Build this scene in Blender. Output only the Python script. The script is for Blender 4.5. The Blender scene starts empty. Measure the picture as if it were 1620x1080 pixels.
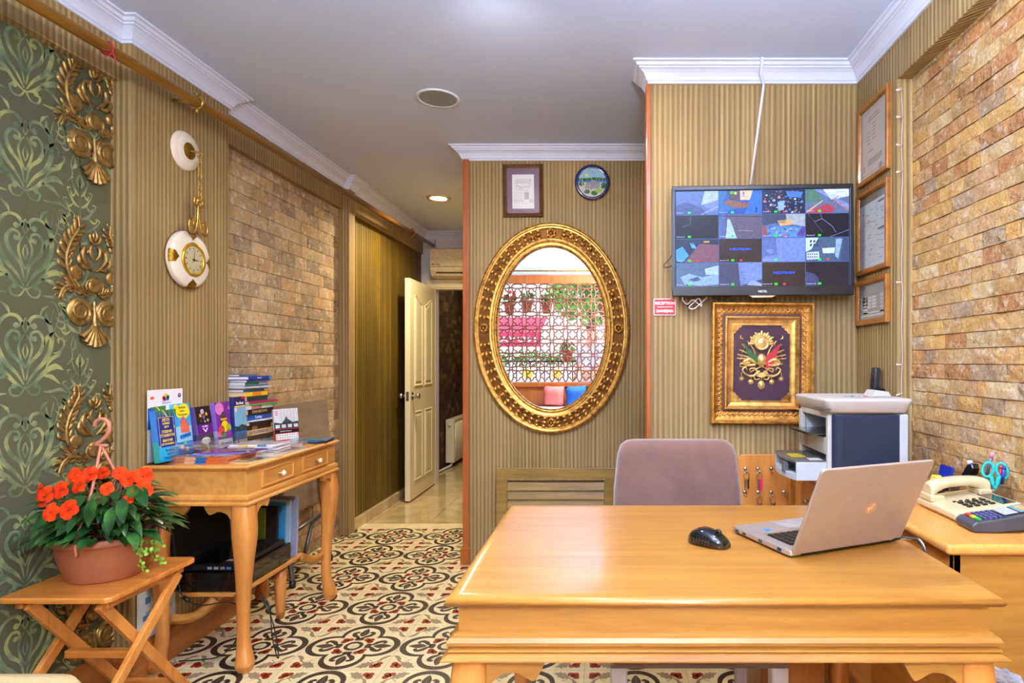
import bpy, bmesh, math, random
from mathutils import Vector, Matrix
PI = math.pi
S = bpy.context.scene
COL = S.collection
R = random.Random(7)

# ---------------------------------------------------------------- camera, sky, exposure
F, CX, CY, EYE = 937.0, 962.0, 572.0, 1.22      # focal length in pixels, vanishing point, eye height
cd = bpy.data.cameras.new('camera'); cam = bpy.data.objects.new('camera', cd); COL.objects.link(cam)
cam.location = (0, 0, EYE); cam.rotation_euler = (PI/2, 0, 0)
cd.sensor_width = 36; cd.lens = F/1620*36
cd.shift_x = -(CX-810)/1620; cd.shift_y = (CY-540)/1620
cd.clip_start = 0.02
S.camera = cam
S.view_settings.view_transform = 'Standard'; S.view_settings.look = 'None'
S.view_settings.gamma = 1; S.view_settings.use_curve_mapping = False
S.view_settings.exposure = 1.4
w = bpy.data.worlds.new('sky'); S.world = w; w.use_nodes = True
bgn = w.node_tree.nodes['Background']; bgn.inputs[0].default_value = (0.80, 0.89, 1.0, 1); bgn.inputs[1].default_value = 1.5
S.cycles.max_bounces = 10; S.cycles.diffuse_bounces = 5; S.cycles.glossy_bounces = 5; S.cycles.transparent_max_bounces = 16
S.cycles.caustics_reflective = False; S.cycles.caustics_refractive = False; S.cycles.sample_clamp_indirect = 6
S.cycles.use_denoising = True
# daylight portal in the window behind the camera
pl = bpy.data.lights.new('window_portal', 'AREA'); pl.shape = 'RECTANGLE'; pl.size = 2.6; pl.size_y = 1.5
pl.cycles.is_portal = True
po = bpy.data.objects.new('window_portal', pl); COL.objects.link(po); po.location = (-0.31, -1.62, 1.48); po.rotation_euler = (PI/2, 0, 0)

# ---------------------------------------------------------------- room measures
ZC = 2.51                                # ceiling
XL_P, XL_H, XL_B = -1.82, -1.86, -1.90   # left wall: pilaster face, header face, recessed panel
P1a, P1b, P2a, P2b = 2.262, 2.842, 4.16, 4.26
XR_P, XR_B = 1.092, 1.14                 # right wall: wallpaper face, stone face
YA, YB, YH, YW = 3.58, 2.59, 5.9, -1.5   # mirror wall, reception wall, hall end wall, window wall
HZ = 2.29                                # underside of the headers
def Wp(px, py, Z): return Vector(((px-CX)*Z/F, Z, EYE-(py-CY)*Z/F))
def depth(px, X): return X*F/(px-CX)

# ---------------------------------------------------------------- helpers
def lin(c):
    return tuple((x/255/12.92 if x/255 <= .04045 else ((x/255+.055)/1.055)**2.4) for x in c[:3])
def fr(o, u, v, n=None):
    o, u, v = Vector(o), Vector(u).normalized(), Vector(v).normalized()
    n = Vector(n).normalized() if n is not None else u.cross(v)
    f = lambda a, b, h=0: o+u*a+v*b+n*h
    f.o, f.u, f.v, f.n = o, u, v, n
    return f
def spl(pts, n=6, closed=False):
    P = [Vector(p) for p in pts]; out = []; N = len(P)
    rng = range(N if closed else N-1)
    for i in rng:
        if closed: a, b, c, d = P[i-1], P[i], P[(i+1) % N], P[(i+2) % N]
        else: a, b, c, d = P[max(i-1, 0)], P[i], P[i+1], P[min(i+2, N-1)]
        for k in range(n):
            t = k/n
            out.append(.5*((2*b)+(c-a)*t+(2*a-5*b+4*c-d)*t*t+(3*b-a-3*c+d)*t**3))
    if not closed: out.append(P[-1])
    return out
def spiral(cx, cy, r0, r1, a0, turns, n=14):
    m = int(abs(turns)*n)+1
    return [(cx+(r0+(r1-r0)*i/m)*math.cos(a0+2*PI*turns*i/m), cy+(r0+(r1-r0)*i/m)*math.sin(a0+2*PI*turns*i/m)) for i in range(m+1)]
def circ(r, n=24, cx=0, cy=0, ry=None):
    ry = r if ry is None else ry
    return [(cx+r*math.cos(2*PI*i/n), cy+ry*math.sin(2*PI*i/n)) for i in range(n)]
def rrect(w, h, r, n=4, cx=0, cy=0):
    out = []
    for (sx, sy, a) in ((1, 1, 0), (-1, 1, PI/2), (-1, -1, PI), (1, -1, 3*PI/2)):
        for i in range(n+1):
            t = a+PI/2*i/n
            out.append((cx+sx*(w/2-r)+r*math.cos(t), cy+sy*(h/2-r)+r*math.sin(t)))
    return out
XY = fr((0, 0, 0), (1, 0, 0), (0, 1, 0))

class MB:
    def __init__(s): s.V = []; s.Fc = []; s.M = []; s.C = []; s.Sm = []
    def add(s, vs, fs, m=0, c=None, sm=False):
        b = len(s.V); s.V += [Vector(v) for v in vs]
        cl = lin(c) if c else (1, 1, 1)
        for f in fs: s.Fc.append([b+i for i in f]); s.M.append(m); s.C.append(cl); s.Sm.append(sm)
        return s
    def box(s, x0, x1, y0, y1, z0, z1, m=0, c=None, T=None):
        vs = [Vector((x, y, z)) for z in (z0, z1) for y in (y0, y1) for x in (x0, x1)]
        if T is not None: vs = [T @ v for v in vs]
        return s.add(vs, [(0, 2, 3, 1), (4, 5, 7, 6), (0, 1, 5, 4), (2, 6, 7, 3), (0, 4, 6, 2), (1, 3, 7, 5)], m, c)
    def fbox(s, f, a0, a1, b0, b1, h0, h1, m=0, c=None):
        vs = [f(a, b, h) for h in (h0, h1) for b in (b0, b1) for a in (a0, a1)]
        return s.add(vs, [(0, 2, 3, 1), (4, 5, 7, 6), (0, 1, 5, 4), (2, 6, 7, 3), (0, 4, 6, 2), (1, 3, 7, 5)], m, c)
    def poly(s, pts, f=XY, h=0, m=0, c=None):
        return s.add([f(p[0], p[1], h) for p in pts], [tuple(range(len(pts)))], m, c)
    def rect(s, f, a0, a1, b0, b1, h=0, m=0, c=None):
        return s.poly([(a0, b0), (a1, b0), (a1, b1), (a0, b1)], f, h, m, c)
    def prism(s, pts, f=XY, h0=0, h1=.01, m=0, c=None, sm=False):
        n = len(pts); vs = [f(p[0], p[1], h0) for p in pts]+[f(p[0], p[1], h1) for p in pts]
        s.add(vs, [tuple(range(n))[::-1], tuple(range(n, 2*n))], m, c)
        return s.add(vs, [(i, (i+1) % n, n+(i+1) % n, n+i) for i in range(n)], m, c, sm)
    def loft(s, rings, m=0, c=None, sm=True, closed=True, caps=True):
        n = len(rings[0]); vs = [v for r in rings for v in r]; fs = []
        for k in range(len(rings)-1):
            for i in range(n if closed else n-1):
                fs.append((k*n+i, k*n+(i+1) % n, (k+1)*n+(i+1) % n, (k+1)*n+i))
        s.add(vs, fs, m, c, sm)
        if caps and closed:
            s.add(rings[0], [tuple(range(n))[::-1]], m, c); s.add(rings[-1], [tuple(range(n))], m, c)
        return s
    def tube(s, pts, r, n=8, m=0, c=None, caps=True, closed=False, flat=1.0):
        P = [Vector(p) for p in pts]; N = len(P); rings = []
        rad = r if isinstance(r, (list, tuple)) else [r]*N
        up = None
        for i in range(N):
            if closed: t = (P[(i+1) % N]-P[i-1])
            else: t = P[min(i+1, N-1)]-P[max(i-1, 0)]
            if t.length < 1e-9: t = Vector((0, 0, 1))
            t.normalize()
            if up is None:
                up = Vector((0, 0, 1)) if abs(t.z) < .9 else Vector((1, 0, 0))
            a = t.cross(up)
            if a.length < 1e-6: a = t.orthogonal()
            a.normalize(); b = a.cross(t); up = b
            rings.append([P[i]+a*rad[i]*math.cos(2*PI*k/n)+b*rad[i]*flat*math.sin(2*PI*k/n) for k in range(n)])
        if closed: rings.append(rings[0])
        return s.loft(rings, m, c, True, True, caps and not closed)
    def lathe(s, prof, f=None, n=24, m=0, c=None, sm=True, sx=1, sy=1, caps=False):
        f = f or XY
        rings = [[f(r*sx*math.cos(2*PI*k/n), r*sy*math.sin(2*PI*k/n), z) for k in range(n)] for r, z in prof]
        return s.loft(rings, m, c, sm, True, caps)
    def ball(s, ctr, r, n=10, m=0, c=None, sc=(1, 1, 1)):
        ctr = Vector(ctr); k = max(4, n//2)
        rings = []
        for i in range(k+1):
            t = -PI/2+PI*i/k; q = max(math.cos(t), .02)
            rings.append([ctr+Vector((r*sc[0]*q*math.cos(2*PI*j/n), r*sc[1]*q*math.sin(2*PI*j/n), r*sc[2]*math.sin(t))) for j in range(n)])
        return s.loft(rings, m, c, True)
    def ribbon(s, pts, wd, f=XY, h=0, m=0, c=None):
        L, Rr = strip(pts, wd); n = len(L)
        return s.add([f(p[0], p[1], h) for p in L]+[f(p[0], p[1], h) for p in Rr], [(i, i+1, n+i+1, n+i) for i in range(n-1)], m, c)
    def dome(s, pts, wd, f=XY, h=0, k=.6, m=0, c=None, groove=0):
        L, Rr = strip(pts, wd); n = len(L); rows = []
        prof = [(0, 0), (.12, .6), (.32, .92), (.5, 1-groove), (.68, .92), (.88, .6), (1, 0)]
        for i in range(n):
            wdt = math.hypot(L[i][0]-Rr[i][0], L[i][1]-Rr[i][1])
            rows.append([f(L[i][0]+(Rr[i][0]-L[i][0])*t, L[i][1]+(Rr[i][1]-L[i][1])*t, h+wdt*k*q) for t, q in prof])
        return s.loft(rows, m, c, True, False)
    def sweep(s, path, prof, closed=False, m=0, c=None, sm=False, side=1):
        """sweep (out, z) profile along an XY path with mitred corners; out points to the left of travel times side"""
        N = len(path); P = [Vector((p[0], p[1])) for p in path]; rings = []
        for i in range(N):
            if closed or 0 < i < N-1:
                d0 = (P[i]-P[i-1]).normalized(); d1 = (P[(i+1) % N]-P[i]).normalized()
            elif i == 0: d0 = d1 = (P[1]-P[0]).normalized()
            else: d0 = d1 = (P[-1]-P[-2]).normalized()
            n0 = Vector((-d0.y, d0.x))*side; n1 = Vector((-d1.y, d1.x))*side
            mi = (n0+n1); k = mi.dot(n0); mi = mi/k if abs(k) > 1e-6 else n0
            rings.append([Vector((P[i].x+mi.x*o, P[i].y+mi.y*o, z)) for o, z in prof])
        if closed: rings.append(rings[0])
        return s.loft(rings, m, c, sm, False)
    def mesh(s, name, mats, recalc=True, T=None):
        me = bpy.data.meshes.new(name)
        vs = s.V if T is None else [T @ v for v in s.V]
        me.from_pydata([tuple(v) for v in vs], [], s.Fc)
        mats = mats if isinstance(mats, (list, tuple)) else [mats]
        for m in mats: me.materials.append(m)
        me.polygons.foreach_set('material_index', s.M); me.polygons.foreach_set('use_smooth', s.Sm)
        at = me.color_attributes.new('Col', 'FLOAT_COLOR', 'CORNER'); d = []
        for p, cl in zip(me.polygons, s.C): d += [cl[0], cl[1], cl[2], 1.0]*p.loop_total
        at.data.foreach_set('color', d)
        if recalc:
            b = bmesh.new(); b.from_mesh(me); bmesh.ops.remove_doubles(b, verts=b.verts, dist=1e-6)
            bmesh.ops.recalc_face_normals(b, faces=b.faces); b.to_mesh(me); b.free()
        me.update(); return me
    def build(s, name, mats, parent=None, bevel=0, recalc=True, seg=2, T=None, sub=0, label=None):
        o = bpy.data.objects.new(name, s.mesh(name, mats, recalc, T)); COL.objects.link(o)
        if parent: o.parent = parent
        if bevel:
            b = o.modifiers.new('bevel', 'BEVEL'); b.width = bevel; b.segments = seg; b.limit_method = 'ANGLE'; b.angle_limit = .7
        if sub:
            b = o.modifiers.new('sub', 'SUBSURF'); b.levels = sub; b.render_levels = sub
        if label: o['label'] = label
        return o
def strip(pts, wd):
    P = [Vector((p[0], p[1])) for p in pts]; n = len(P)
    if callable(wd): W_ = [wd(i/(n-1)) for i in range(n)]
    elif isinstance(wd, (list, tuple)):
        W_ = []
        for i in range(n):
            t = i/(n-1)*(len(wd)-1); k = min(int(t), len(wd)-2); W_.append(wd[k]+(wd[k+1]-wd[k])*(t-k))
    else: W_ = [wd]*n
    L, Q = [], []
    for i in range(n):
        t = P[min(i+1, n-1)]-P[max(i-1, 0)]
        t = t.normalized() if t.length > 1e-9 else Vector((1, 0))
        a = Vector((-t.y, t.x))*W_[i]/2
        L.append(P[i]+a); Q.append(P[i]-a)
    return L, Q

def tag(o, label, cat, group=None):
    o['label'] = label; o['category'] = cat
    if group: o['group'] = group
    return o
def thing(name, label, cat, loc=(0, 0, 0), rz=0, group=None, rot=None):
    o = bpy.data.objects.new(name, None); COL.objects.link(o); o.empty_display_size = .05
    o.location = loc; o.rotation_euler = rot if rot else (0, 0, rz)
    return tag(o, label, cat, group)
def struct(o, extra=None):
    o['kind'] = 'structure'; return o
def dup(root, loc=None, rz=None, label=None):
    c = root.copy(); COL.objects.link(c)
    if loc is not None: c.location = loc
    if rz is not None: c.rotation_euler = (0, 0, rz)
    if label: c['label'] = label
    for ch in list(root.children):
        k = ch.copy(); COL.objects.link(k); k.parent = c
        for g in list(ch.children):
            q = g.copy(); COL.objects.link(q); q.parent = k
    return c
def text(mb, s, f, a, b, size, h=.0004, m=0, c=None, align='CENTER', bold=0.0, sx=1.0, depth=0, spacing=1.0):
    cu = bpy.data.curves.new('t', 'FONT'); cu.body = s; cu.size = size; cu.align_x = align; cu.align_y = 'CENTER'
    cu.resolution_u = 3; cu.offset = bold*size; cu.space_character = spacing
    ob = bpy.data.objects.new('t', cu); COL.objects.link(ob)
    dg = bpy.context.evaluated_depsgraph_get(); me = bpy.data.meshes.new_from_object(ob.evaluated_get(dg))
    vs = [f(a+v.co.x*sx, b+v.co.y, h) for v in me.vertices]
    mb.add(vs, [tuple(p.vertices) for p in me.polygons], m, c)
    bpy.data.objects.remove(ob); bpy.data.curves.remove(cu); bpy.data.meshes.remove(me)

# ---------------------------------------------------------------- materials
class G:
    def __init__(s, name):
        s.m = bpy.data.materials.new(name); s.m.use_nodes = True; s.t = s.m.node_tree
        s.b = s.t.nodes['Principled BSDF']; s.o = s.t.nodes['Material Output']
    def n(s, typ, ins=None, **pr):
        x = s.t.nodes.new('ShaderNode'+typ)
        for k, v in pr.items(): setattr(x, k, v)
        for k, v in (ins or {}).items(): s.set(x.inputs[k], v)
        return x
    def set(s, sock, v):
        if isinstance(v, bpy.types.NodeSocket): s.t.links.new(v, sock)
        elif isinstance(v, bpy.types.Node): s.t.links.new(v.outputs[0], sock)
        else:
            if isinstance(v, (tuple, list)) and len(v) == 3 and sock.type == 'RGBA': v = (*v, 1)
            sock.default_value = v
    def math(s, op, a, b=0.0, c=0.0):
        x = s.n('Math', operation=op); s.set(x.inputs[0], a); s.set(x.inputs[1], b); s.set(x.inputs[2], c); return x.outputs[0]
    def mix(s, f, a, b, blend='MIX'):
        x = s.n('Mix', data_type='RGBA', blend_type=blend)
        s.set(x.inputs[0], f); s.set(x.inputs[6], a); s.set(x.inputs[7], b); return x.outputs[2]
    def ramp(s, f, stops):
        x = s.n('ValToRGB'); s.set(x.inputs[0], f); e = x.color_ramp.elements
        while len(e) < len(stops): e.new(.5)
        for i, (p, c) in enumerate(stops): e[i].position = p; e[i].color = (*c, 1)
        return x.outputs[0]
    def obj(s): return s.n('TexCoord').outputs['Object']
    def map(s, v, sc=(1, 1, 1), rot=(0, 0, 0)):
        return s.n('Mapping', {'Vector': v, 'Scale': sc, 'Rotation': rot}).outputs[0]
    def noise(s, v, sc=5, det=3, ro=.5, dist=0):
        return s.n('TexNoise', {'Vector': v, 'Scale': sc, 'Detail': det, 'Roughness': ro, 'Distortion': dist}).outputs[0]
    def bump(s, hgt, st=.5, d=.005):
        x = s.n('Bump', {'Strength': st, 'Distance': d, 'Height': hgt}); s.t.links.new(x.outputs[0], s.b.inputs['Normal'])
    def p(s, **k):
        for a, v in k.items(): s.set(s.b.inputs[{'col': 'Base Color', 'rough': 'Roughness', 'metal': 'Metallic', 'coat': 'Coat Weight', 'coatr': 'Coat Roughness', 'sheen': 'Sheen Weight', 'trans': 'Transmission Weight', 'spec': 'Specular IOR Level', 'alpha': 'Alpha', 'ior': 'IOR', 'ecol': 'Emission Color', 'estr': 'Emission Strength'}[a]], v)
        return s
_m = {}
def pm(name, c, rough=.5, metal=0, var=.12, sc=40, bump=0, bd=.002, **k):
    """plain procedural material: base colour broken by a little noise"""
    if name in _m: return _m[name]
    g = G(name); c = lin(c); o = g.obj(); n = g.noise(o, sc, 4)
    g.p(col=g.ramp(n, [(.3, tuple(x*(1-var) for x in c)), (.7, tuple(min(1, x*(1+var)) for x in c))]), rough=rough, metal=metal, **k)
    if bump: g.bump(g.noise(o, sc*4, 3), bump, bd)
    _m[name] = g.m; return g.m
def wood(name, c1, c2, axis='x', sc=1.0, rough=.36, coat=.22, knots=0):
    if name in _m: return _m[name]
    g = G(name); o = g.obj()
    st = {'x': (1.2, 14, 14), 'y': (14, 1.2, 14), 'z': (14, 14, 1.2)}[axis]
    v = g.map(o, tuple(q*sc for q in st))
    n1 = g.noise(v, 1.6, 4, .55, .8); n2 = g.noise(g.map(o, tuple(q*sc*6 for q in st)), 2.5, 3, .6)
    k = g.math('ADD', g.math('MULTIPLY', n1, .75), g.math('MULTIPLY', n2, .25))
    g.p(col=g.ramp(k, [(.32, lin(c1)), (.5, lin([(a*.4+b*.6) for a, b in zip(c1, c2)])), (.66, lin(c2))]), rough=rough, coat=coat, coatr=.12)
    g.bump(n2, .08, .001)
    _m[name] = g.m; return g.m
def printed(name='printed', rough=.4, coat=0.0, nz=.12):
    """ink on paper: flat colours carried by the mesh"""
    if name in _m: return _m[name]
    g = G(name); a = g.n('Attribute', attribute_name='Col').outputs['Color']
    n = g.noise(g.obj(), 60, 4)
    g.p(col=g.mix(nz, a, g.ramp(n, [(.3, (.1, .1, .1)), (.7, (.9, .9, .9))]), 'OVERLAY'), rough=rough, coat=coat)
    _m[name] = g.m; return g.m
PRINT = printed()
GLOSSP = printed('glossy_print', .15, .6)
def screen_mat(name, st):
    g = G(name); a = g.n('Attribute', attribute_name='Col').outputs['Color']
    n = g.noise(g.obj(), 70, 5, .7)
    c = g.mix(.35, a, g.ramp(n, [(.25, (.05, .05, .05)), (.75, (.95, .95, .95))]), 'OVERLAY')
    g.p(col=(.01, .01, .012), rough=.2, spec=.15, ecol=c, estr=st); return g.m
def paper_stripes(name, cs, per=.0225, ka=.26):
    g = G(name); o = g.obj()
    s = g.n('SeparateXYZ', {0: o})
    u = g.math('ADD', s.outputs[0], s.outputs[1])
    wob = g.math('MULTIPLY', g.math('SUBTRACT', g.noise(g.map(o, (6, 6, .5)), 1, 2), .5), .03)
    u2 = g.math('ADD', u, wob)
    uv = g.n('CombineXYZ', {0: u2}).outputs[0]
    amp = g.noise(g.map(uv, (9, 1, 1)), 1, 2)
    a = g.math('ADD', g.math('MULTIPLY', g.math('SINE', g.math('MULTIPLY', u2, 2*PI/per)), .5), .5)
    a = g.math('MULTIPLY', a, g.math('MULTIPLY', amp, 1.5))
    b = g.noise(g.map(uv, (62, 1, 1)), 1, 3, .7)
    fine = g.noise(g.map(o, (520, 520, 200)), 1, 2)
    blot = g.noise(g.map(o, (3, 3, 1.4)), 1, 3)
    k = g.math('ADD', g.math('MULTIPLY', a, ka), g.math('MULTIPLY', b, .62))
    k = g.math('ADD', k, g.math('MULTIPLY', g.math('SUBTRACT', fine, .5), .2))
    k = g.math('ADD', k, g.math('MULTIPLY', g.math('SUBTRACT', blot, .5), .3))
    g.p(col=g.ramp(k, [(q_, lin(c_)) for q_, c_ in zip((.2, .42, .6, .85), cs)]), rough=.6, spec=.4)
    g.bump(g.math('ADD', g.math('MULTIPLY', a, .5), g.math('MULTIPLY', b, .7)), .5, .006)
    return g.m
M_STRIPE = paper_stripes('ribbed_wallpaper', [(106, 83, 47), (149, 121, 76), (180, 150, 98), (230, 202, 144)])
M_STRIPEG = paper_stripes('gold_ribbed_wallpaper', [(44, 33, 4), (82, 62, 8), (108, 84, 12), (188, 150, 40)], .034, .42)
def stone(name, bst=.9, bd=.012, tones=((92, 60, 32), (190, 148, 90), (244, 220, 180)), vein=True):
    g = G(name); o = g.obj(); a = g.n('Attribute', attribute_name='Col').outputs['Color']
    n1 = g.noise(o, 22, 6, .65, .6); n2 = g.noise(o, 90, 5, .7); n3 = g.noise(o, 9, 3, .6, 1.0)
    c = g.mix(g.math('MULTIPLY', n1, .95), a, g.ramp(n2, [(.25, lin(tones[0])), (.5, lin(tones[1])), (.8, lin(tones[2]))]), 'MIX')
    c = g.mix(.55, c, g.ramp(n3, [(.25, (.25, .22, .18)), (.5, (.5, .5, .5)), (.75, (.72, .70, .66))]), 'OVERLAY')
    pit = g.ramp(g.noise(o, 40, 3, .7), [(.27, (.35, .3, .26)), (.36, (1, 1, 1))])
    c = g.mix(.6, c, pit, 'MULTIPLY')
    if vein:
        c = g.mix(g.ramp(g.noise(o, 26, 6, .75, .2), [(.54, (0, 0, 0)), (.66, (.7, .7, .7))]), c, (*lin((228, 216, 196)), 1))
        c = g.mix(g.ramp(g.noise(g.map(o, (1, 1, 1), (1, 0, 2)), 20, 6, .75, .2), [(.54, (0, 0, 0)), (.66, (.6, .6, .6))]), c, (*lin((214, 158, 66)), 1))
        c = g.mix(g.ramp(g.noise(g.map(o, (1, 1, 1), (2, 1, 0)), 24, 6, .8, .3), [(.60, (0, 0, 0)), (.68, (.75, .75, .75))]), c, (*lin((96, 66, 48)), 1))
    g.p(col=c, rough=.75, spec=.3)
    g.bump(g.math('ADD', n1, g.math('MULTIPLY', n2, .5)), bst, bd)
    return g.m
def gold(name, c=(206, 150, 62), rough=.34, dark=(120, 72, 22), sc=30, bump=.15, metal=.8):
    if name in _m: return _m[name]
    g = G(name); o = g.obj(); n = g.noise(o, sc, 4, .6)
    g.p(col=g.ramp(n, [(.28, lin(dark)), (.5, lin(c)), (.75, lin([min(255, x*1.16) for x in c]))]), rough=rough, metal=metal)
    g.bump(g.noise(o, sc*5, 3), bump, .001)
    _m[name] = g.m; return g.m
M_GOLD = gold('gilded_gold', (204, 152, 74), .32, (120, 78, 28), 40); M_GOLDW = gold('warm_gilt', (222, 172, 92), .36, (156, 108, 46))
M_BRONZE = gold('antique_bronze', (168, 132, 74), .42, (92, 66, 30), 45, .25)
M_BRASS = gold('aged_brass', (190, 150, 70), .3, (110, 78, 30), 60)
M_OAK = wood('honey_oak', (144, 88, 28), (178, 122, 48), 'x')
M_OAKY = wood('honey_oak_long', (186, 118, 46), (218, 154, 76), 'y')
M_OAKZ = wood('honey_oak_upright', (184, 110, 42), (214, 142, 68), 'z')
M_ORANGEW = wood('orange_wood_strip', (142, 68, 16), (176, 94, 32), 'z', rough=.4)
M_SKIRT = wood('reddish_skirting_wood', (136, 74, 28), (184, 112, 50), 'y', rough=.35)
M_DARKW = wood('dark_walnut', (62, 38, 20), (104, 66, 34), 'z', rough=.35)
M_FRAMEW = wood('burr_frame_wood', (128, 74, 22), (180, 116, 42), 'z', .8, .3)
M_WHITE = pm('white_plaster', (216, 220, 240), .55, var=.03, sc=8)
M_PAPER = pm('white_paper', (236, 234, 232), .6, var=.02)
M_BLACK = pm('black_plastic', (22, 22, 24), .32, var=.1)
M_BLACKG = pm('gloss_black_plastic', (14, 14, 16), .1, var=.1, coat=.5)
M_CHROME = pm('brushed_chrome', (196, 194, 190), .22, 1, var=.05)
M_CREAM = pm('cream_paint', (226, 214, 192), .4, var=.03)
M_TERRA = pm('terracotta_plastic', (156, 88, 56), .5, var=.08, sc=20, bump=.1)
M_WCABLE = pm('white_cable', (236, 234, 236), .4, var=.02)
M_BCABLE = pm('black_cable', (24, 24, 26), .45)
M_MIRROR = pm('silvered_mirror', (244, 246, 248), 0.0, 1, var=0.0)
def glass_mat(name, tint=(1, 1, 1), gl=.06, rough=.02):
    g = G(name); n = g.noise(g.obj(), 3, 2)
    t = g.n('BsdfTransparent', {0: (*tint, 1)}); q = g.n('BsdfGlossy', {'Roughness': rough, 'Color': (1, 1, 1, 1)})
    f = g.n('Fresnel', {0: 1.45}); k = g.math('ADD', g.math('MULTIPLY', f, .45), g.math('MULTIPLY', n, gl*.2))
    mx = g.n('MixShader', {0: k}); g.t.links.new(t.outputs[0], mx.inputs[1]); g.t.links.new(q.outputs[0], mx.inputs[2])
    g.t.links.new(mx.outputs[0], g.o.inputs[0]); return g.m
M_PANE = glass_mat('clear_pane'); M_ACRYL = glass_mat('clear_acrylic', (.95, .96, .97), .1)
# ================================================================ the room shell
def bricks(name, f, U0, U1, V0, V1, bw, bh, pal, mat, seed, running=True, jit=.002, rnd=(.004, .010)):
    r = random.Random(seed); mb = MB(); v = V0; row = 0
    mb.rect(f, U0, U1, V0, V1, 0, 0, pal[0])
    while v < V1-.004:
        v1 = min(v+bh, V1); u = U0-(bw*.5 if row % 2 else 0) if running else U0-r.random()*bw
        while u < U1:
            L = bw*(1+r.uniform(-.03, .03)) if running else bw*r.choice((.6, .8, 1, 1, 1.15, 1.4))
            a0, a1 = max(u, U0), min(u+L, U1); u += L
            if a1-a0 < .008: continue
            h = r.uniform(*rnd); c = r.choice(pal); q = r.uniform(.88, 1.1); c = tuple(min(255, x*q) for x in c)
            nx, ny = max(2, int((a1-a0)/.028)), max(2, int(bh/.028)); g = .0014
            vs = []
            for j in range(ny+1):
                for i in range(nx+1):
                    e = i in (0, nx) or j in (0, ny)
                    vs.append(f(a0+g+(a1-a0-2*g)*i/nx, v+g+(v1-v-2*g)*j/ny, h*(.8 if e else 1)+r.uniform(-jit, jit)))
            n = len(vs); W1 = nx+1
            fs = [(j*W1+i, j*W1+i+1, (j+1)*W1+i+1, (j+1)*W1+i) for j in range(ny) for i in range(nx)]
            ring = [i for i in range(W1)]+[j*W1+nx for j in range(1, ny+1)]+[ny*W1+i for i in range(nx-1, -1, -1)]+[j*W1 for j in range(ny-1, 0, -1)]
            base = []
            for k in ring:
                j, i = divmod(k, W1); base.append(f(a0+g+(a1-a0-2*g)*i/nx, v+g+(v1-v-2*g)*j/ny, 0))
            m = len(ring); fs += [(ring[k], ring[(k+1) % m], n+(k+1) % m, n+k) for k in range(m)]
            mb.add(vs+base, fs, 0, c)
        v = v1; row += 1
    return struct(mb.build(name, mat, recalc=False))

LP = [(174, 146, 112), (152, 122, 90), (186, 158, 122), (130, 110, 94), (176, 136, 88), (162, 132, 104), (194, 166, 130), (114, 98, 86)]
RP = [(204, 166, 112), (210, 162, 84), (190, 150, 112), (200, 158, 100), (160, 92, 48), (156, 138, 122), (222, 198, 152), (214, 168, 92), (196, 150, 86), (178, 118, 72), (206, 174, 128)]
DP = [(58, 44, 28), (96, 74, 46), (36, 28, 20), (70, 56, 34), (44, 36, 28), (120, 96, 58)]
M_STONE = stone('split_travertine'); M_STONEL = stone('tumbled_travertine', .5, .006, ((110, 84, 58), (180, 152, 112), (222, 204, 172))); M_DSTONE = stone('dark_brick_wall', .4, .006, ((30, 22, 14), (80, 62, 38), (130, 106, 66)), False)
FL = fr((XL_B, 0, 0), (0, 1, 0), (0, 0, 1), (1, 0, 0)); FRt = fr((XR_B, 0, 0), (0, 1, 0), (0, 0, 1), (-1, 0, 0))
bricks('wall_left_stone', fr((XL_B, 0, 0), (0, 1, 0), (0, 0, 1), (1, 0, 0)), P1b, P2a, 0, HZ, .148, .0745, LP, M_STONEL, 3, True, .0012, (.006, .011))
bricks('wall_right_stone', fr((XR_B+.012, 0, 0), (0, 1, 0), (0, 0, 1), (-1, 0, 0)), -1.5, 2.234, 0, HZ, .105, .0505, RP, M_STONE, 5, False)
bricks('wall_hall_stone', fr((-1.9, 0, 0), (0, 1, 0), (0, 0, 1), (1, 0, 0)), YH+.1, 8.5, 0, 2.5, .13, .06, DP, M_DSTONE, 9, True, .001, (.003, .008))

mb = MB()                                             # ribbed left wall: backing, pilasters, headers, hall stretch
mb.box(-2.02, XL_B-.006, -1.6, YH, 0, ZC)
mb.box(XL_B-.02, XL_P, P1a, P1b, 0, ZC); mb.box(XL_B-.02, XL_P, P2a, P2b, 0, ZC)
mb.box(XL_B-.02, XL_H, -1.5, P1a+.01, HZ, ZC); mb.box(XL_B-.02, XL_H, P1b-.01, P2a+.01, HZ, ZC)
mb.box(XL_B-.02, -1.842, P2b-.01, YH, HZ, ZC)
struct(mb.build('wall_left', M_STRIPE, bevel=.004))
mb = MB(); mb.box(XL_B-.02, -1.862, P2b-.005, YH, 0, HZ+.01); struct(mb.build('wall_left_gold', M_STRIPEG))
mb = MB(); mb.box(1.16, 1.28, -1.6, YB+.15, 0, ZC); mb.box(XR_P, 1.18, 2.234, YB+.02, 0, ZC); mb.box(XR_P, 1.18, -1.5, 2.24, 2.286, ZC)
struct(mb.build('wall_right', M_STRIPE, bevel=.004))
mb = MB(); mb.box(.182, 1.28, YB, YB+.12, 0, ZC); struct(mb.build('wall_reception', M_STRIPE))
mb = MB(); mb.box(-.871, .36, YA, YA+.1, 0, ZC); mb.box(.26, .36, YB+.12, YA+.01, 0, ZC); mb.box(-.871, -.78, YA+.05, YH+.02, 0, ZC)
struct(mb.build('wall_mirror', M_STRIPE))
mb = MB(); mb.box(-1.862, -1.72, YH, YH+.12, 0, ZC); mb.box(-.92, -.8, YH, YH+.12, 0, ZC); mb.box(-1.73, -.9, YH, YH+.12, 1.95, ZC)
struct(mb.build('wall_hall', pm('hall_wall_paint', (214, 212, 216), .6, var=.03)))
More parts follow.
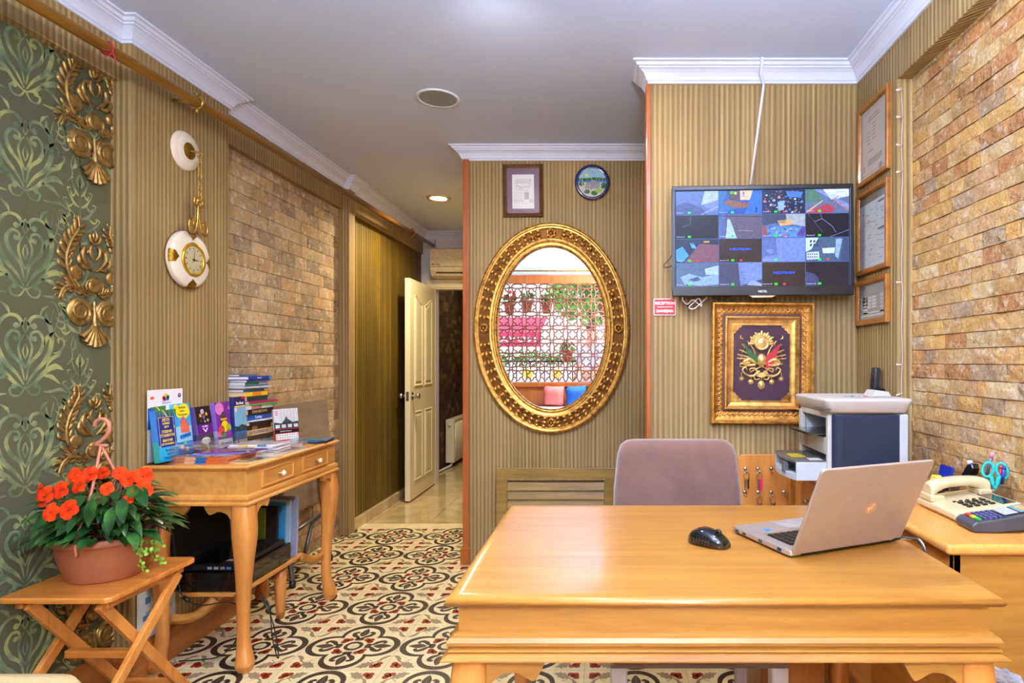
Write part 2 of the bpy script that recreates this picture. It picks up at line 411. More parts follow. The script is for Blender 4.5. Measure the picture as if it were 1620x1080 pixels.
mb = MB(); mb.box(-2.02, -1.905, YH, 8.6, 0, ZC); mb.box(-.86, -.76, YH+.12, 8.6, 0, ZC); mb.box(-2.02, -.76, 8.5, 8.6, 0, ZC)
struct(mb.build('wall_passage', pm('passage_paint', (150, 128, 96), .7)))
mb = MB(); mb.box(-2.02, 1.28, -1.62, YA+.1, ZC, ZC+.1); mb.box(-2.02, .36, YA+.1, 8.6, ZC, ZC+.1)
struct(mb.build('ceiling', pm('ceiling_paint', (206, 218, 248), .7, var=.02, sc=3)))

# crown mouldings
CP = [(-.004, 2.432), (.009, 2.432), (.009, 2.441), (.015, 2.445), (.019, 2.456), (.028, 2.470), (.042, 2.481), (.049, 2.483), (.049, 2.489), (.058, 2.491), (.062, 2.498), (.064, 2.501), (.075, 2.503), (.075, 2.512)]
for i, path in enumerate([
    [(XL_H, -1.5), (XL_H, P1a), (XL_P, P1a), (XL_P, P1b), (XL_H, P1b), (XL_H, P2a), (XL_P, P2a), (XL_P, P2b), (-1.842, P2b), (-1.842, YH), (-.871, YH)],
    [(-.871, YH), (-.871, YA), (.26, YA)],
    [(.182, YB+.12), (.182, YB), (XR_P, YB), (XR_P, -1.5), (XL_H, -1.5)]]):
    struct(MB().sweep(path, CP, side=-1, sm=False).build('trim_%d' % (i+1), M_WHITE))
# wooden edge strips, plinth, skirtings
mb = MB(); mb.box(-.876, -.838, YA-.014, YA+.12, 0, 2.44); mb.box(-.888, -.83, YA-.024, YA+.06, 0, .1)
struct(mb.build('trim_4', M_ORANGEW, bevel=.003))
struct(MB().box(.167, .186, YB-.008, YB+.115, 0, 2.434).build('trim_5', M_ORANGEW, bevel=.002))
mb = MB()
sk = [(0, 0), (.03, 0), (.032, .09), (.024, .118), (.01, .13), (0, .13)]
mb.sweep([(XL_B, -1.5), (XL_B, P1a), (XL_P, P1a), (XL_P, P1b), (XL_B+.02, P1b)], sk, side=-1)
struct(mb.build('baseboard_left', M_SKIRT))
M_MARB = None
g = G('beige_marble_tile'); o = g.obj(); n = g.noise(o, 3, 6, .6, 1.2)
bt = g.n('TexBrick', {'Vector': o, 'Color1': (1, 1, 1, 1), 'Color2': (1, 1, 1, 1), 'Mortar': (.55, .5, .45, 1), 'Scale': 1, 'Mortar Size': .003, 'Brick Width': .45, 'Row Height': .45}, offset=0.0)
g.p(col=g.mix(1.0, g.ramp(n, [(.3, lin((168, 142, 98))), (.7, lin((206, 184, 142)))]), bt.outputs[0], 'MULTIPLY'), rough=.09, coat=.4); M_MARB = g.m
mb = MB(); mb.box(-1.862, -1.832, P2b, 5.86, 0, .075); struct(mb.build('baseboard_hall', M_MARB, bevel=.003))
mb = MB(); mb.box(-1.9, -.8, 4.465, 8.6, -.1, 0.0); struct(mb.build('floor_hall', M_MARB))

# ---------------------------------------------------------------- patterned cement floor
def tint(name, c, rough=.42, sc=14):
    g = G(name); o = g.obj(); n = g.noise(o, sc, 5, .6); f = g.noise(o, 300, 2)
    c = lin(c); g.p(col=g.mix(.12, g.ramp(n, [(.3, tuple(x*.86 for x in c)), (.7, tuple(min(1, x*1.1) for x in c))]), g.ramp(f, [(.3, (.2, .2, .2)), (.7, (.8, .8, .8))]), 'OVERLAY'), rough=rough)
    return g.m
FM = [tint('cement_cream', (216, 196, 148)), tint('cement_umber', (50, 38, 28)), tint('cement_red', (142, 40, 10)), tint('cement_taupe', (140, 120, 90)), tint('cement_joint', (140, 124, 98))]
mb = MB(); mb.box(-1.92, 1.2, -1.55, 4.465, -.1, 0, 0)
fx0, fy0, T = -1.093, 3.343, .4
def rot4(pts, k):
    c, s = ((1, 0), (0, 1), (-1, 0), (0, -1))[k]; return [(p[0]*c-p[1]*s, p[0]*s+p[1]*c) for p in pts]
def quad_r(t, c=.106, rr=.091):
    p = (t+PI/4) % (PI/2)-PI/4; return c*math.cos(p)+math.sqrt(max(0, rr*rr-(c*math.sin(p))**2))
motif = []                                            # (points, material, height)
N = 64
ro = [(quad_r(2*PI*i/N)*math.cos(2*PI*i/N), quad_r(2*PI*i/N)*math.sin(2*PI*i/N)) for i in range(N)]
ri = [(quad_r(2*PI*i/N, .106, .069)*math.cos(2*PI*i/N), quad_r(2*PI*i/N, .106, .069)*math.sin(2*PI*i/N)) if False else (p[0]*(1-.026/math.hypot(*p)), p[1]*(1-.026/math.hypot(*p))) for i, p in enumerate(ro)]
def ring(a, b): return [[a[i], a[(i+1) % len(a)], b[(i+1) % len(a)], b[i]] for i in range(len(a))]
for q in ring(ro, ri): motif.append((q, 1, .0003))
for q in ring(circ(.040, 20), circ(.024, 20)): motif.append((q, 1, .0003))
petal = spl([(.086, 0), (.102, .014), (.126, .018), (.163, 0), (.126, -.018), (.102, -.014)], 3, True)
fleur = [spl([(.050, .014), (.062, .020), (.074, .013), (.074, -.013), (.062, -.020), (.050, -.014)], 2, True)]
tref = [circ(.0135, 10, .019, -.002), circ(.0135, 10, -.002, .019), circ(.0135, 10, .018, .018), circ(.009, 8, .006, .006)]
def shift(p, d, a=0):
    c, s = math.cos(a), math.sin(a); return [(x*c-y*s+d[0], x*s+y*c+d[1]) for x, y in p]
for k in range(4):
    motif.append((rot4(petal, k), 1, .0003)); motif.append((rot4(fleur[0], k), 1, .0003))
    for sg in (1, -1):
        st = spl([(.066, sg*.006), (.082, sg*.016), (.095, sg*.033), (.116, sg*.042), (.128, sg*.030), (.119, sg*.024)], 4)
        L, Q = strip(st, [.006, .016, .021, .019, .013, .008])
        for i in range(len(L)-1): motif.append((rot4([L[i], L[i+1], Q[i+1], Q[i]], k), 1, .0003))
        L, Q = strip(spl([(.066, sg*.012), (.072, sg*.03), (.088, sg*.04)], 4), [.012, .010, .002])
    d = .052/math.sqrt(2)
    for tf in tref: motif.append((rot4(shift(tf, (.038, .038)), k), 2, .0005))
    # corner spray: red trefoil with taupe leaves
    for tf in tref: motif.append((rot4(shift(tf, (.150, .150), 0), k), 2, .0005))
    L, Q = strip([(.15, .15), (.118, .118)], [.003, .004])
    motif.append((rot4([L[0], L[1], Q[1], Q[0]], k), 3, .0003))
    m = (lambda P: P) if k % 2 == 0 else (lambda P: [(b, a) for a, b in P])
    lf = m(spl([(.140, .138), (.126, .140), (.118, .134), (.108, .146), (.098, .146), (.096, .160), (.080, .178), (.100, .180), (.106, .188), (.116, .178), (.128, .180), (.130, .166), (.142, .160)], 2, True))
    motif.append((rot4(lf, k), 3, .0004))
    L, Q = strip(m(spl([(.138, .142), (.158, .128), (.166, .108), (.182, .090), (.196, .086)], 4)), [.003, .010, .016, .014, .002])
    for i in range(len(L)-1): motif.append((rot4([L[i], L[i+1], Q[i+1], Q[i]], k), 3, .0003))
for ix in range(-2, 6):
    for iy in range(-9, 3):
        X, Y = fx0+ix*T, fy0+iy*T
        if X < -2.05 or X > 1.3 or Y > 4.6: continue
        for P, m, h in motif:
            pp = [(a+X, b+Y) for a, b in P]
            if max(p[1] for p in pp) > 4.463 or min(p[0] for p in pp) < -1.89 or max(p[0] for p in pp) > 1.19: continue
            mb.poly(pp, XY, h, m)
for i in range(-4, 12):
    X = fx0+i*.2
    if -1.9 < X < 1.15: mb.rect(XY, X-.0007, X+.0007, -1.5, 4.463, .0006, 4)
for i in range(-26, 7):
    Y = fy0+i*.2
    if -1.5 < Y < 4.46: mb.rect(XY, -1.9, 1.15, Y-.0007, Y+.0007, .0006, 4)
struct(mb.build('floor', FM, recalc=False))

# ---------------------------------------------------------------- green damask panel on the left wall
g = G('green_damask_ground'); o = g.obj(); n = g.noise(o, 420, 2, .6); n2 = g.noise(o, 6, 2)
g.p(col=g.ramp(g.math('ADD', g.math('MULTIPLY', n, .8), g.math('MULTIPLY', n2, .2)), [(.35, lin((62, 64, 44))), (.65, lin((104, 102, 72)))]), rough=.55); g.bump(n, .2, .001)
M_DG = g.m
g = G('damask_sage'); o = g.obj(); n = g.noise(o, 16, 2, .5)
g.p(col=g.ramp(n, [(.36, lin((98, 114, 84))), (.5, lin((130, 144, 106))), (.62, lin((172, 174, 108)))]), rough=.32, metal=.25); M_DS = g.m
mb = MB(); mb.rect(FL, -1.5, P1a, 0, HZ+.02, 0, 0)
def both(draw):
    for sg in (1, -1): draw(sg)
def motif_a(u, v):
    def d(sg):
        def r(pts, wd, h=.0008): mb.ribbon([(u+sg*a, v+b) for a, b in spl(pts, 5)], [q_*.98 for q_ in wd], FL, h, 1)
        r([(.098, -.01), (.118, -.005), (.138, .018), (.132, .04), (.116, .038), (.118, .024)], [.003, .008, .008, .009, .009, .004])
        r([(.06, -.14), (.09, -.14), (.125, -.135), (.15, -.15)], [.002, .010, .012, .002])
        r([(.0, .055), (.010, .08), (.0, .105)], [.002, .009, .002])
        r([(.14, .06), (.15, .1), (.175, .13), (.17, .165), (.15, .16)], [.002, .004, .004, .004, .006])
        r([(.15, -.05), (.17, -.02), (.165, .02), (.175, .05)], [.002, .004, .004, .002])
        r([(.168, .0), (.182, .016), (.18, .04)], [.002, .016, .002])
        r([(.004, -.115), (.03, -.075), (.072, -.03), (.092, .03), (.082, .085), (.055, .11), (.026, .108), (.012, .085), (.03, .075)], [.004, .010, .018, .018, .013, .010, .012, .012, .004])
        r([(.003, -.1), (.016, -.045), (.048, -.01), (.062, .03), (.045, .06), (.022, .055), (.02, .036), (.034, .036)], [.003, .010, .014, .013, .010, .009, .010, .004])
        r([(.0, -.06), (.018, -.02), (.022, .015), (.004, .05)], [.003, .009, .008, .002])
        r([(0, -.03), (.008, -.005), (.001, .02)], [.002, .006, .002])
        r([(.004, -.125), (.035, -.105), (.065, -.075), (.105, -.055), (.135, -.068)], [.004, .012, .016, .022, .002])
        r([(.055, -.085), (.09, -.09), (.122, -.115)], [.003, .016, .002])
        r([(.07, -.06), (.09, -.03), (.118, -.015), (.13, .0)], [.003, .014, .012, .002])
        r([(.0, -.12), (.018, -.146), (.042, -.146), (.05, -.126), (.036, -.118)], [.006, .006, .007, .010, .006])
        r([(.088, .04), (.105, .075), (.118, .12), (.108, .155), (.09, .165)], [.002, .003, .004, .003, .002])
        r([(.118, .12), (.135, .135), (.14, .165)], [.002, .022, .002])
        r([(.108, .085), (.128, .075), (.142, .085), (.136, .1)], [.002, .006, .012, .004])
        r([(.05, .112), (.06, .135), (.08, .15)], [.002, .012, .002])
        mb.poly(circ(.0095, 10, u+sg*.036, v-.117), FL, .0009, 1); mb.poly(circ(.010, 10, u+sg*.03, v+.078), FL, .0009, 1)
        mb.poly(circ(.009, 10, u+sg*.031, v+.037), FL, .0009, 1)
    both(d)
def motif_b(u, v):
    def d(sg):
        def r(pts, wd, h=.0008): mb.ribbon([(u+sg*a, v+b) for a, b in spl(pts, 5)], wd, FL, h, 1)
        r([(0, -.13), (.002, -.05), (.0, .12)], [.004, .006, .002])
        for k, (y, L) in enumerate(((-.1, .06), (-.06, .075), (-.01, .06), (.03, .045), (.07, .03))):
            r([(.001, y), (L*.5, y+.012), (L, y+.045)], [.002, .014-.001*k, .002])
            r([(L*.55, y+.012), (L*.95, y-.004), (L*1.25, y+.012)], [.002, .009, .002])
            r([(L*1.0, y+.044), (L*1.1, y+.06), (L*.85, y+.062)], [.002, .005, .006])
        r([(.0, .1), (.012, .12), (0, .15)], [.002, .012, .002])
        r([(.05, -.13), (.09, -.11), (.11, -.07), (.10, -.02)], [.002, .004, .004, .002])
        r([(.105, -.075), (.125, -.06), (.128, -.03)], [.002, .016, .002])
        r([(.10, -.1), (.125, -.12), (.135, -.15)], [.002, .016, .002])
    both(d)
for k in range(-2, 9):
    v = 2.065+.16-.322*k
    for j in (-1, 0): 
        u = 1.93+.53*j
        if 0.12 < v: motif_a(u, v)
    for j in (-1, 0):
        u = 2.12+.53*j-.265*0
        vv = v-.16
        if .12 < vv: motif_b(u+.01, vv)
struct(mb.build('wall_left_green', [M_DG, M_DS], recalc=False))

# carved bronze ornaments on the green panel, cut off by the pilaster
def applique():
    mb = MB(); f = XY
    def half(sg):
        def acan(pts, wd, nl):
            C = spl([(a, b, 0) for a, b in pts], 8); n = len(C)
            def W(t): x = t*(len(wd)-1); i = min(int(x), len(wd)-2); return wd[i]+(wd[i+1]-wd[i])*(x-i)
            d([(c.x, c.y) for c in C[::6]]+[(C[-1].x, C[-1].y)], [.006, .011, .011, .009, .004], .7, .006)
            for i in range(nl):
                t = (i+.3)/nl; k = int(t*(n-2)); p = C[k]; tn = (C[k+1]-C[k]).normalized(); nr = Vector((-tn.y, tn.x, 0)); w_ = W(t)
                for sd in (1, -1):
                    q1 = p+nr*sd*w_*.3+tn*w_*.30; q2 = p+nr*sd*w_*.58+tn*w_*.62; q3 = p+nr*sd*w_*.62+tn*w_*.95
                    d([(p.x, p.y), (q1.x, q1.y), (q2.x, q2.y), (q3.x, q3.y)], [.004, w_*.34, w_*.36, .002], .5, .003)
        def d(pts, wd, k=.5, h=0, gr=.25): mb.dome([(sg*a, b) for a, b in spl(pts, 5)], wd, f, h, k, groove=gr)
        for r0, w0 in ((.046, .018),):
            d([(.057+r0*math.cos(a)*q, -.1+r0*math.sin(a)*q) for a, q in [(-.2-2*PI*2.3*i/16, 1-.9*i/16) for i in range(17)]], [.021, .019, .016, .012, .006], .55, .004)
        mb.lathe([(.05, 0), (.046, .006), (.0, .010)], fr((sg*.057, -.1, 0), (1, 0, 0), (0, 1, 0)), 20)
        acan([(.03, -.045), (.075, -.015), (.106, .03), (.116, .085), (.102, .135), (.082, .17), (.066, .2), (.070, .24)], [.012, .03, .04, .044, .044, .034, .036, .01], 13)
        acan([(.015, -.035), (.06, -.022), (.1, -.014), (.130, -.03), (.146, -.066)], [.014, .03, .036, .034, .01], 7)
        mb.lathe([(.027, 0), (.026, .008), (.018, .011), (.006, .008), (.0, .009)], fr((sg*.078, .036, 0), (1, 0, 0), (0, 1, 0)), 18)
        d([(.006, .05), (.03, .07), (.05, .1), (.044, .13), (.026, .128), (.03, .112)], [.006, .014, .018, .014, .012, .006], .6, .004)
        d([(.02, .06), (.045, .06), (.066, .085), (.06, .11)], [.005, .016, .018, .004], .5, .006)
        d([(.0, .09), (.018, .11), (.02, .135), (.006, .145)], [.004, .012, .012, .006], .6, .006)
        d([(.0, .15), (.016, .16), (.022, .18), (.008, .175)], [.004, .012, .010, .004], .6, .006)
        d([(.0, .16), (.008, .18), (.0, .2)], [.004, .014, .002], .6, .006)
        d([(.026, -.03), (.036, -.01), (.03, .01), (.016, .008), (.018, -.004)], [.006, .010, .010, .010, .006], .6, .006)
    both(half)
    mb.lathe([(.03, 0), (.029, .009), (.02, .012), (.007, .009), (.0, .010)], fr((0, -.0, 0), (1, 0, 0), (0, 1, 0)), 20)
    for i in range(7):
        a = -PI/2+(i-3)*.32; mb.dome([(0, -.14), (.03*math.cos(a), -.145+.04*math.sin(a)), (.07*math.cos(a), -.15+.078*math.sin(a))], [.008, .018, .022], XY, .004, .6)
    mb.dome([(0, -.06), (0, -.11), (0, -.15)], [.008, .014, .02], XY, .003, .6)
    return mb
AP = applique()
labs = ['bronze scroll ornament highest on the green damask wall, under the ribbed header', 'bronze scroll ornament on the green wall level with the wall clock', 'bronze scroll ornament on the green wall right behind the orange flowers', 'bronze scroll ornament low on the green wall, seen beneath the folding table']
for i, z in enumerate((2.105, 1.502, .899, .296)):
    T_ = Matrix(((0, 0, 1, XL_B+.001), (1, 0, 0, 2.185), (0, 1, 0, z), (0, 0, 0, 1)))
    me = AP.mesh('wall_applique', M_BRONZE, True, T_)
    b = bmesh.new(); b.from_mesh(me); bmesh.ops.bisect_plane(b, geom=b.verts[:]+b.edges[:]+b.faces[:], plane_co=(0, P1a-.001, 0), plane_no=(0, 1, 0), clear_outer=True); b.to_mesh(me); b.free()
    o = bpy.data.objects.new('wall_applique', me); COL.objects.link(o)
    tag(o, labs[i], 'wall ornament', 'bronze ornaments on the green wall')
# ================================================================ window wall behind the camera and the street
wx0, wx1, wz0, wz1 = -1.62, 1.0, .76, 2.2
mb = MB(); mb.box(-2.02, wx0, -1.62, YW, 0, ZC); mb.box(wx1, 1.28, -1.62, YW, 0, ZC); mb.box(wx0, wx1, -1.62, YW, wz1+.12, ZC)
struct(mb.build('wall_window', M_WHITE))
mb = MB(); mb.box(wx0, wx1, -1.62, YW+.01, 0, wz0-.06); struct(mb.build('wall_window_sill', M_ORANGEW))
mb = MB(); mb.box(wx0-.05, wx1+.05, -1.6, YW+.03, wz1, wz1+.12); mb.box(wx0-.05, wx1+.05, -1.6, YW+.05, wz0-.06, wz0)
mb.box(wx0-.05, wx0+.03, -1.6, YW+.03, wz0, wz1); mb.box(wx1-.03, wx1+.05, -1.6, YW+.03, wz0, wz1); pass
wf = struct(mb.build('window_1', M_ORANGEW, bevel=.004))
MB().box(wx0, wx1, -1.572, -1.566, wz0, wz1).build('window_pane', M_PANE, wf)
# pierced lattice: interlaced ovals and eight-lobed rings
mb = MB(); pitch = .2; m_l = pm('lattice_brown', (104, 50, 30), .4)
nx, nz = int((wx1-wx0)/pitch)+1, int((wz1-wz0)/pitch)+1
for i in range(nx):
    for j in range(nz):
        cx, cz = wx0+(i+.5)*pitch, wz0+(j+.5)*pitch
        if cz > wz1-.06 or cx > wx1-.05: continue
        f = fr((cx, -1.525, cz), (1, 0, 0), (0, 0, 1))
        def loop(pts):
            for h in (0,): mb.tube([f(a, b, 0) for a, b in pts], (.0105), 5, closed=True)
        loop([((.060+.013*math.cos(4*t))*math.cos(t), (.060+.013*math.cos(4*t))*math.sin(t)) for t in [2*PI*k/24 for k in range(24)]])
        loop(circ(.034, 16, pitch/2, 0, .084)); loop(circ(.084, 16, 0, pitch/2, .034))
lat = mb.build('window_lattice', m_l, recalc=False); tag(lat, 'pierced brown lattice screen across the shop window', 'lattice')
# bench under the window with cushions
b_ = thing('window_bench', 'wooden window bench with pale seat pad seen in the oval mirror', 'bench', (-.31, -1.2, 0))
MB().box(-1.3, 1.3, -.27, .22, 0, .36).build('bench_base', M_ORANGEW, b_, .006)
MB().box(-1.3, 1.3, -.24, .22, .36, .42).build('seat_pad', pm('pale_blue_pad', (206, 214, 222), .8), b_, .02, seg=3)
def cushion(c, loc, rot, label):
    mb = MB(); n = 8; s = .3; vs = []; top = []
    for sd in (1, -1):
        for j in range(n+1):
            for i in range(n+1):
                a, b = i/n*2-1, j/n*2-1; h = .075*sd*max(0, (1-a**4)*(1-b**4))**.6
                k = 1-.05*(1-abs(a*b)); vs.append((a*s/2*k, h, b*s/2*k))
    W1 = n+1; fs = [(q*W1*W1+j*W1+i, q*W1*W1+j*W1+i+1, q*W1*W1+(j+1)*W1+i+1, q*W1*W1+(j+1)*W1+i) for q in (0, 1) for j in range(n) for i in range(n)]
    mb.add(vs, fs, 0, None, True)
    o = mb.build('cushion', pm('cushion_%d_%d' % (c[0], c[2]), c, .8, bump=.1)); o.location = loc; o.rotation_euler = rot
    tag(o, label, 'cushion', 'cushions on the window bench')
cushion((238, 110, 96), (-.78, -1.36, .575), (-.25, .03, .1), 'coral pink cushion beside the blue one, seen in the mirror')
cushion((20, 84, 168), (-.46, -1.36, .575), (-.25, -.06, -.1), 'blue cushion between the pink ones, seen in the mirror')
cushion((240, 120, 112), (-.14, -1.36, .575), (-.25, .05, 0), 'pink cushion on the far side of the blue one, cut by the mirror rim')
rod = MB().tube([(-1.6, -1.4, 2.37), (.98, -1.4, 2.37)], .012, 10)
for x in (-1.58, -.9, .95): rod.tube([(x, -1.4, 2.37), (x, -1.495, 2.37)], .008, 6)
tag(rod.build('window_curtain_rod', M_BRASS), 'thin brass curtain rod above the shop window, seen in the mirror', 'curtain rod')
# street
out = MB(); out.box(-9, 9, -14, -1.64, -.2, -.12); o = out.build('pavement', pm('pavement_stone', (232, 234, 238), .8, sc=4)); struct(o)
mb = MB(); mb.box(-9, 9, -7.2, -7, -.1, 7); struct(mb.build('wall_opposite', pm('pale_render', (236, 232, 226), .8, sc=4)))
# the red shop awning across the street
aw = thing('shop_awning', 'pink red awning with white lettering across the street, seen in the mirror', 'awning', (-1.95, -4.0, 1.27))
M_AWN = pm('awning_cloth', (206, 40, 84), .7)
MB().add([(-.75, .5, 0), (.75, .5, 0), (.75, .5, .26), (.75, -.6, .58), (-.75, -.6, .58), (-.75, .5, .26)], [(0, 1, 2, 5), (5, 2, 3, 4)], 0).build('canopy', M_AWN, aw, recalc=False)
mb = MB(); text(mb, 'NOVA', fr((0, .504, .13), (-1, 0, 0), (0, 0, 1)), -.34, 0, .14, 0, 0, None, 'CENTER', .02, 1.5, 0, 1.15); 
mb.build('lettering', M_PAPER, aw, recalc=False)
M_LEAFO = pm('outdoor_leaf', (96, 150, 50), .5, var=.4, sc=8)
def leafy(name, c, r, n, label, cat, m, seed, group=None, sz=.12, trunk=None):
    rr = random.Random(seed); t = thing(name, label, cat, c, group=group); mb = MB()
    for _ in range(n):
        d = Vector((rr.gauss(0, 1), rr.gauss(0, 1), rr.gauss(0, .8))).normalized()*(rr.random()**.4)
        p = Vector((d.x*r[0], d.y*r[1], d.z*r[2]+r[2])); a = Vector((rr.gauss(0, 1), rr.gauss(0, 1), rr.gauss(0, 1))).normalized(); b = a.orthogonal().normalized()
        s = sz*rr.uniform(.6, 1.3); mb.add([p-a*s, p+b*s*.4, p+a*s, p-b*s*.4], [(0, 1, 2, 3)], 0)
    mb.build('foliage', m, t, recalc=False)
    return t
t = leafy('street_tree', (-.35, -5.6, 1.7), (1.0, .8, .8), 700, 'green leafy tree across the street, seen in the mirror', 'tree', M_LEAFO, 3, None, .14)
MB().tube([(0, 0, -1.8), (.03, 0, -.6), (0, 0, .8)], [.12, .1, .05], 10).build('trunk', M_DARKW, t)
M_POT = pm('clay_flowerpot', (190, 96, 60), .7); M_REDF = pm('red_petals', (226, 40, 30), .5)
M_LEAFP = pm('pot_leaf', (90, 150, 40), .5, var=.3, sc=20)
pots = [(-1.5, 1.90, 1, 'clay pot of red geraniums hanging outside the window at its left edge in the mirror'), (-1.23, 1.93, 0, 'smallest clay pot of green leaves outside the window, second from left in mirror'), (-.93, 1.91, 0, 'bushy green plant in clay pot outside the window, third from left in mirror'), (-.05, 1.90, 1, 'clay pot with red flower at the right rim of the mirror'), (-.62, 1.18, 2, 'clay pot with no flowers low outside the window, seen in mirror')]
for x, z, k, lab in pots:
    t = leafy('flowerpot', (x, -1.88, z), (.12, .1, .09), 60, lab, 'flowerpot', M_LEAFP, int(x*100)+500, 'flowerpots outside the window', .045)
    MB().lathe([(.0, -.13), (.06, -.13), (.085, .02), (.095, .02), (.095, .05), (.08, .05), (.07, .02), (0, .02)], None, 16).build('pot', M_POT, t)
    MB().tube([(0, -.09, .03), (0, -.13, .2), (0, -.1, .62)], .004, 5).build('hanger', M_BLACK, t)
    if k == 1:
        q = random.Random(4)
        for _ in range(12): MB().ball((q.uniform(-.1, .1), q.uniform(-.02, .1), q.uniform(.1, .22)), .028, 6).build('flower', M_REDF, t)
mb = MB().tube([(-1.8, -2.01, 2.4), (1.2, -2.01, 2.4)], .012, 6); o = mb.build('pot_rail', M_BLACK); tag(o, 'dark rail outside the window from which the flowerpots hang', 'rail')
# railing with flower boxes
t = thing('street_railing', 'dark railing with round flower emblems beyond the window, seen in the mirror', 'railing', (-.9, -3.2, 0))
mb = MB()
for z in (.55, 1.0): mb.box(-1.2, 1.3, -.02, .02, z, z+.03)
mb.build('rail', M_BLACK, t); mb = MB()
for i in range(11): mb.box(-1.2+.245*i, -1.18+.245*i, -.01, .01, -.1, 1.0)
mb.build('balusters', M_BLACK, t)
for i in range(5): MB().lathe([(.09, 0), (.06, .02), (0, .03)], fr((-1.0+.5*i, .02, .8), (-1, 0, 0), (0, 0, 1)), 14).build('emblem', pm('yellow_emblem', (226, 190, 60), .5), t)
leafy('flower_box_plant', (-1.3, -3.5, .9), (.9, .16, .16), 260, 'green planting with yellow blooms behind the street railing', 'plant', M_LEAFP, 8, None, .06)
leafy('street_shrub', (-3.1, -3.0, .0), (.35, .3, .8), 300, 'light green shrub left of the railing, seen in the mirror', 'shrub', M_LEAFO, 12, None, .08)
# a passer-by in the street
def skin_body(name, J, E, root, m, parent=None, sub=2):
    me = bpy.data.meshes.new(name); me.from_pydata([j[0] for j in J], E, []); me.update()
    o = bpy.data.objects.new(name, me); COL.objects.link(o)
    sk_ = o.modifiers.new('skin', 'SKIN'); ss = o.modifiers.new('sub', 'SUBSURF'); ss.levels = sub; ss.render_levels = sub
    if not me.skin_vertices: 
        bpy.context.view_layer.objects.active = o; bpy.ops.mesh.customdata_skin_add()
    for v, j in zip(me.skin_vertices[0].data, J): v.radius = (j[1], j[2] if len(j) > 2 else j[1])
    me.skin_vertices[0].data[root].use_root = True
    me.materials.append(m)
    if parent: o.parent = parent
    return o
M_SKIN = pm('skin_tone', (206, 160, 132), .5, var=.04)
pr = thing('person', 'passer-by in pale blue shirt outside the window, seen in the mirror', 'person', (-.28, -2.6, -.12), rz=.5)
J = [((0, 0, .95), .13, .10), ((0, 0, 1.15), .13, .10), ((0, .01, 1.36), .15, .10), ((0, 0, 1.46), .06, .06), ((0, .01, 1.56), .062, .07), ((0, .015, 1.66), .075, .09), ((0, .01, 1.74), .05, .06),
     ((.18, 0, 1.40), .055), ((.25, .06, 1.14), .042), ((.2, .24, .98), .032), ((.19, .32, .96), .028), ((-.18, 0, 1.40), .055), ((-.26, -.02, 1.13), .042), ((-.27, .06, .9), .032), ((-.27, .09, .82), .028),
     ((.09, 0, .86), .085), ((.1, .06, .48), .06), ((.1, -.02, .1), .042), ((.11, .12, .04), .035), ((-.09, 0, .86), .085), ((-.1, -.04, .48), .06), ((-.1, -.14, .1), .042), ((-.11, -.02, .04), .035)]
E_ = [(0, 1), (1, 2), (2, 3), (3, 4), (4, 5), (5, 6), (2, 7), (7, 8), (8, 9), (9, 10), (2, 11), (11, 12), (12, 13), (13, 14), (0, 15), (15, 16), (16, 17), (17, 18), (0, 19), (19, 20), (20, 21), (21, 22)]
skin_body('body', J, E_, 0, M_SKIN, pr)
shirt = [(a[0], a[1]+.018, (a[2] if len(a) > 2 else a[1])+.018) for a in J]
skin_body('shirt', [shirt[0], shirt[1], shirt[2], (J[3][0], .062, .062), shirt[7], shirt[8], shirt[11], shirt[12]], [(0, 1), (1, 2), (2, 3), (2, 4), (4, 5), (2, 6), (6, 7)], 0, pm('pale_blue_cloth', (196, 208, 230), .8), pr)
skin_body('trousers', [(( 0, 0, .97), .145, .115), shirt[15], shirt[16], shirt[17], shirt[19], shirt[20], shirt[21]], [(0, 1), (1, 2), (2, 3), (0, 4), (4, 5), (5, 6)], 0, pm('light_trousers', (210, 204, 200), .8), pr)
MB().ball((0, -.005, 1.70), .092, 14, 0, None, (.9, 1.08, 1.0)).build('hair', pm('dark_hair', (60, 44, 36), .7), pr)
for hx, hy, hz in ((.19, .34, .955), (-.27, .1, .80)):
    mb = MB()
    for k in range(4): mb.tube([(hx-.02+.013*k, hy, hz), (hx-.02+.013*k, hy+.03, hz-.03), (hx-.02+.013*k, hy+.03, hz-.055-.006*(k in (1, 2)))], .008, 6)
    mb.tube([(hx+.03, hy, hz), (hx+.045, hy+.02, hz-.03)], .009, 6); mb.build('hand', M_SKIN, pr)
for sg in (1, -1): MB().ball((.028*sg, .1, 1.655), .009, 8).build('eye', M_BLACK, pr)
MB().ball((0, .108, 1.63), .016, 8, 0, None, (.7, 1, 1.2)).build('nose', M_SKIN, pr)
# ---------------------------------------------------------------- recessed ceiling lamps: one real in the hall, the rest added fill
M_LAMP = G('lamp_lens'); M_LAMP.p(col=(1, .9, .7), ecol=(1.0, .83, .52), estr=14.0); M_LAMP = M_LAMP.m
M_RIM = pm('lamp_rim', (214, 196, 160), .25, .6)
def downlight(x, y, power, col, label, spread=2.6, tilt=0):
    t = thing('ceiling_downlight', label, 'ceiling light', (x, y, ZC), group='recessed ceiling lights')
    MB().lathe([(.062, -.001), (.066, -.008), (.085, -.012), (.094, -.006), (.096, 0)], None, 32).build('rim', M_RIM, t)
    MB().lathe([(0, -.004), (.063, -.004)], None, 32).build('lens', M_LAMP, t)
    l = bpy.data.lights.new('lamp_light', 'AREA'); l.shape = 'DISK'; l.size = .12; l.energy = power; l.color = col; l.spread = spread
    o = bpy.data.objects.new('lamp_light', l); COL.objects.link(o); o.parent = t; o.location = (0, 0, -.018); o.rotation_euler = (tilt, 0, 0)
WARM = (1.0, .96, .92)
downlight(-1.335, 4.667, 13, (1.0, .85, .56), 'lit recessed downlight in the hall ceiling above the open door')
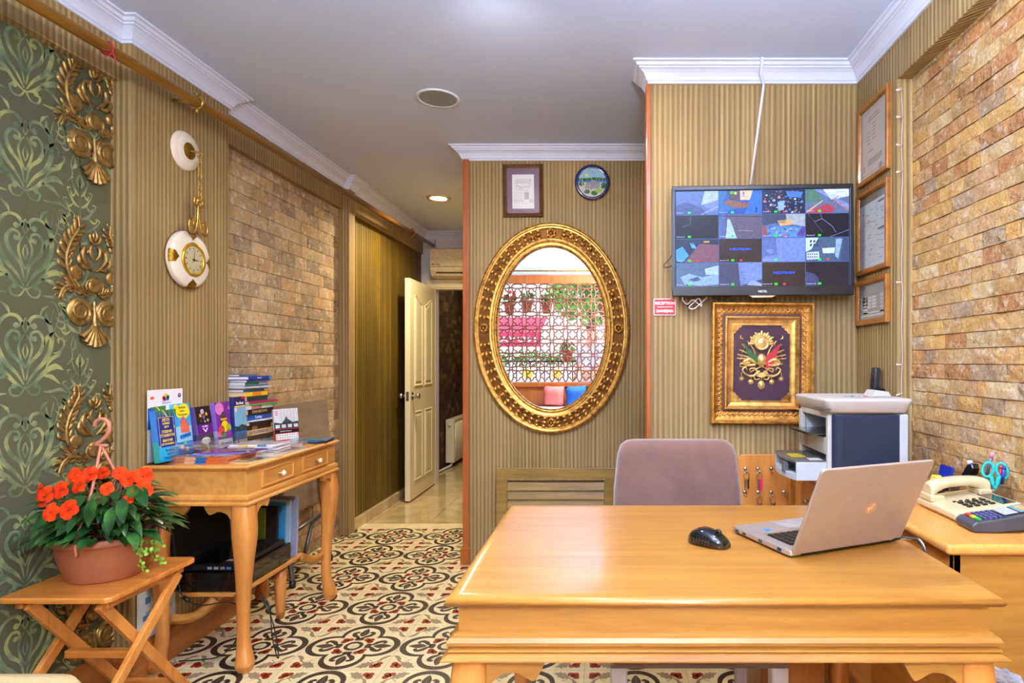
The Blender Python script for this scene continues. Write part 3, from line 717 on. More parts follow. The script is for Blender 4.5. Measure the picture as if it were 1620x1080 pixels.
downlight(.62, 1.5, 1.8, WARM, 'added fill downlight above the reception desk, out of the picture', 2.4, .6)  # added fill lamp, tilted towards the reception wall
downlight(-.42, 1.95, 10, WARM, 'added fill downlight left of the desk, out of the picture', 2.6, .5)  # added to brighten the mirror wall and the certificates
downlight(.62, -.2, 4, WARM, 'added fill downlight near the stone wall by the window')  # extra fill behind the camera, stone wall side
downlight(-.9, -.2, 4, WARM, 'added fill downlight near the green wall by the window')  # extra fill behind the camera, green wall side
downlight(-1.3, 7.0, 2.2, (1, .8, .5), 'added fill downlight in the passage behind the open door')  # added unseen lamp that brightens the passage

t = thing('added_fill_tube', 'added white fill tube by the window, out of the picture', 'ceiling light', (.1, -.9, 1.98))  # added cool fill behind the camera, kept clear of the mirror
MB().box(-.012, .012, -.56, .56, .03, .045).build('housing', M_WHITE, t, .003)
mb = MB(); [mb.tube([(0, y, .06), (0, y, ZC-1.98)], .004, 6) for y in (-.4, .4)]; mb.build('suspension', M_CHROME, t)
M_TL = G('fill_tube_glow'); M_TL.p(col=(1, 1, 1), ecol=(.66, .82, 1.0), estr=480.0)
MB().tube([(0, -.53, .01), (0, .53, .01)], .014, 12).build('tube', M_TL.m, t)

t = thing('added_fill_bowl', 'added bowl fill light above the front of the room, out of the picture', 'ceiling light', (.25, .5, 1.98))  # added bowl that throws fill light onto the ceiling, out of view
MB().lathe([(.0, -.06), (.08, -.055), (.15, -.03), (.2, .02), (.194, .02), (.14, -.02), (.07, -.045), (0, -.05)], None, 32).build('bowl', M_WHITE, t)
mb = MB(); [mb.tube([(.19*math.cos(a), .19*math.sin(a), .015), (0, 0, ZC-1.98)], .003, 6) for a in (0, 2.1, 4.2)]; mb.build('suspension', M_CHROME, t)
l = bpy.data.lights.new('ceiling_fill_light', 'AREA'); l.shape = 'DISK'; l.size = .3; l.energy = 60; l.color = (.64, .77, 1.0)
o = bpy.data.objects.new('ceiling_fill_light', l); COL.objects.link(o); o.parent = t; o.location = (0, 0, .0); o.rotation_euler = (PI, 0, 0)
# ================================================================ things on the walls
# ---- oval mirror
mx, mz = (872-CX)*3.55/F, EYE-(519-CY)*3.55/F
mi = thing('oval_mirror', 'large oval mirror in carved gilded frame on the ribbed wall', 'mirror', (mx, YA-.002, mz))
mi.rotation_euler = (.0155, 0, 0)                      # hung mirrors lean forward a touch
def emap(s, t, h): return Vector(((.468-s)*math.cos(t), -h, (.632-s*1.02)*math.sin(t)))
def esweep(prof, n=96, m=0):
    mb = MB(); return mb.loft([[emap(s, 2*PI*i/n, h) for i in range(n)] for s, h in prof], m, None, True, True, False)
mb = esweep([(0, 0), (0, .022), (.006, .034), (.014, .040), (.02, .036), (.024, .032), (.030, .036), (.034, .034), (.036, .026)])
mb.build('outer_moulding', M_GOLD, mi, recalc=False)
esweep([(.035, .026), (.06, .024), (.092, .024)]).build('glazed_band', gold('gilt_patina', (104, 64, 22), .5, (62, 36, 12)), mi, recalc=False)
esweep([(.092, .022), (.093, .034), (.098, .038), (.102, .034), (.106, .036), (.112, .030), (.122, .026), (.128, .030), (.134, .030), (.137, .024), (.143, .02), (.143, .008)]).build('inner_moulding', M_GOLD, mi, recalc=False)
mb = MB()
for i in range(190): mb.ball(emap(.003, 2*PI*i/190, .026), .0062, 6)
for i in range(170): mb.ball(emap(.140, 2*PI*i/170, .026), .0046, 6)
mb.build('beading', M_GOLD, mi, recalc=False)
q = random.Random(2); BANDS = [MB() for _ in range(4)]
def leaf3(mb, p, d, n, L, w):
    s = d.cross(n).normalized(); vs = []; N = 4
    for i in range(N+1):
        t = i/N; wd = w*math.sin(PI*min(1, t*.9+.1))*(1-t*.35) if i < N else 0
        c = p+d*L*t+n*(.010*math.sin(PI*t)+.004)
        vs += [c-s*wd-n*.004, c+n*.004, c+s*wd-n*.004]
    fs = []
    for i in range(N): fs += [(3*i, 3*i+1, 3*i+4, 3*i+3), (3*i+1, 3*i+2, 3*i+5, 3*i+4)]
    mb.add(vs, fs, 0, None, True)
NL = 64
for k in range(NL):
    t = 2*PI*(k+.5)/NL
    near = min(abs((t-a+PI) % (2*PI)-PI) for a in (0, PI/2, PI, 3*PI/2))
    if near < .09: continue
    mb = BANDS[int(t/(PI/2)) % 4]; qd = (t-PI/2) % (2*PI); sg = -1 if qd < PI else 1     # leaves run down from the top rosette on both sides
    sg = -sg
    for s_, off in ((.048, .35), (.064, 0), (.080, -.35)):
        p = emap(s_, t, .024); tn = (emap(s_, t+.01*sg, .024)-p).normalized(); rad = (emap(s_+.01, t, .024)-p).normalized()
        leaf3(mb, p, (tn-rad*off*1.5).normalized(), Vector((0, -1, 0)), .04, .0115)
    if k % 3 == 0: mb.ball(emap(.064+q.uniform(-.012, .012), t+.03, .036), .0125, 8)
[mb.build('carved_leaf_band', M_GOLD, mi, recalc=False) for mb in BANDS]
for a in (0, PI/2, PI, 3*PI/2):
    c = emap(.064, a, .026); f = fr(c, (1, 0, 0), (0, 0, 1), (0, -1, 0)); mb = MB()
    mb.lathe([(.03, 0), (.029, .008), (.022, .012), (.018, .008)], f, 20)
    for i in range(6):
        b = i*PI/3; mb.ball(f(.019*math.cos(b), .019*math.sin(b), .012), .009, 8)
    mb.ball(f(0, 0, .012), .008, 8); mb.build('rosette', M_GOLD, mi, recalc=False)
MB().loft([[emap(.14, 2*PI*i/96, .012) for i in range(96)], [emap(.14, 2*PI*i/96, .008) for i in range(96)]], sm=False).build('mirror_glass', M_MIRROR, mi)

# ---- a general picture frame built from a swept profile: local x right, y up, z towards the room
def frame_sweep(w_, h_, prof):
    mb = MB(); rings = []
    for sx, sy in ((-1, -1), (1, -1), (1, 1), (-1, 1), (-1, -1)):
        rings.append([Vector((sx*(w_/2-s), sy*(h_/2-s), h)) for s, h in prof])
    return mb.loft(rings, 0, None, False, False)
def wall_m(pos, face):   # matrix placing a local picture (x right, y up, z out) on a wall
    if face == 'back': return Matrix(((1, 0, 0, pos[0]), (0, 0, -1, pos[1]), (0, 1, 0, pos[2]), (0, 0, 0, 1)))
    if face == 'right': return Matrix(((0, 0, -1, pos[0]), (-1, 0, 0, pos[1]), (0, 1, 0, pos[2]), (0, 0, 0, 1)))
    return Matrix(((0, 0, 1, pos[0]), (1, 0, 0, pos[1]), (0, 1, 0, pos[2]), (0, 0, 0, 1)))
def on_wall(name, label, cat, pos, face, roll=0, group=None, yaw=0):
    t = thing(name, label, cat, group=group); t.matrix_world = wall_m(pos, face) @ Matrix.Rotation(yaw, 4, 'Y') @ Matrix.Rotation(roll, 4, 'Z'); return t
L2 = fr((0, 0, 0), (1, 0, 0), (0, 1, 0))

# ---- framed drawing left of the plate
c = Wp(828, 302, YA); fw, fh = 63*YA/F, 83*YA/F
t = on_wall('picture_frame', 'dark framed pencil drawing with mauve mount above the oval mirror', 'picture', (c.x, YA, c.z), 'back', .01)
frame_sweep(fw, fh, [(0, 0), (0, .018), (.006, .022), (.014, .016), (.020, .012)]).build('frame', M_DARKW, t, recalc=False)
frame_sweep(fw-.038, fh-.038, [(0, .010), (.002, .015), (.005, .010)]).build('gilt_slip', M_GOLD, t, recalc=False)
mb = MB(); mb.rect(L2, -fw/2+.02, fw/2-.02, -fh/2+.02, fh/2-.02, .008, 0, (112, 82, 108)); mb.build('mount', PRINT, t, recalc=False)
mb = MB(); a, b = .066, .103; mb.rect(L2, -a, a, -b-.006, b-.006, .0088, 0, (226, 224, 226))
ink = (120, 118, 124); f2 = fr((0, 0, .0092), (1, 0, 0), (0, 1, 0))
def line(p, w_=.0014, cc=ink): mb.ribbon(p, w_, f2, 0, 0, cc)
for y in (.055, .05, .045, .025): line([(-.045, y), (.045, y)])
line(spl([(-.045, .055), (-.05, .063), (-.03, .067), (.03, .067), (.05, .063), (.045, .055)], 4)); line([(-.045, .045), (-.035, .025)]); line([(.045, .045), (.035, .025)])
for i in range(8): line([(-.04+.0115*i, .056), (-.036+.0115*i, .065)])
line(circ(.012, 14, -.035, .018)+[(-.023, .018)]); line(circ(.007, 10, -.01, .012)); line([(-.02, .018), (.035, .018), (.035, .0), (-.005, .0), (-.005, .018)])
mb.rect(f2, .008, .034, -.052, -.01, .0002, 0, (176, 174, 180)); line([(.008, -.052), (.034, -.052), (.034, -.01), (.008, -.01), (.008, -.052)])
for i in range(4):
    line(circ(.005, 8, -.05+.016*i, -.058)); line([(-.055+.016*i, -.066), (-.045+.016*i, -.066)])
for i in range(4): line([(-.05+.02*i, -.075), (-.04+.02*i, -.075)]); line([(-.052, -.01-.012*i), (-.005, -.01-.012*i)], .0007)
for i in range(3): line([(.04, -.055-.008*i), (.06, -.055-.008*i)]); line([(.04+.01*i, -.05), (.04+.01*i, -.075)])
mb.build('drawing', PRINT, t, recalc=False)
MB().rect(L2, -fw/2+.02, fw/2-.02, -fh/2+.02, fh/2-.02, .012).build('glazing', M_PANE, t, recalc=False)

# ---- painted ceramic plate
c = Wp(937, 289.5, YA); pr_ = 27.5*YA/F
t = on_wall('wall_plate', 'round blue rimmed ceramic plate painted with a domed mosque', 'plate', (c.x, YA, c.z), 'back')
MB().lathe([(0, .004), (pr_*.6, .004), (pr_*.8, .008), (pr_, .022), (pr_, .018), (pr_*.75, .002), (0, 0)], None, 40).build('plate_body', pm('cobalt_glaze', (28, 30, 84), .12, coat=.6), t)
mb = MB(); r_ = pr_*.83; D = lambda h: fr((0, 0, .009+h), (1, 0, 0), (0, 1, 0))
def chord(y0, y1, cc, h):
    pts = []
    for k in range(13):
        y = y0+(y1-y0)*k/12; pts.append((math.sqrt(max(0, r_*r_-y*y)), y))
    mb.poly(pts+[(-x, y) for x, y in pts[::-1]], D(h), 0, 0, cc)
chord(-r_, r_, (198, 196, 192), 0); chord(.28*r_, r_, (150, 196, 226), .0002); chord(.16*r_, .32*r_, (70, 130, 60), .0004); chord(.02*r_, .16*r_, (40, 120, 196), .0004)
chord(-r_, -.62*r_, (206, 204, 196), .0004)
for x, y, rr in ((-.6, .2, .2), (-.2, .24, .16), (.15, .26, .2), (.5, .24, .2), (.75, .2, .14)): mb.poly(circ(rr*r_, 14, x*r_, y*r_, rr*r_*.6), D(.0005), 0, 0, (46, 104, 44))
for x, y, rr in ((-.75, -.1, .2), (.8, -.12, .2), (.78, -.3, .18), (-.35, -.62, .22), (.15, -.72, .24)): mb.poly(circ(rr*r_, 14, x*r_, y*r_, rr*r_*.7), D(.0006), 0, 0, (50, 110, 50))
mb.poly(circ(.26*r_, 16, .45*r_, -.56*r_, .16*r_), D(.0007), 0, 0, (150, 190, 70)); mb.poly(circ(.11*r_, 14, -.38*r_, .5*r_), D(.0007), 0, 0, (240, 200, 40))
mb.rect(D(.0008), -.5*r_, .55*r_, -.42*r_, -.08*r_, 0, 0, (168, 166, 168)); mb.poly(circ(.24*r_, 20, .05*r_, -.06*r_), D(.0009), 0, 0, (142, 146, 156))
for x in (-.3, .35): mb.poly(circ(.13*r_, 14, x*r_, -.1*r_), D(.0009), 0, 0, (150, 152, 160))
for i in range(6): mb.rect(D(.0010), (-.45+.16*i)*r_, (-.4+.16*i)*r_, -.4*r_, -.26*r_, 0, 0, (112, 108, 116))
for x, b0, b1 in ((-.68, -.5, .42), (-.5, -.6, .1), (-.05, -.5, .5), (.28, -.35, .5), (.5, -.3, .45), (.72, -.2, .55), (-.15, -.78, .0)):
    mb.poly([((x-.03)*r_, b0*r_), ((x+.03)*r_, b0*r_), ((x+.02)*r_, (b1-.16)*r_), (x*r_, b1*r_), ((x-.02)*r_, (b1-.16)*r_)], D(.0011), 0, 0, (196, 192, 180) if x < -.1 else (140, 142, 152))
for x, y in ((-.05, .78), (.16, .66)): mb.ribbon([(x*r_, y*r_), ((x+.14)*r_, (y-.06)*r_)], [.004, .001], D(.0011), 0, 0, (206, 40, 50))
for i in range(44):
    a = 2*PI*i/44; mb.poly(circ(.0022, 6, pr_*.92*math.cos(a), pr_*.92*math.sin(a)), D(.0072), 0, 0, (206, 210, 226))
mb.build('painted_scene', GLOSSP, t, recalc=False)

# ---- louvred vent door low on the mirror wall
v0, v1, vt = -.674, .042, .58
t = thing('vent_door', 'olive brown louvred wooden vent panel under the oval mirror', 'vent', ((v0+v1)/2, YA, 0)); hw = (v1-v0)/2
M_VENT = wood('olive_stained_wood', (112, 84, 28), (164, 128, 60), 'x', rough=.45); M_VENTZ = wood('olive_stained_wood_up', (112, 84, 28), (164, 128, 60), 'z', rough=.45)
mb = MB(); mb.box(-hw, hw, -.018, -.001, vt-.062, vt); mb.box(-hw, hw, -.018, -.001, .06, .12); mb.box(-hw, -hw+.06, -.018, -.001, .12, vt-.062); mb.box(hw-.06, hw, -.018, -.001, .12, vt-.062)
mb.build('frame', M_VENT, t, .003)
mb = MB(); mb.box(-hw+.06, hw-.06, -.022, -.004, vt-.074, vt-.063); mb.box(-hw+.06, -hw+.068, -.022, -.004, .12, vt-.07); mb.box(hw-.068, hw-.06, -.022, -.004, .12, vt-.07)
mb.build('inner_bead', M_VENTZ, t, .002)
MB().box(-hw+.06, hw-.06, -.003, -.001, .12, vt-.07).build('backing', M_DARKW, t)
for k in range(7):
    z = vt-.082-.054*k; f = fr((0, -.014, z-.05), (1, 0, 0), (0, .012, .05))
    mb = MB(); mb.fbox(f, -hw+.068, hw-.068, 0, .046, -.003, .003); mb.box(-hw+.068, hw-.068, -.02, -.008, z-.054, z-.046); mb.build('louvre', M_VENT, t, .001)

# ---- television showing sixteen camera pictures
tc = (Wp(1063, 293, 2.50)+Wp(1350, 290, 2.50)+Wp(1348, 464, 2.50)+Wp(1066, 470, 2.50))/4
tw, th = 285*2.50/F, 175.5*2.50/F
t = on_wall('television', 'black wall television showing sixteen security camera pictures', 'television', (tc.x, 2.515, tc.z), 'back', .004, None, -.045)
mb = MB(); mb.box(-tw/2, tw/2, -th/2, th/2, -.03, 0); mb.box(-.2, .2, -.14, .14, -.062, -.03)
mb.build('casing', M_BLACK, t, .006)
mb = MB(); bz, bb = .016, .040
P_ = [(-tw/2, -th/2), (tw/2, -th/2), (tw/2, th/2), (-tw/2, th/2)]
mb.box(-tw/2, tw/2, -th/2, -th/2+bb, 0, .010); mb.box(-tw/2, tw/2, th/2-bz-.004, th/2, 0, .010); mb.box(-tw/2, -tw/2+bz, -th/2+bb, th/2-bz, 0, .010); mb.box(tw/2-bz, tw/2, -th/2+bb, th/2-bz, 0, .010)
mb.build('bezel', M_BLACK, t, .003)
mb = MB(); mb.prism([(-.055, -th/2), (.055, -th/2), (.04, -th/2-.008), (-.04, -th/2-.008)], L2, -.01, .008); mb.build('logo_strip', M_CHROME, t)
mb = MB(); text(mb, 'VESTEL', L2, .0, -th/2+.017, .0125, .0106, 0, (220, 220, 226), 'CENTER', .02); mb.build('brand_lettering', PRINT, t, recalc=False)
mb = MB(); sx0, sx1, sy0, sy1 = -tw/2+bz, tw/2-bz, -th/2+bb, th/2-bz-.004
cw, ch = (sx1-sx0)/4, (sy1-sy0)/4
mb.rect(L2, sx0, sx1, sy0, sy1, .001, 0, (50, 74, 130))
def cell(i, j, bgc):
    x0, y0 = sx0+i*cw, sy1-(j+1)*ch; g_ = .0012
    mb.rect(L2, x0+g_, x0+cw-g_, y0+g_, y0+ch-g_, .0013, 0, bgc)
    def pt(p): return (x0+g_+p[0]*(cw-2*g_), y0+g_+p[1]*(ch-2*g_))
    hz = lambda c: tuple(x*.74+y*.26 for x, y in zip(c, (58, 78, 132)))  # blue haze of the screen mixed into the picture colours
    def P(pts, cc, h=.0015): cc = hz(cc); mb.poly([pt(p) for p in pts], L2, h, 0, cc)
    def Ln(pts, cc, w_=.0016, h=.0017): cc = hz(cc); mb.ribbon([pt(p) for p in pts], w_, L2, h, 0, cc)
    return P, Ln, x0, y0
q = random.Random(21)
P, Ln, *_ = cell(0, 0, (64, 84, 138)); P([(0, .4), (.25, .55), (.6, .3), (.75, 0), (0, 0)], (44, 56, 98)); P([(.68, 1), (1, 1), (1, .62), (.6, .42)], (150, 166, 210)); P([(.6, .42), (1, .62), (1, .2), (.62, .0), (.8, .2)], (90, 106, 160)); Ln([(.6, 0), (1, .35)], (170, 190, 236))
for k in range(4): Ln([(.68, .9-.12*k), (1, .92-.1*k)], (80, 94, 140), .0008)
P, Ln, *_ = cell(1, 0, (22, 60, 140)); P([(0, 1), (.2, 1), (.1, .45), (.5, .25), (0, .1)], (30, 84, 140)); P([(.1, .5), (.2, .62), (.75, .45), (.62, .25), (.3, .28)], (120, 64, 28)); P([(.18, 1), (.5, 1), (.5, .58), (.28, .6)], (60, 44, 50)); P([(.5, 1), (.8, 1), (.72, .6), (.5, .6)], (206, 170, 120)); P([(.26, .97), (.34, .97), (.34, .86), (.27, .86)], (40, 190, 60)); P([(.35, .95), (.42, .95), (.42, .84), (.36, .84)], (236, 220, 60)); P([(.55, .95), (.6, .95), (.6, .7), (.55, .7)], (40, 60, 200)); P([(.8, 1), (1, 1), (1, 0), (.6, 0)], (26, 84, 170)); P([(.86, .3), (.9, .3), (.9, .05), (.86, .05)], (20, 20, 50))
P, Ln, *_ = cell(2, 0, (24, 28, 52))
for k in range(90): 
    x, y = q.uniform(.05, .97), q.uniform(.03, .95); cc = q.choice([(196, 80, 50), (60, 90, 170), (90, 110, 180), (40, 60, 100), (170, 180, 220), (60, 80, 90)]); s = q.uniform(.012, .035)
    P([(x-s, y-s*1.5), (x+s, y-s), (x+s*.6, y+s*1.6), (x-s*.8, y+s)], cc, .0015+.00002*k)
P([(.55, .95), (.95, .9), (.9, .65), (.6, .7)], (50, 96, 190), .0036); P([(.38, .1), (.5, .15), (.52, .55), (.36, .5)], (120, 150, 226), .0036)
P, Ln, *_ = cell(3, 0, (70, 84, 120)); P([(.4, 1), (1, 1), (1, .7), (.6, .55)], (190, 206, 240)); P([(0, .0), (.5, .4), (.7, .2), (.6, 0)], (150, 34, 44)); P([(0, 1), (.2, 1), (.4, .6), (0, .4)], (60, 100, 70)); P([(.2, 1), (.35, 1), (1, .35), (1, .15)], (110, 122, 170)); Ln([(.02, .05), (.4, .52)], (240, 200, 40), .0024); Ln([(.05, .0), (.25, .3)], (230, 60, 30), .0024); Ln([(.6, .6), (1, .1)], (230, 70, 40), .0024)
for k in range(10): Ln([(q.uniform(.5, 1), q.uniform(.3, .9)), (q.uniform(.5, 1), q.uniform(.3, .9))], (26, 30, 50), .0012)
P, Ln, *_ = cell(0, 1, (14, 10, 12)); Ln([(.17, .5), (.35, .62), (.34, .95)], (120, 130, 160), .0012)
P, Ln, *_ = cell(1, 1, (70, 64, 88)); P([(0, 1), (.16, 1), (.14, 0), (0, 0)], (60, 78, 130)); P([(.2, .82), (.26, .8), (.42, 0), (.16, 0)], (150, 176, 220)); Ln([(.45, .33), (.8, .3)], (150, 140, 160), .0018); Ln([(0, .96), (1, .9)], (24, 22, 34), .003)
P, Ln, *_ = cell(2, 1, (56, 80, 130)); P([(0, 1), (.55, 1), (.55, .6), (.3, .62), (0, .5)], (40, 44, 62)); P([(.55, 1), (1, 1), (1, .45), (.6, .6)], (140, 146, 150)); P([(.35, .72), (.7, .78), (.72, .55), (.42, .5)], (200, 150, 70)); P([(.05, .3), (.35, .5), (.95, .42), (.8, .0), (.2, .05)], (70, 110, 170))
for k in range(26): x, y = q.uniform(.15, .85), q.uniform(.03, .42); P([(x-.03, y), (x, y-.03), (x+.03, y), (x, y+.03)], (40, 60, 110) if k % 2 else (130, 164, 206), .0017)
P([(.8, .1), (.95, .5), (1, .4), (.98, .05)], (60, 40, 120), .0019); P([(0, .6), (.1, .4), (.14, .1), (0, .1)], (120, 56, 40), .0019)
P, Ln, *_ = cell(3, 1, (20, 16, 26)); Ln([(.2, .66), (.38, .78), (.62, .45), (.7, .2)], (130, 150, 226), .0014); Ln([(.05, 1), (.4, .2)], (70, 80, 130), .0012); Ln([(.55, .0), (1, .3)], (110, 130, 200), .0014); Ln([(.38, .78), (.34, 1)], (100, 120, 190), .0012)
P, Ln, *_ = cell(0, 2, (26, 34, 70)); P([(.2, 0), (1, 0), (1, .75), (.55, .8)], (104, 56, 60)); P([(0, 1), (1, 1), (1, .82), (.5, .8), (0, .6)], (20, 22, 40)); P([(0, .55), (.15, .7), (.3, .3), (.15, .02), (0, .1)], (56, 140, 206)); P([(.32, .85), (.42, .85), (.48, .6), (.38, .62)], (60, 150, 220)); P([(.65, .92), (.8, .92), (.78, .85), (.66, .85)], (220, 170, 40))
for k in range(8): Ln([(.0, .5-.06*k), (.25, .6-.07*k)], (24, 60, 110), .0012)
P, Ln, x0, y0 = cell(1, 2, (40, 30, 26)); text(mb, 'NEUTRON', L2, x0+cw*.5, y0+ch*.55, .0125, .0018, 0, (30, 70, 255), 'CENTER', .04, 1.5)
P, Ln, *_ = cell(2, 2, (84, 104, 168)); P([(0, 1), (.32, 1), (.36, .3), (0, .2)], (70, 88, 146)); P([(.1, .5), (.25, .55), (.24, .35), (.12, .38)], (104, 122, 180)); Ln([(.34, 1), (.36, .3)], (120, 140, 196)); [Ln([(.36, .3), (.6+.1*k, .95-.2*k)], (74, 92, 150), .0008) for k in range(4)]; Ln([(.36, .3), (.2, 0)], (70, 88, 140))
P, Ln, *_ = cell(3, 2, (52, 70, 100)); P([(0, 1), (.3, 1), (.12, .5), (0, .4)], (176, 200, 220)); P([(.86, 1), (1, 1), (1, 0), (.8, 0)], (40, 50, 74)); P([(.02, .38), (.3, .42), (.32, .1), (.02, .1)], (176, 196, 216)); P([(.38, .55), (.68, .58), (.66, .34), (.4, .34)], (190, 206, 222)); P([(.7, .95), (.85, .95), (.75, .1), (.68, .2)], (120, 146, 180)); 
for k in range(6): P([(.1+.08*(k % 3), .9-.16*(k//3)), (.15+.08*(k % 3), .9-.16*(k//3)), (.13+.08*(k % 3), .8-.16*(k//3)), (.09+.08*(k % 3), .8-.16*(k//3))], (30, 36, 52), .0017)
for k in range(10): P([(.04+.05*(k % 5), .34-.12*(k//5)), (.07+.05*(k % 5), .34-.12*(k//5)), (.07+.05*(k % 5), .27-.12*(k//5)), (.04+.05*(k % 5), .27-.12*(k//5))], (50, 60, 84), .0017)
P, Ln, *_ = cell(0, 3, (64, 84, 118)); P([(.1, .4), (.3, .55), (.62, .4), (1, .55), (1, .1), (.6, .02), (.2, .12)], (120, 150, 190)); P([(.3, .3), (.5, .42), (.6, .3), (.42, .2)], (40, 54, 84)); P([(.68, .75), (1, .9), (1, .5), (.7, .5)], (150, 176, 206))
for k in range(6): Ln([(.3+.1*k, .2), (.34+.1*k, .36)], (60, 76, 106), .001)
P, Ln, *_ = cell(1, 3, (52, 54, 84)); P([(.45, 1), (1, 1), (1, .3), (.5, .0)], (96, 114, 174)); P([(.45, .9), (.75, .35), (.7, .1), (.5, .02)], (70, 82, 130)); [Ln([(.5, .1+.1*k), (.72+.03*k, .2+.08*k)], (140, 160, 210), .0014) for k in range(5)]; P([(.75, .3), (1, .1), (1, 0), (.66, .05)], (130, 146, 206))
P, Ln, x0, y0 = cell(2, 3, (40, 30, 26)); text(mb, 'NEUTRON', L2, x0+cw*.5, y0+ch*.55, .0125, .0018, 0, (30, 70, 255), 'CENTER', .04, 1.5)
P, Ln, *_ = cell(3, 3, (28, 22, 30)); P([(0, 0), (.3, .0), (.3, .3), (.2, .5), (0, .6)], (44, 42, 76))
for j in range(4):
    for i in range(4):
        x0, y0 = sx0+i*cw, sy1-(j+1)*ch
        text(mb, 'Kamera %d' % (j*4+i+1), L2, x0+.004, y0+.009, .0085, .0042, 0, (150, 160, 200), 'LEFT')
        mb.rect(L2, x0+.052, x0+.064, y0+.005, y0+.013, .0042, 0, (20, 220, 30))
        if (i, j) in ((2, 0), (2, 1), (0, 2), (1, 2), (3, 2), (2, 3)): mb.rect(L2, x0+.088, x0+.098, y0+.005, y0+.012, .0042, 0, (226, 40, 40))
mb.build('screen', screen_mat('lit_screen', 1.0), t, recalc=False)

# ---- crest in a gilded frame under the television
c = Wp(1204.5, 574, 2.585); fw, fh = 161*2.585/F, 191*2.585/F
t = on_wall('crest_picture', 'ornate gold framed picture of a gilded crest under the television', 'picture', (c.x, YB-.001, c.z), 'back', -.008)
frame_sweep(fw, fh, [(0, 0), (0, .03), (.004, .035), (.010, .035), (.014, .030), (.016, .024)]).build('outer_moulding', M_GOLD, t, recalc=False)
frame_sweep(fw-.03, fh-.03, [(0, .026), (.008, .020), (.02, .014), (.034, .012)]).build('carved_cove', gold('cove_gilt', (190, 134, 60), .42, (120, 72, 28)), t, recalc=False)
mb = MB()
for sd in range(4):
    L_ = (fw if sd % 2 == 0 else fh)-.04; n = int(L_/.021)
    for k in range(n):
        u = -L_/2+(k+.5)*L_/n; v = -((fh if sd % 2 == 0 else fw)/2-.032)
        f = fr((0, 0, .016), *(((1, 0, 0), (0, 1, 0)), ((0, 1, 0), (-1, 0, 0)), ((-1, 0, 0), (0, -1, 0)), ((0, -1, 0), (1, 0, 0)))[sd])
        mb.dome(spl([(u-.008, v-.006), (u-.009, v+.006), (u, v+.011), (u+.007, v+.003), (u+.001, v-.002)], 3), [.002, .006, .006, .005, .003], f, 0, .8)
        mb.ball(f(u+.009, v-.008, .002), .0035, 6); mb.ball(f(u, v+.0165, -.002), .003, 6)
mb.build('carved_ornament', M_GOLDW, t, recalc=False)
frame_sweep(fw-.098, fh-.098, [(0, .012), (.012, .013), (.013, .016)]).build('brown_band', pm('oxblood_band', (92, 44, 26), .5), t, recalc=False)
frame_sweep(fw-.122, fh-.122, [(0, .012), (.001, .019), (.006, .02), (.007, .016), (.016, .008), (.030, .004), (.033, .004), (.034, .008), (.038, .008), (.039, .002)]).build('inner_moulding', M_GOLDW, t, recalc=False)
iw, ih = fw-.196, fh-.196
mb = MB(); mb.rect(L2, -iw/2-.004, iw/2+.004, -ih/2-.004, ih/2+.004, .003); mb.build('velvet_ground', pm('aubergine_velvet', (74, 44, 62), .85, sc=200), t, recalc=False)
mb = MB()
for sd in range(4):
    L_ = (fw if sd % 2 == 0 else fh)-.13; n = int(L_/.0075)
    for k in range(n+1):
        u = -L_/2+k*L_/n; v = -((fh if sd % 2 == 0 else fw)/2-.0645)
        f = fr((0, 0, .019), *(((1, 0, 0), (0, 1, 0)), ((0, 1, 0), (-1, 0, 0)), ((-1, 0, 0), (0, -1, 0)), ((0, -1, 0), (1, 0, 0)))[sd]); mb.ball(f(u, v, 0), .003, 6)
mb.build('beading', M_GOLDW, t, recalc=False)
mb = MB()
for sx in (1, -1):
    for sy in (1, -1):
        f = fr((sx*iw/2, sy*ih/2, .004), (-sx, 0, 0), (0, -sy, 0), (0, 0, 1))
        mb.prism([(0, 0), (.038, 0), (.036, .01), (.026, .014), (.022, .022), (.014, .026), (.010, .036), (0, .038)], f, 0, .001)
        for k in range(6):
            a = .12+k*.26; mb.dome([(.004*math.cos(a), .004*math.sin(a)), (.03*math.cos(a), .03*math.sin(a))], [.002, .005], f, .001, .6)
mb.build('corner_spandrel', M_GOLDW, t, recalc=False)
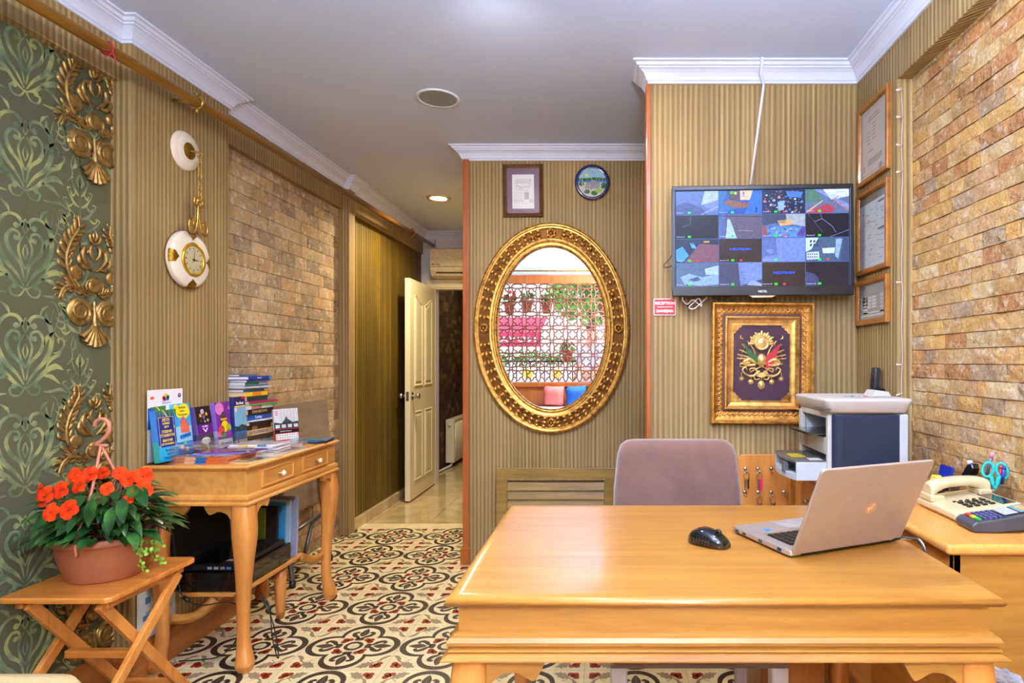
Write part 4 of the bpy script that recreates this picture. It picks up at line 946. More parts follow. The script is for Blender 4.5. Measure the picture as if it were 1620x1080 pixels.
# the crest itself
cr = MB(); s = ih/ .36; f = fr((0, .012, .004), (1, 0, 0), (0, 1, 0))
def dm(p, w_, h=0, k=.5, m=0): cr.dome([(a*s, b*s) for a, b in spl(p, 4)], [x*s for x in w_] if isinstance(w_, list) else w_*s, f, h, k, m)
for i in range(13):
    a = PI*(.02+.96*i/12); r0, r1 = .028, .066 if i % 2 == 0 else .058
    cr.dome([(r0*s*math.cos(a), (.075+r0*math.sin(a))*s), (r1*s*.8*math.cos(a), (.075+r1*.8*math.sin(a))*s), (r1*s*math.cos(a), (.075+r1*math.sin(a))*s)], [.008*s, .017*s, .006*s], f, .002, .5)
cr.lathe([(.036*s, 0), (.035*s, .008), (.028*s, .012), (.027*s, .009), (.02*s, .013), (0, .016)], fr(f(0, .082*s, .002), (1, 0, 0), (0, 1, 0)), 24)
for sg in (1, -1):
    for k, (a, L) in enumerate(((.95, .115), (.70, .12), (.46, .115), (.24, .115), (.08, .115))):
        x1, y1 = sg*L*math.cos(a), .0+L*math.sin(a)*.95; dm([(sg*.02, .0), (x1*.6, y1*.6), (x1, y1)], [.008, .007, .006], .001, .8)
        dm([(x1*.86-sg*.004, y1*.86+.006), (x1*.86+sg*.004, y1*.86-.006)], .004, .002, .8); cr.ball(f(x1*s, y1*s, .003), .004*s, 6)
    dm([(sg*.088, .1), (sg*.1, .106), (sg*.098, .118)], [.005, .006, .003], .002)
    dm([(sg*.03, -.01), (sg*.06, .004), (sg*.085, -.012), (sg*.07, -.024), (sg*.03, -.022)], [.014, .022, .016, .014, .016], .002, .6)
    dm([(sg*.01, -.05), (sg*.04, -.075), (sg*.075, -.068), (sg*.09, -.045), (sg*.075, -.035), (sg*.068, -.048)], [.012, .012, .010, .008, .006, .004], .002, .7)
    dm([(sg*.02, -.06), (sg*.03, -.04), (sg*.055, -.042), (sg*.05, -.058)], [.006, .010, .008, .005], .004, .7)
    dm([(sg*.008, -.088), (sg*.028, -.092), (sg*.035, -.078), (sg*.022, -.072)], [.006, .008, .006, .004], .003, .7)
    dm([(sg*.085, -.04), (sg*.094, -.062), (sg*.094, -.08)], [.004, .003, .003], .002, .8)
    for k in range(8): dm([(sg*.094, -.088), (sg*.094+.014*math.cos(k*PI/4), -.088+.014*math.sin(k*PI/4))], [.006, .001], .002, .7)
    dm([(sg*.048, -.066), (sg*.05, -.09)], [.004, .003], .002, .8); cr.lathe([(.013*s, 0), (.011*s, .005), (0, .007)], fr(f(sg*.05*s, -.103*s, .001), (1, 0, 0), (0, 1, 0)), 14)
    dm([(sg*.055, -.012), (sg*.1, -.018)], [.012, .010], .003, .7)
dm([(-.05, -.055), (.0, -.028), (.05, .0)], [.005, .006, .005], .005, .8); dm([(-.05, 0), (0, -.028), (.05, -.055)], [.005, .006, .005], .006, .8)
dm([(-.1, -.01), (-.1, -.03), (-.07, -.03), (-.07, -.01)], [.004, .005, .005, .004], .003, .7)
cr.lathe([(.022*s, 0), (.021*s, .006), (.012*s, .012), (0, .014)], fr(f(0, .0, .004), (1, 0, 0), (0, 1.5, 0)), 20, sy=1.45)
cr.lathe([(.017*s, 0), (.015*s, .005), (0, .008)], fr(f(0, -.118*s, .001), (1, 0, 0), (0, 1, 0)), 18, sy=1.3); dm([(0, -.07), (0, -.1)], [.005, .004], .003, .8)
for k in range(12): dm([(0, -.06), (.03*math.cos(PI+PI*k/11), -.06+.022*math.sin(PI+PI*k/11))], [.003, .008], .002, .6)
cr.build('gilded_crest', gold('crest_gold', (240, 200, 124), .3, (196, 146, 76), 60, .1, .55), t, recalc=False)
mb = MB(); mb.prism([(a*s, b*s) for a, b in ((-.088, .082), (-.05, .04), (-.014, .015), (-.02, -.02), (-.05, .0), (-.07, .03))], f, .006, .009); mb.build('green_flag', pm('green_enamel', (30, 110, 56), .3), t)
mb = MB(); mb.prism([(a*s, b*s) for a, b in ((.09, .082), (.05, .045), (.022, .02), (.018, -.045), (.05, -.025), (.068, .02))], f, .006, .009); mb.build('red_flag', pm('red_enamel', (206, 40, 60), .3), t)
MB().rect(L2, -iw/2-.03, iw/2+.03, -ih/2-.03, ih/2+.03, .021).build('glazing', M_PANE, t, recalc=False)

# ---- reception sign
c = Wp(1051.5, 485.5, 2.588); sw, sh = 36*2.588/F, 27*2.588/F
t = on_wall('reception_sign', 'small red and white RECEPTION DANIŞMA sign beside the television', 'sign', (c.x, YB, c.z), 'back')
MB().prism(rrect(sw, sh, .008), L2, 0, .004).build('plate', M_CHROME, t, .001)
MB().prism(rrect(sw-.008, sh-.008, .006), L2, .004, .005, 0).build('red_face', pm('sign_red', (206, 26, 34), .35), t)
mb = MB(); text(mb, 'RECEPTION', L2, 0, .016, .0165, .0054, 0, (250, 250, 250), 'CENTER', .03); text(mb, 'DANIŞMA', L2, 0, -.018, .0165, .0054, 0, (250, 250, 250), 'CENTER', .03)
mb.rect(L2, -.034, .034, -.001, .0012, .0054, 0, (250, 250, 250)); mb.build('lettering', PRINT, t, recalc=False)

# ---- three certificates on the right wall
def cert(px0, px1, ytl, ybl, kind, label, tops):
    X = XR_P-.012; Z0, Z1 = depth(px0, X), depth(px1, X); w_ = Z0-Z1; zt = EYE-(ytl-CY)*Z0/F; zb = EYE-(ybl-CY)*Z0/F; h_ = zt-zb
    t = on_wall('certificate_frame', label, 'certificate', (XR_P-.0005, (Z0+Z1)/2, (zt+zb)/2), 'right', 0, 'framed certificates on the right wall')
    frame_sweep(w_, h_, [(0, 0), (0, .012), (.003, .016), (.016, .016), (.022, .010), (.024, .006)]).build('frame', M_FRAMEW, t, recalc=False)
    mb = MB(); a, b = w_/2-.022, h_/2-.022
    if kind == 1:
        mb.rect(L2, -a, a, -b, b, .004, 0, (222, 214, 210))
        for sgn in (1, -1):
            for k in range(14): u = -a+.012+(2*a-.024)*k/13; mb.rect(L2, u-.003, u+.003, sgn*(b-.014)-.003, sgn*(b-.014)+.003, .0044, 0, (206, 150, 140))
            for k in range(22): v = -b+.02+(2*b-.04)*k/21; mb.rect(L2, sgn*(a-.01)-.002, sgn*(a-.01)+.002, v-.003, v+.003, .0044, 0, (206, 150, 140))
        for k, (u, v, L) in enumerate(((0, .10, .1), (0, .088, .11), (.0, .065, .03), (0, .05, .04), (0, .035, .03), (0, .02, .03), (0, .005, .03), (-.05, .04, .03), (-.05, .025, .03), (-.05, .01, .03), (-.05, -.005, .03), (-.03, -.04, .05), (.01, -.075, .13), (.01, -.082, .13), (.01, -.089, .13), (.0, -.096, .11))): mb.rect(L2, u-L/2, u+L/2, v, v+.0028, .0044, 0, (130, 126, 130))
        mb.poly(circ(.014, 14, .06, -.125), L2, .0044, 0, (176, 172, 180)); mb.rect(L2, -a+.02, -a+.034, -b+.03, -b+.055, .0044, 0, (206, 160, 80))
    elif kind == 2:
        mb.rect(L2, -a, a, -b, b, .004, 0, (136, 124, 104)); mb.rect(L2, -a, a, -b, b-.035, .0043, 0, (214, 218, 222))
        q = random.Random(5)
        for k in range(52): u, v = q.uniform(-a+.015, a-.04), q.uniform(-b+.02, b-.07); mb.rect(L2, u, u+q.uniform(.008, .03), v, v+.0024, .0046, 0, (120, 124, 132))
        for v in (b-.055, -.012): mb.rect(L2, a-.075, a-.02, v, v+.009, .0048, 0, (120, 126, 134))
        mb.rect(L2, -.005, .02, .0, .006, .0047, 0, (226, 206, 150))
    else:
        mb.rect(L2, -a, a, -b, b, .004, 0, (176, 172, 166))
        for k in range(5): mb.rect(L2, -a+.03, -a+.08, b-.06-.016*k, b-.048-.016*k, .0044, 0, (226, 226, 226)); mb.rect(L2, a-.05, a-.015, b-.06-.016*k, b-.048-.016*k, .0044, 0, (214, 214, 216))
        for k in range(4):
            for m_ in range(3): mb.rect(L2, -a+.014+m_*.05, -a+.058+m_*.05, -b+.045+.013*k, -b+.055+.013*k, .0044, 0, (226, 226, 226))
        for k in range(2): mb.rect(L2, -a+.01, a-.01, -b+.012+.012*k, -b+.019+.012*k, .0044, 0, (222, 222, 222))
    mb.build('document', PRINT, t, recalc=False); MB().rect(L2, -a, a, -b, b, .0075).build('glazing', M_PANE, t, recalc=False)
cert(1357, 1405, 178, 299, 1, 'topmost framed certificate on the right wall with red dotted border', None)
cert(1355, 1404, 311, 438, 2, 'middle framed document on the right wall with blue grey print', None)
cert(1354, 1403, 447, 516, 3, 'lowest and smallest framed document on the right wall', None)

# ---- white cable trunking from the ceiling to the television
p0, p1, p2 = Wp(1206, 91, 2.50), Wp(1208, 132, 2.575), Wp(1188, 292, 2.575)
mb = MB(); mb.tube([Vector((p0.x, 2.505, ZC-.004)), Vector((p0.x+.001, 2.508, 2.49)), Vector((p0.x+.003, 2.545, 2.462)), Vector((p1.x, 2.575, 2.43)), p1+Vector((0, .006, -.02)), p2+Vector((0, .006, 0))], .0105, 8, flat=.6)
tag(mb.build('cable_trunking', M_WCABLE), 'white cable trunking slanting from the ceiling down to the television', 'cable')
# ---- loose cables under and beside the television
def P3(px, py, Z=2.565): return Wp(px, py, Z)
mb = MB(); mb.tube([P3(x, y, 2.55-.006*(i % 3)) for i, (x, y) in enumerate(((1083, 466), (1080, 474), (1086, 482), (1098, 484), (1106, 478), (1102, 470), (1094, 472), (1092, 480), (1100, 487), (1110, 482), (1116, 472), (1112, 466)))], .0028, 6)
mb2 = MB(); pts = spl([P3(x, y, 2.55) for x, y in ((1082, 464), (1080, 474), (1087, 481), (1096, 474), (1104, 480), (1110, 484), (1106, 472), (1098, 478), (1090, 486), (1098, 488), (1110, 478), (1118, 470), (1114, 463))], 5)
tag(mb2.tube(pts, .0026, 6).build('coiled_cable', M_WCABLE), 'white coiled cable hanging under the left end of the television', 'cable')
pts = spl([P3(x, y, 2.56) for x, y in ((1080, 464), (1083, 478), (1093, 487), (1104, 482), (1110, 468))], 6)
tag(MB().tube(pts, .0024, 6).build('looped_cable', M_BCABLE), 'black cable loop hanging behind the white coil under the television', 'cable')
pts = spl([P3(x, y, 2.56) for x, y in ((1118, 462), (1130, 471), (1146, 474), (1155, 468), (1158, 472), (1160, 477))], 6)
tag(MB().tube(pts, .0024, 6).build('power_cable', M_BCABLE), 'black cable sagging between television and crest picture', 'cable')
pts = spl([P3(x, y, 2.56) for x, y in ((1066, 398), (1060, 408), (1050, 420), (1056, 423), (1068, 417))], 6)
tag(MB().tube(pts, .0024, 6).build('side_cable', M_BCABLE), 'short black cable bulging out left of the television', 'cable')
# ---- string of clear lights along the stone edge
t = thing('string_light', 'thin white light string with clear pins along the stone wall edge', 'string light', (XR_P, 2.225, 1.2))
Z_ = 2.225; X_ = XR_P+.02
pts = [Vector((.012+.002*math.sin(i*1.7), 0, -.45+i*.06)) for i in range(26)]
MB().tube(pts, .0011, 5).build('wire', M_WCABLE, t)
for i, py in enumerate((142, 186, 231, 271, 446, 577, 622)):
    z = EYE-(py-CY)*2.225/F-1.2
    MB().tube([(.012, -.002, z), (-.014, -.012, z-.006+.004*(i % 3))], [.0022, .0032], 6).build('pin', M_WCABLE, t)

# ---- ceiling loudspeaker
t = thing('ceiling_speaker', 'round grey speaker grille set in the white ceiling', 'speaker', (-.833, 2.90, ZC))
MB().lathe([(.088, -.001), (.09, -.005), (.10, -.006), (.104, 0)], None, 40).build('rim', M_WHITE, t)
MB().lathe([(0, -.004), (.089, -.004)], None, 40).build('grille', pm('speaker_mesh', (142, 150, 146), .6, sc=600, var=.25), t)
# ---- air conditioner
t = thing('air_conditioner', 'cream wall air conditioner above the hall door frame', 'air conditioner', (-1.29, YH, 2.04))
pf = [(-.205, .265), (-.21, .1), (-.2, .06), (-.16, .012), (-.13, 0), (-.0, 0), (0, .28), (-.16, .28)]
MB().prism(pf, fr((-.425, 0, 0), (0, 1, 0), (0, 0, 1), (1, 0, 0)), 0, .85).build('casing', pm('aged_white_plastic', (214, 196, 160), .4), t, .006)
MB().box(-.37, .3, -.186, -.15, .034, .05).build('outlet_slot', M_BLACK, t); MB().box(-.425, .425, -.2115, -.2, .092, .097).build('panel_gap', pm('seam_grey', (130, 116, 92), .6), t)
MB().box(-.36, .38, -.215, -.17, .046, .051).build('louvre', pm('aged_white_plastic', (214, 196, 160), .4), t)
mb = MB(); f = fr((-.40, -.212, .115), (1, 0, 0), (0, 0, 1)); mb.poly(circ(.008, 14, .006, .0), f, .0, 0, (60, 54, 60)); mb.rect(f, .02, .03, -.004, .004, 0, 0, (90, 80, 80)); mb.rect(f, .04, .075, -.004, .004, 0, 0, (90, 84, 84)); mb.build('maker_mark', PRINT, t, recalc=False)

# ---- open panelled door
d_ = bpy.data.objects.new('door_1', None); COL.objects.link(d_); d_.location = (-1.72, 5.89, 0); d_['kind'] = 'structure'; d_.rotation_euler = (0, 0, .008)
M_DOOR = pm('ivory_door_paint', (226, 212, 176), .32, var=.03)
W_, H_ = .765, 1.945; f = fr((0, 0, 0), (0, -1, 0), (0, 0, 1), (1, 0, 0))
mb = MB(); mb.fbox(f, 0, W_, .012, H_, -.045, 0); mb.build('leaf', M_DOOR, d_, .002)
def panel(a0, a1, b0, b1, arch, nm='panel'):
    if arch:
        top = [(a0+(a1-a0)*k/10, b1-(.07 if arch < 0 else .07)*((1-math.cos(PI*k/10))/2 if arch < 0 else (1+math.cos(PI*k/10))/2)) for k in range(10, -1, -1)]
    else: top = [(a1, b1), (a0, b1)]
    P = [(a0, b0), (a1, b0)]+top; cx, cy = (a0+a1)/2, (b0+b1)/2
    def ins(P, d): return [(x+(cx-x)*d/(abs(a1-a0)/2), y+(cy-y)*d/(abs(b1-b0)/2)) for x, y in P]
    rings = [[f(x, y, h) for x, y in ins(P, d)] for d, h in ((0, .0005), (.006, .007), (.012, .006), (.02, .001), (.03, .001), (.045, .006))]
    mb = MB(); mb.loft(rings, 0, None, False, True, False); mb.add(rings[-1], [tuple(range(len(P)))]); mb.build(nm, M_DOOR, d_, recalc=False)
panel(.12, .35, 1.0, 1.82, -1); panel(.42, .65, 1.0, 1.82, 1); panel(.12, .35, .16, .78, 0); panel(.42, .65, .16, .78, 0)
for sd, h0 in ((1, 0), (-1, -.045)):
    g_ = fr(f(W_-.06, .92, h0), (0, -1, 0), (0, 0, 1), (sd, 0, 0)); mb = MB()
    mb.lathe([(0, .004), (.032, .004), (.034, 0)], g_, 24); mb.lathe([(.012, .003), (.012, .03), (.022, .036), (.028, .05), (.024, .064), (.0, .068)], g_, 20); mb.build('knob', M_CHROME, d_)
MB().fbox(f, W_, W_+.0015, .88, .96, -.034, -.010).build('latch_plate', M_CHROME, d_)
mb = MB(); mb.box(-1.80, -.86, YH-.018, YH, 1.955, 2.035); mb.box(-1.80, -1.722, YH-.018, YH, 0, 1.96); mb.box(-.93, -.86, YH-.018, YH, 0, 1.96); mb.box(-1.74, -.9, YH-.008, YH+.11, 1.94, 1.958)
struct(mb.build('trim_6', M_DOOR, bevel=.004))
# ---- radiator in the passage
t = thing('radiator', 'white panel radiator on the dark brick wall beyond the open door', 'radiator', (-1.83, 7.4, .05))
M_RAD = pm('radiator_enamel', (226, 218, 190), .35, var=.02)
mb = MB(); mb.box(-.05, .05, -.55, .6, 0, .5); mb.build('body', M_RAD, t, .008); mb = MB()
for k in range(24): mb.tube([(.053, -.5+.045*k, .04), (.053, -.5+.045*k, .46)], .012, 6)
mb.build('convector_ribs', M_RAD, t)
MB().lathe([(.02, 0), (.02, .012), (0, .014)], fr((.0, -.552, .44), (1, 0, 0), (0, 0, 1), (0, -1, 0)), 14).build('vent_plug', M_WHITE, t)
MB().tube([(.01, -.5, 0), (.01, -.52, -.03), (-.0, -.6, -.035), (-.03, -1.0, -.03), (-.03, -1.3, .0)], .012, 8).build('supply_pipe', M_WHITE, t)

# ---- wooden pole along the left wall with brass rings
t = thing('curtain_pole', 'long brown wooden pole on brass brackets below the left crown moulding', 'curtain pole', (-1.72, 0, 2.26))
MB().tube([(0, -.6, -.0105), (0, 5.8, .1015)], .0195, 16).build('pole', wood('pole_wood', (98, 60, 8), (138, 90, 18), 'y', rough=.3), t)
for y in (2.477, 5.2):
    z = -.0105+.0175*(y+.6); mb = MB(); mb.tube([(.024*math.cos(a), y, z+.024*math.sin(a)) for a in [2*PI*k/16 for k in range(16)]], .006, 8, closed=True)
    mb.tube([(-.022, y, z), (-.098, y, z+.01)], .007, 8); mb.ball((0, y, z-.034), .009, 10); mb.ball((0, y, z+.034), .009, 10); mb.build('bracket', M_BRASS, t)
mb = MB(); yy, zz = 2.03, .0356; mb.tube([(.0235*math.cos(a), yy+.008*math.sin(a*.5), zz+.0235*math.sin(a)) for a in [2*PI*k/14 for k in range(15)]], .003, 6)
mb.tube([(.02, yy, zz-.012), (.026, yy+.012, zz-.045)], [.003, .0015], 5); mb.tube([(.02, yy, zz-.012), (.012, yy-.03, zz-.02)], [.003, .0015], 5)
o = mb.build('red_ribbon', pm('crimson_thread', (196, 30, 60), .6)); o.location = (-1.72, 0, 2.26); tag(o, 'small red ribbon tied round the wooden pole at upper left', 'ribbon')

# ---- hanging wall clock on the left pilaster
cy_ = depth(292, XL_P); cz = EYE-(239-CY)*cy_/F
t = on_wall('wall_clock', 'cream wall clock hung by a brass chain on the left ribbed pilaster', 'clock', (XL_P, cy_, cz), 'left')
MB().lathe([(0, .022), (.052, .022), (.06, .018), (.064, .014), (.074, .014), (.082, .006), (.083, 0)], None, 36).build('hanging_plaque', M_CREAM, t)
MB().lathe([(0, .026), (.03, .026), (.036, .022)], None, 24).build('gilt_boss', gold('leaf_gilt', (150, 112, 24), .4, (84, 60, 8), 90, .4), t)
mb = MB(); mb.tube(spl([(0, 0, .026), (.0, -.004, .05), (0, -.012, .075), (0, -.026, .07), (0, -.024, .058)], 4), .0045, 8); mb.build('hook', M_BRASS, t)
mb = MB(); y = -.026
for k in range(8):
    a = [2*PI*i/12 for i in range(12)]
    if k % 2 == 0: mb.tube([(.007*math.cos(q), y-.012+.014*math.sin(q), .066) for q in a], .0022, 6, closed=True)
    else: mb.tube([(0, y-.012+.014*math.sin(q), .066+.007*math.cos(q)) for q in a], .0022, 6, closed=True)
    y -.0; y -= .0235
mb.build('chain', M_BRASS, t)
y0 = y; f = fr((0, 0, .06), (1, 0, 0), (0, 1, 0)); mb = MB()
for sg in (1, -1):
    def cu(p): mb.tube([f(sg*a, b+y0) for a, b in spl(p, 5)], [.0065]*((len(p)-1)*5+1), 8, flat=.8)
    cu([(.004, -.005), (.006, .01), (.022, .01), (.026, -.012), (.014, -.02), (.010, -.008)])
    cu([(.002, -.02), (.006, -.08), (.02, -.13), (.045, -.14), (.058, -.11), (.046, -.085), (.03, -.095), (.034, -.112)])
mb.build('scroll_bracket', M_BRASS, t)
yc = y0-.14-.112; k_0 = fr((0, yc, .0), (1, 0, 0), (0, 1, 0)); k = lambda a, b, h=0: k_0(a*1.17, b*1.17, h*.62)
octa = lambda r: [(r*math.cos(PI/8+i*PI/4)*1.0, r*math.sin(PI/8+i*PI/4)*1.0) for i in range(8)]
def rr_(r): return circ(r, 48)
mb = MB(); mb.lathe([(0, .0), (.102, .0), (.105, .006), (.105, .014)], k, 40); mb.build('back_rim', M_BRASS, t)
MB().lathe([(.104, .013), (.104, .036), (.102, .046), (.09, .056), (.062, .06), (.058, .06)], k, 40).build('case', M_CREAM, t)
for i in range(4):
    a0 = i*PI/2; mb = MB(); rings = []
    for j in range(7):
        a = a0+(j-3)*.075; w_ = 1-abs(j-3)/3.2
        rings.append([k(r*math.cos(a), r*math.sin(a), h) for r, h in ((.1045, .03), (.1030, .0465), (.091, .0568), (.091-.022*w_, .0598))])
    mb.loft(rings, 0, None, True, False); mb.build('gilt_patch', gold('leaf_gilt', (150, 112, 24)), t, recalc=False)
MB().lathe([(.06, .058), (.062, .068), (.056, .074), (.05, .07), (.049, .064)], k, 40).build('bezel', gold('bright_brass', (226, 180, 50), .2, (170, 120, 20)), t)
mb = MB(); mb.poly(circ(.05, 36), k, .064, 0, (212, 200, 156))
for i in range(12):
    a = i*PI/6; mb.ribbon([(.036*math.cos(a), .036*math.sin(a)), (.044*math.cos(a), .044*math.sin(a))], .0035, k, .0644, 0, (50, 40, 30))
mb.build('dial', PRINT, t, recalc=False)
mb = MB(); mb.ribbon([(0, -.008), (.004, .036)], [.004, .002], k, .066, 0, (30, 26, 24)); mb.build('minute_hand', PRINT, t, recalc=False)
mb = MB(); mb.ribbon([(-.006, 0), (.026, -.002)], [.005, .002], k, .0655, 0, (30, 26, 24)); mb.build('hour_hand', PRINT, t, recalc=False)
MB().lathe([(.05, .067), (.03, .072), (0, .074)], k, 30).build('dial_glass', M_PANE, t)
# ================================================================ desk, console table, folding stand, chair, counter
def rect_path(x0, x1, y0, y1): return [(x0, y0), (x1, y0), (x1, y1), (x0, y1)]
def cabriole(mb, x, y, H, ox, oy, w0=.034, w1=.019, flare=.03):
    """cabriole leg: square knee at the top, slim ankle, small foot; ox, oy the outward direction"""
    prof = [(1.0, 1.0, .0), (.93, 1.06, .10), (.82, 1.08, .2), (.68, .86, .12), (.5, .66, .0), (.32, .56, -.10), (.18, .56, -.06), (.1, .70, .12), (.05, .82, .24), (.028, .74, .24), (.0, .58, .22)]
    rings = []
    zs = spl([(t, w_, o_) for t, w_, o_ in prof], 3)
    for q in zs:
        z, wd, off = H*q[0], w0*q[1], flare*q[2]
        k = 14; rings.append([Vector((x+ox*off+wd*math.copysign(abs(math.cos(a))**.62, math.cos(a)), y+oy*off+wd*math.copysign(abs(math.sin(a))**.62, math.sin(a)), z)) for a in [2*PI*i/k for i in range(k)]])
    mb.loft(rings, 0, None, True); return mb
def wing(mb, f, sg=1, L=.13, Hh=.05, th=.018):
    P = [(0, 0), (L, 0), (L*.93, -.018), (L*.80, -Hh*.78), (L*.68, -Hh*.72), (L*.5, -Hh*.52), (L*.3, -Hh*.56), (L*.12, -Hh*.8), (0, -Hh*1.2)]
    P = [P[0], P[1]]+[tuple(v[:2]) for v in spl([(a, b, 0) for a, b in P[1:]], 3)][1:]
    return mb.prism([(sg*a, b) for a, b in P], f, -th/2, th/2)

# ---- reception desk
DX0, DX1, DY0, DY1, DZ = -.305, .742, 1.10, 1.828, .78
dk = thing('reception_desk', 'honey coloured wooden reception desk with moulded apron and curved legs', 'desk', ((DX0+DX1)/2, (DY0+DY1)/2, 0))
a, b = (DX1-DX0)/2, (DY1-DY0)/2
mb = MB(); pr2 = [(-.03, DZ), (-.012, DZ), (-.005, DZ-.003), (0, DZ-.009), (-.001, DZ-.013), (-.006, DZ-.018), (-.018, DZ-.021), (-.05, DZ-.021)]
mb.sweep(rect_path(-a, a, -b, b), pr2, True, side=-1, sm=True); mb.poly(rect_path(-a+.03, a-.03, -b+.03, b-.03), XY, DZ); mb.build('tabletop', M_OAK, dk)
mb = MB(); z = DZ-.021
pa = [(-.022, z), (-.022, z-.048), (-.015, z-.050), (-.014, z-.054), (-.008, z-.056), (-.003, z-.063), (-.005, z-.070), (-.012, z-.074), (-.012, z-.076), (-.006, z-.078), (-.005, z-.081), (-.009, z-.084), (-.005, z-.086), (.006, z-.092), (.006, z-.095), (-.02, z-.097), (-.05, z-.097), (-.05, z)]
mb.sweep(rect_path(-a, a, -b, b), pa, True, side=-1); mb.build('apron', M_OAK, dk)
for sx in (-1, 1):
    for sy in (-1, 1):
        cabriole(MB(), sx*(a-.045), sy*(b-.05), DZ-.117, sx, sy, .036, .02, .035).build('leg', M_OAKZ, dk)
for sy in (-1, 1):
    for sx in (-1, 1):
        mb = MB(); wing(mb, fr((sx*(a-.075), sy*(b-.022), DZ-.117), (1, 0, 0), (0, 0, 1)), -sx, .115, .055); mb.build('leg_bracket', M_OAK, dk, .002)

# ---- console table
CX0, CX1, CY0, CY1, CZ = -1.816, -1.397, 2.30, 3.085, .815
ct = thing('console_table', 'honey wood console table with two drawers and curved legs by left wall', 'table', ((CX0+CX1)/2, (CY0+CY1)/2, 0))
a, b = (CX1-CX0)/2, (CY1-CY0)/2
mb = MB(); pr2 = [(-.03, CZ), (-.008, CZ), (-.001, CZ-.004), (0, CZ-.009), (-.004, CZ-.015), (-.012, CZ-.019), (-.016, CZ-.024), (-.05, CZ-.024)]
mb.sweep(rect_path(-a, a, -b, b), pr2, True, side=-1); mb.poly(rect_path(-a+.03, a-.03, -b+.03, b-.03), XY, CZ); mb.build('tabletop', M_OAKY, ct)
mb = MB(); z = CZ-.024
pa = [(-.018, z), (-.018, z-.092), (-.012, z-.095), (-.009, z-.098), (-.007, z-.108), (-.009, z-.116), (-.010, z-.119), (-.002, z-.125), (-.002, z-.132), (-.02, z-.134), (-.05, z-.134), (-.05, z)]
mb.sweep(rect_path(-a, a, -b, b), pa, True, side=-1); mb.build('apron', M_OAKY, ct)
for i, yy in enumerate((-b+.118, -b+.44)):
    f = fr((a-.018, yy, CZ-.108), (0, 1, 0), (0, 0, 1), (1, 0, 0)); Ld, Hd = .24, .074
    dr = MB().fbox(f, 0, Ld, 0, Hd, 0, .003).build('drawer', M_OAKY, ct)
    mb = MB(); rings = []
    for s_, h in ((0, .003), (0, .008), (.006, .008), (.010, .004), (.014, .004)): rings.append([f(s_, s_, h), f(Ld-s_, s_, h), f(Ld-s_, Hd-s_, h), f(s_, Hd-s_, h)])
    mb.loft(rings, 0, None, False, True, False); mb.build('drawer_moulding', M_OAKY, dr, recalc=False)
    kf = fr(f(Ld/2, Hd/2, .003), (0, 1, 0), (0, 0, 1), (1, 0, 0))
    MB().lathe([(.004, 0), (.004, .016), (.0, .016)], kf, 10).build('knob_stem', M_BRASS, dr)
    MB().lathe([(.004, .015), (.011, .019), (.012, .025), (.008, .03), (.0, .031)], kf, 8, sm=False).build('crystal_knob', pm('crystal', (226, 218, 206), .08, 0, coat=.8, spec=.8), dr)
for sx in (-1, 1):
    for sy in (-1, 1): cabriole(MB(), sx*(a-.045), sy*(b-.045), CZ-.158, sx, sy, .038, .018, .045).build('leg', M_OAKZ, ct)
for sy in (-1, 1):
    for sx in (-1, 1): mb = MB(); wing(mb, fr((sx*(a-.075), sy*(b-.018), CZ-.158), (1, 0, 0), (0, 0, 1)), -sx, .105, .045); mb.build('leg_bracket', M_OAK, ct, .002)
for sy in (-1, 1): mb = MB(); wing(mb, fr((a-.018, sy*(b-.075), CZ-.158), (0, 1, 0), (0, 0, 1)), -sy, .09, .04); mb.build('leg_bracket', M_OAKY, ct, .002)
MB().box(-a+.06, a-.11, -b+.12, b-.16, .258, .278).build('shelf', M_OAKY, ct, .004)
def curl(p): 
    mb = MB(); mb.tube(spl(p, 5), .016, 8, flat=1.3); mb.build('shelf_stretcher', M_OAK, ct)
curl([(-a+.07, -b+.07, .19), (-a+.12, -b+.09, .185), (-a+.16, -b+.11, .20), (-a+.2, -b+.14, .245)])
curl([(a-.12, b-.17, .262), (a-.1, b-.13, .235), (a-.08, b-.1, .225), (a-.06, b-.06, .235)])
curl([(a-.12, -b+.13, .262), (a-.1, -b+.1, .235), (a-.06, -b+.06, .225)])
for sx, sy in ((-.03, .12), (.08, .2)): pass
mb = MB(); mb.lathe([(.016, 0), (.022, .05), (.026, .16), (.028, .258)], fr((.045, .13, 0), (1, 0, 0), (0, 1, 0)), 12, caps=True); mb.build('shelf_foot', M_OAKZ, ct)

# ---- folding stand holding the plant
SX0, SX1, SY0, SY1, SZ = -1.862, -1.518, 1.80, 2.19, .50
st = thing('folding_stand', 'small folding wooden stand with crossed legs below the flowerpot', 'stand', ((SX0+SX1)/2, (SY0+SY1)/2, 0))
M_ST = wood('amber_stand_wood', (170, 92, 26), (214, 136, 58), 'x', rough=.35); M_STY = wood('amber_stand_wood_y', (176, 98, 30), (222, 146, 66), 'z', rough=.35)
a, b = (SX1-SX0)/2, (SY1-SY0)/2
MB().prism(rrect(2*a, 2*b, .022), XY, SZ-.018, SZ).build('top', M_ST, st, .004)
mb = MB(); mb.box(a-.05, a-.028, -b+.03, b-.03, SZ-.045, SZ-.018); mb.build('rail', M_STY, st, .003); mb = MB(); mb.box(-a+.028, -a+.05, -b+.03, b-.03, SZ-.045, SZ-.018); mb.build('rail', M_STY, st, .003)
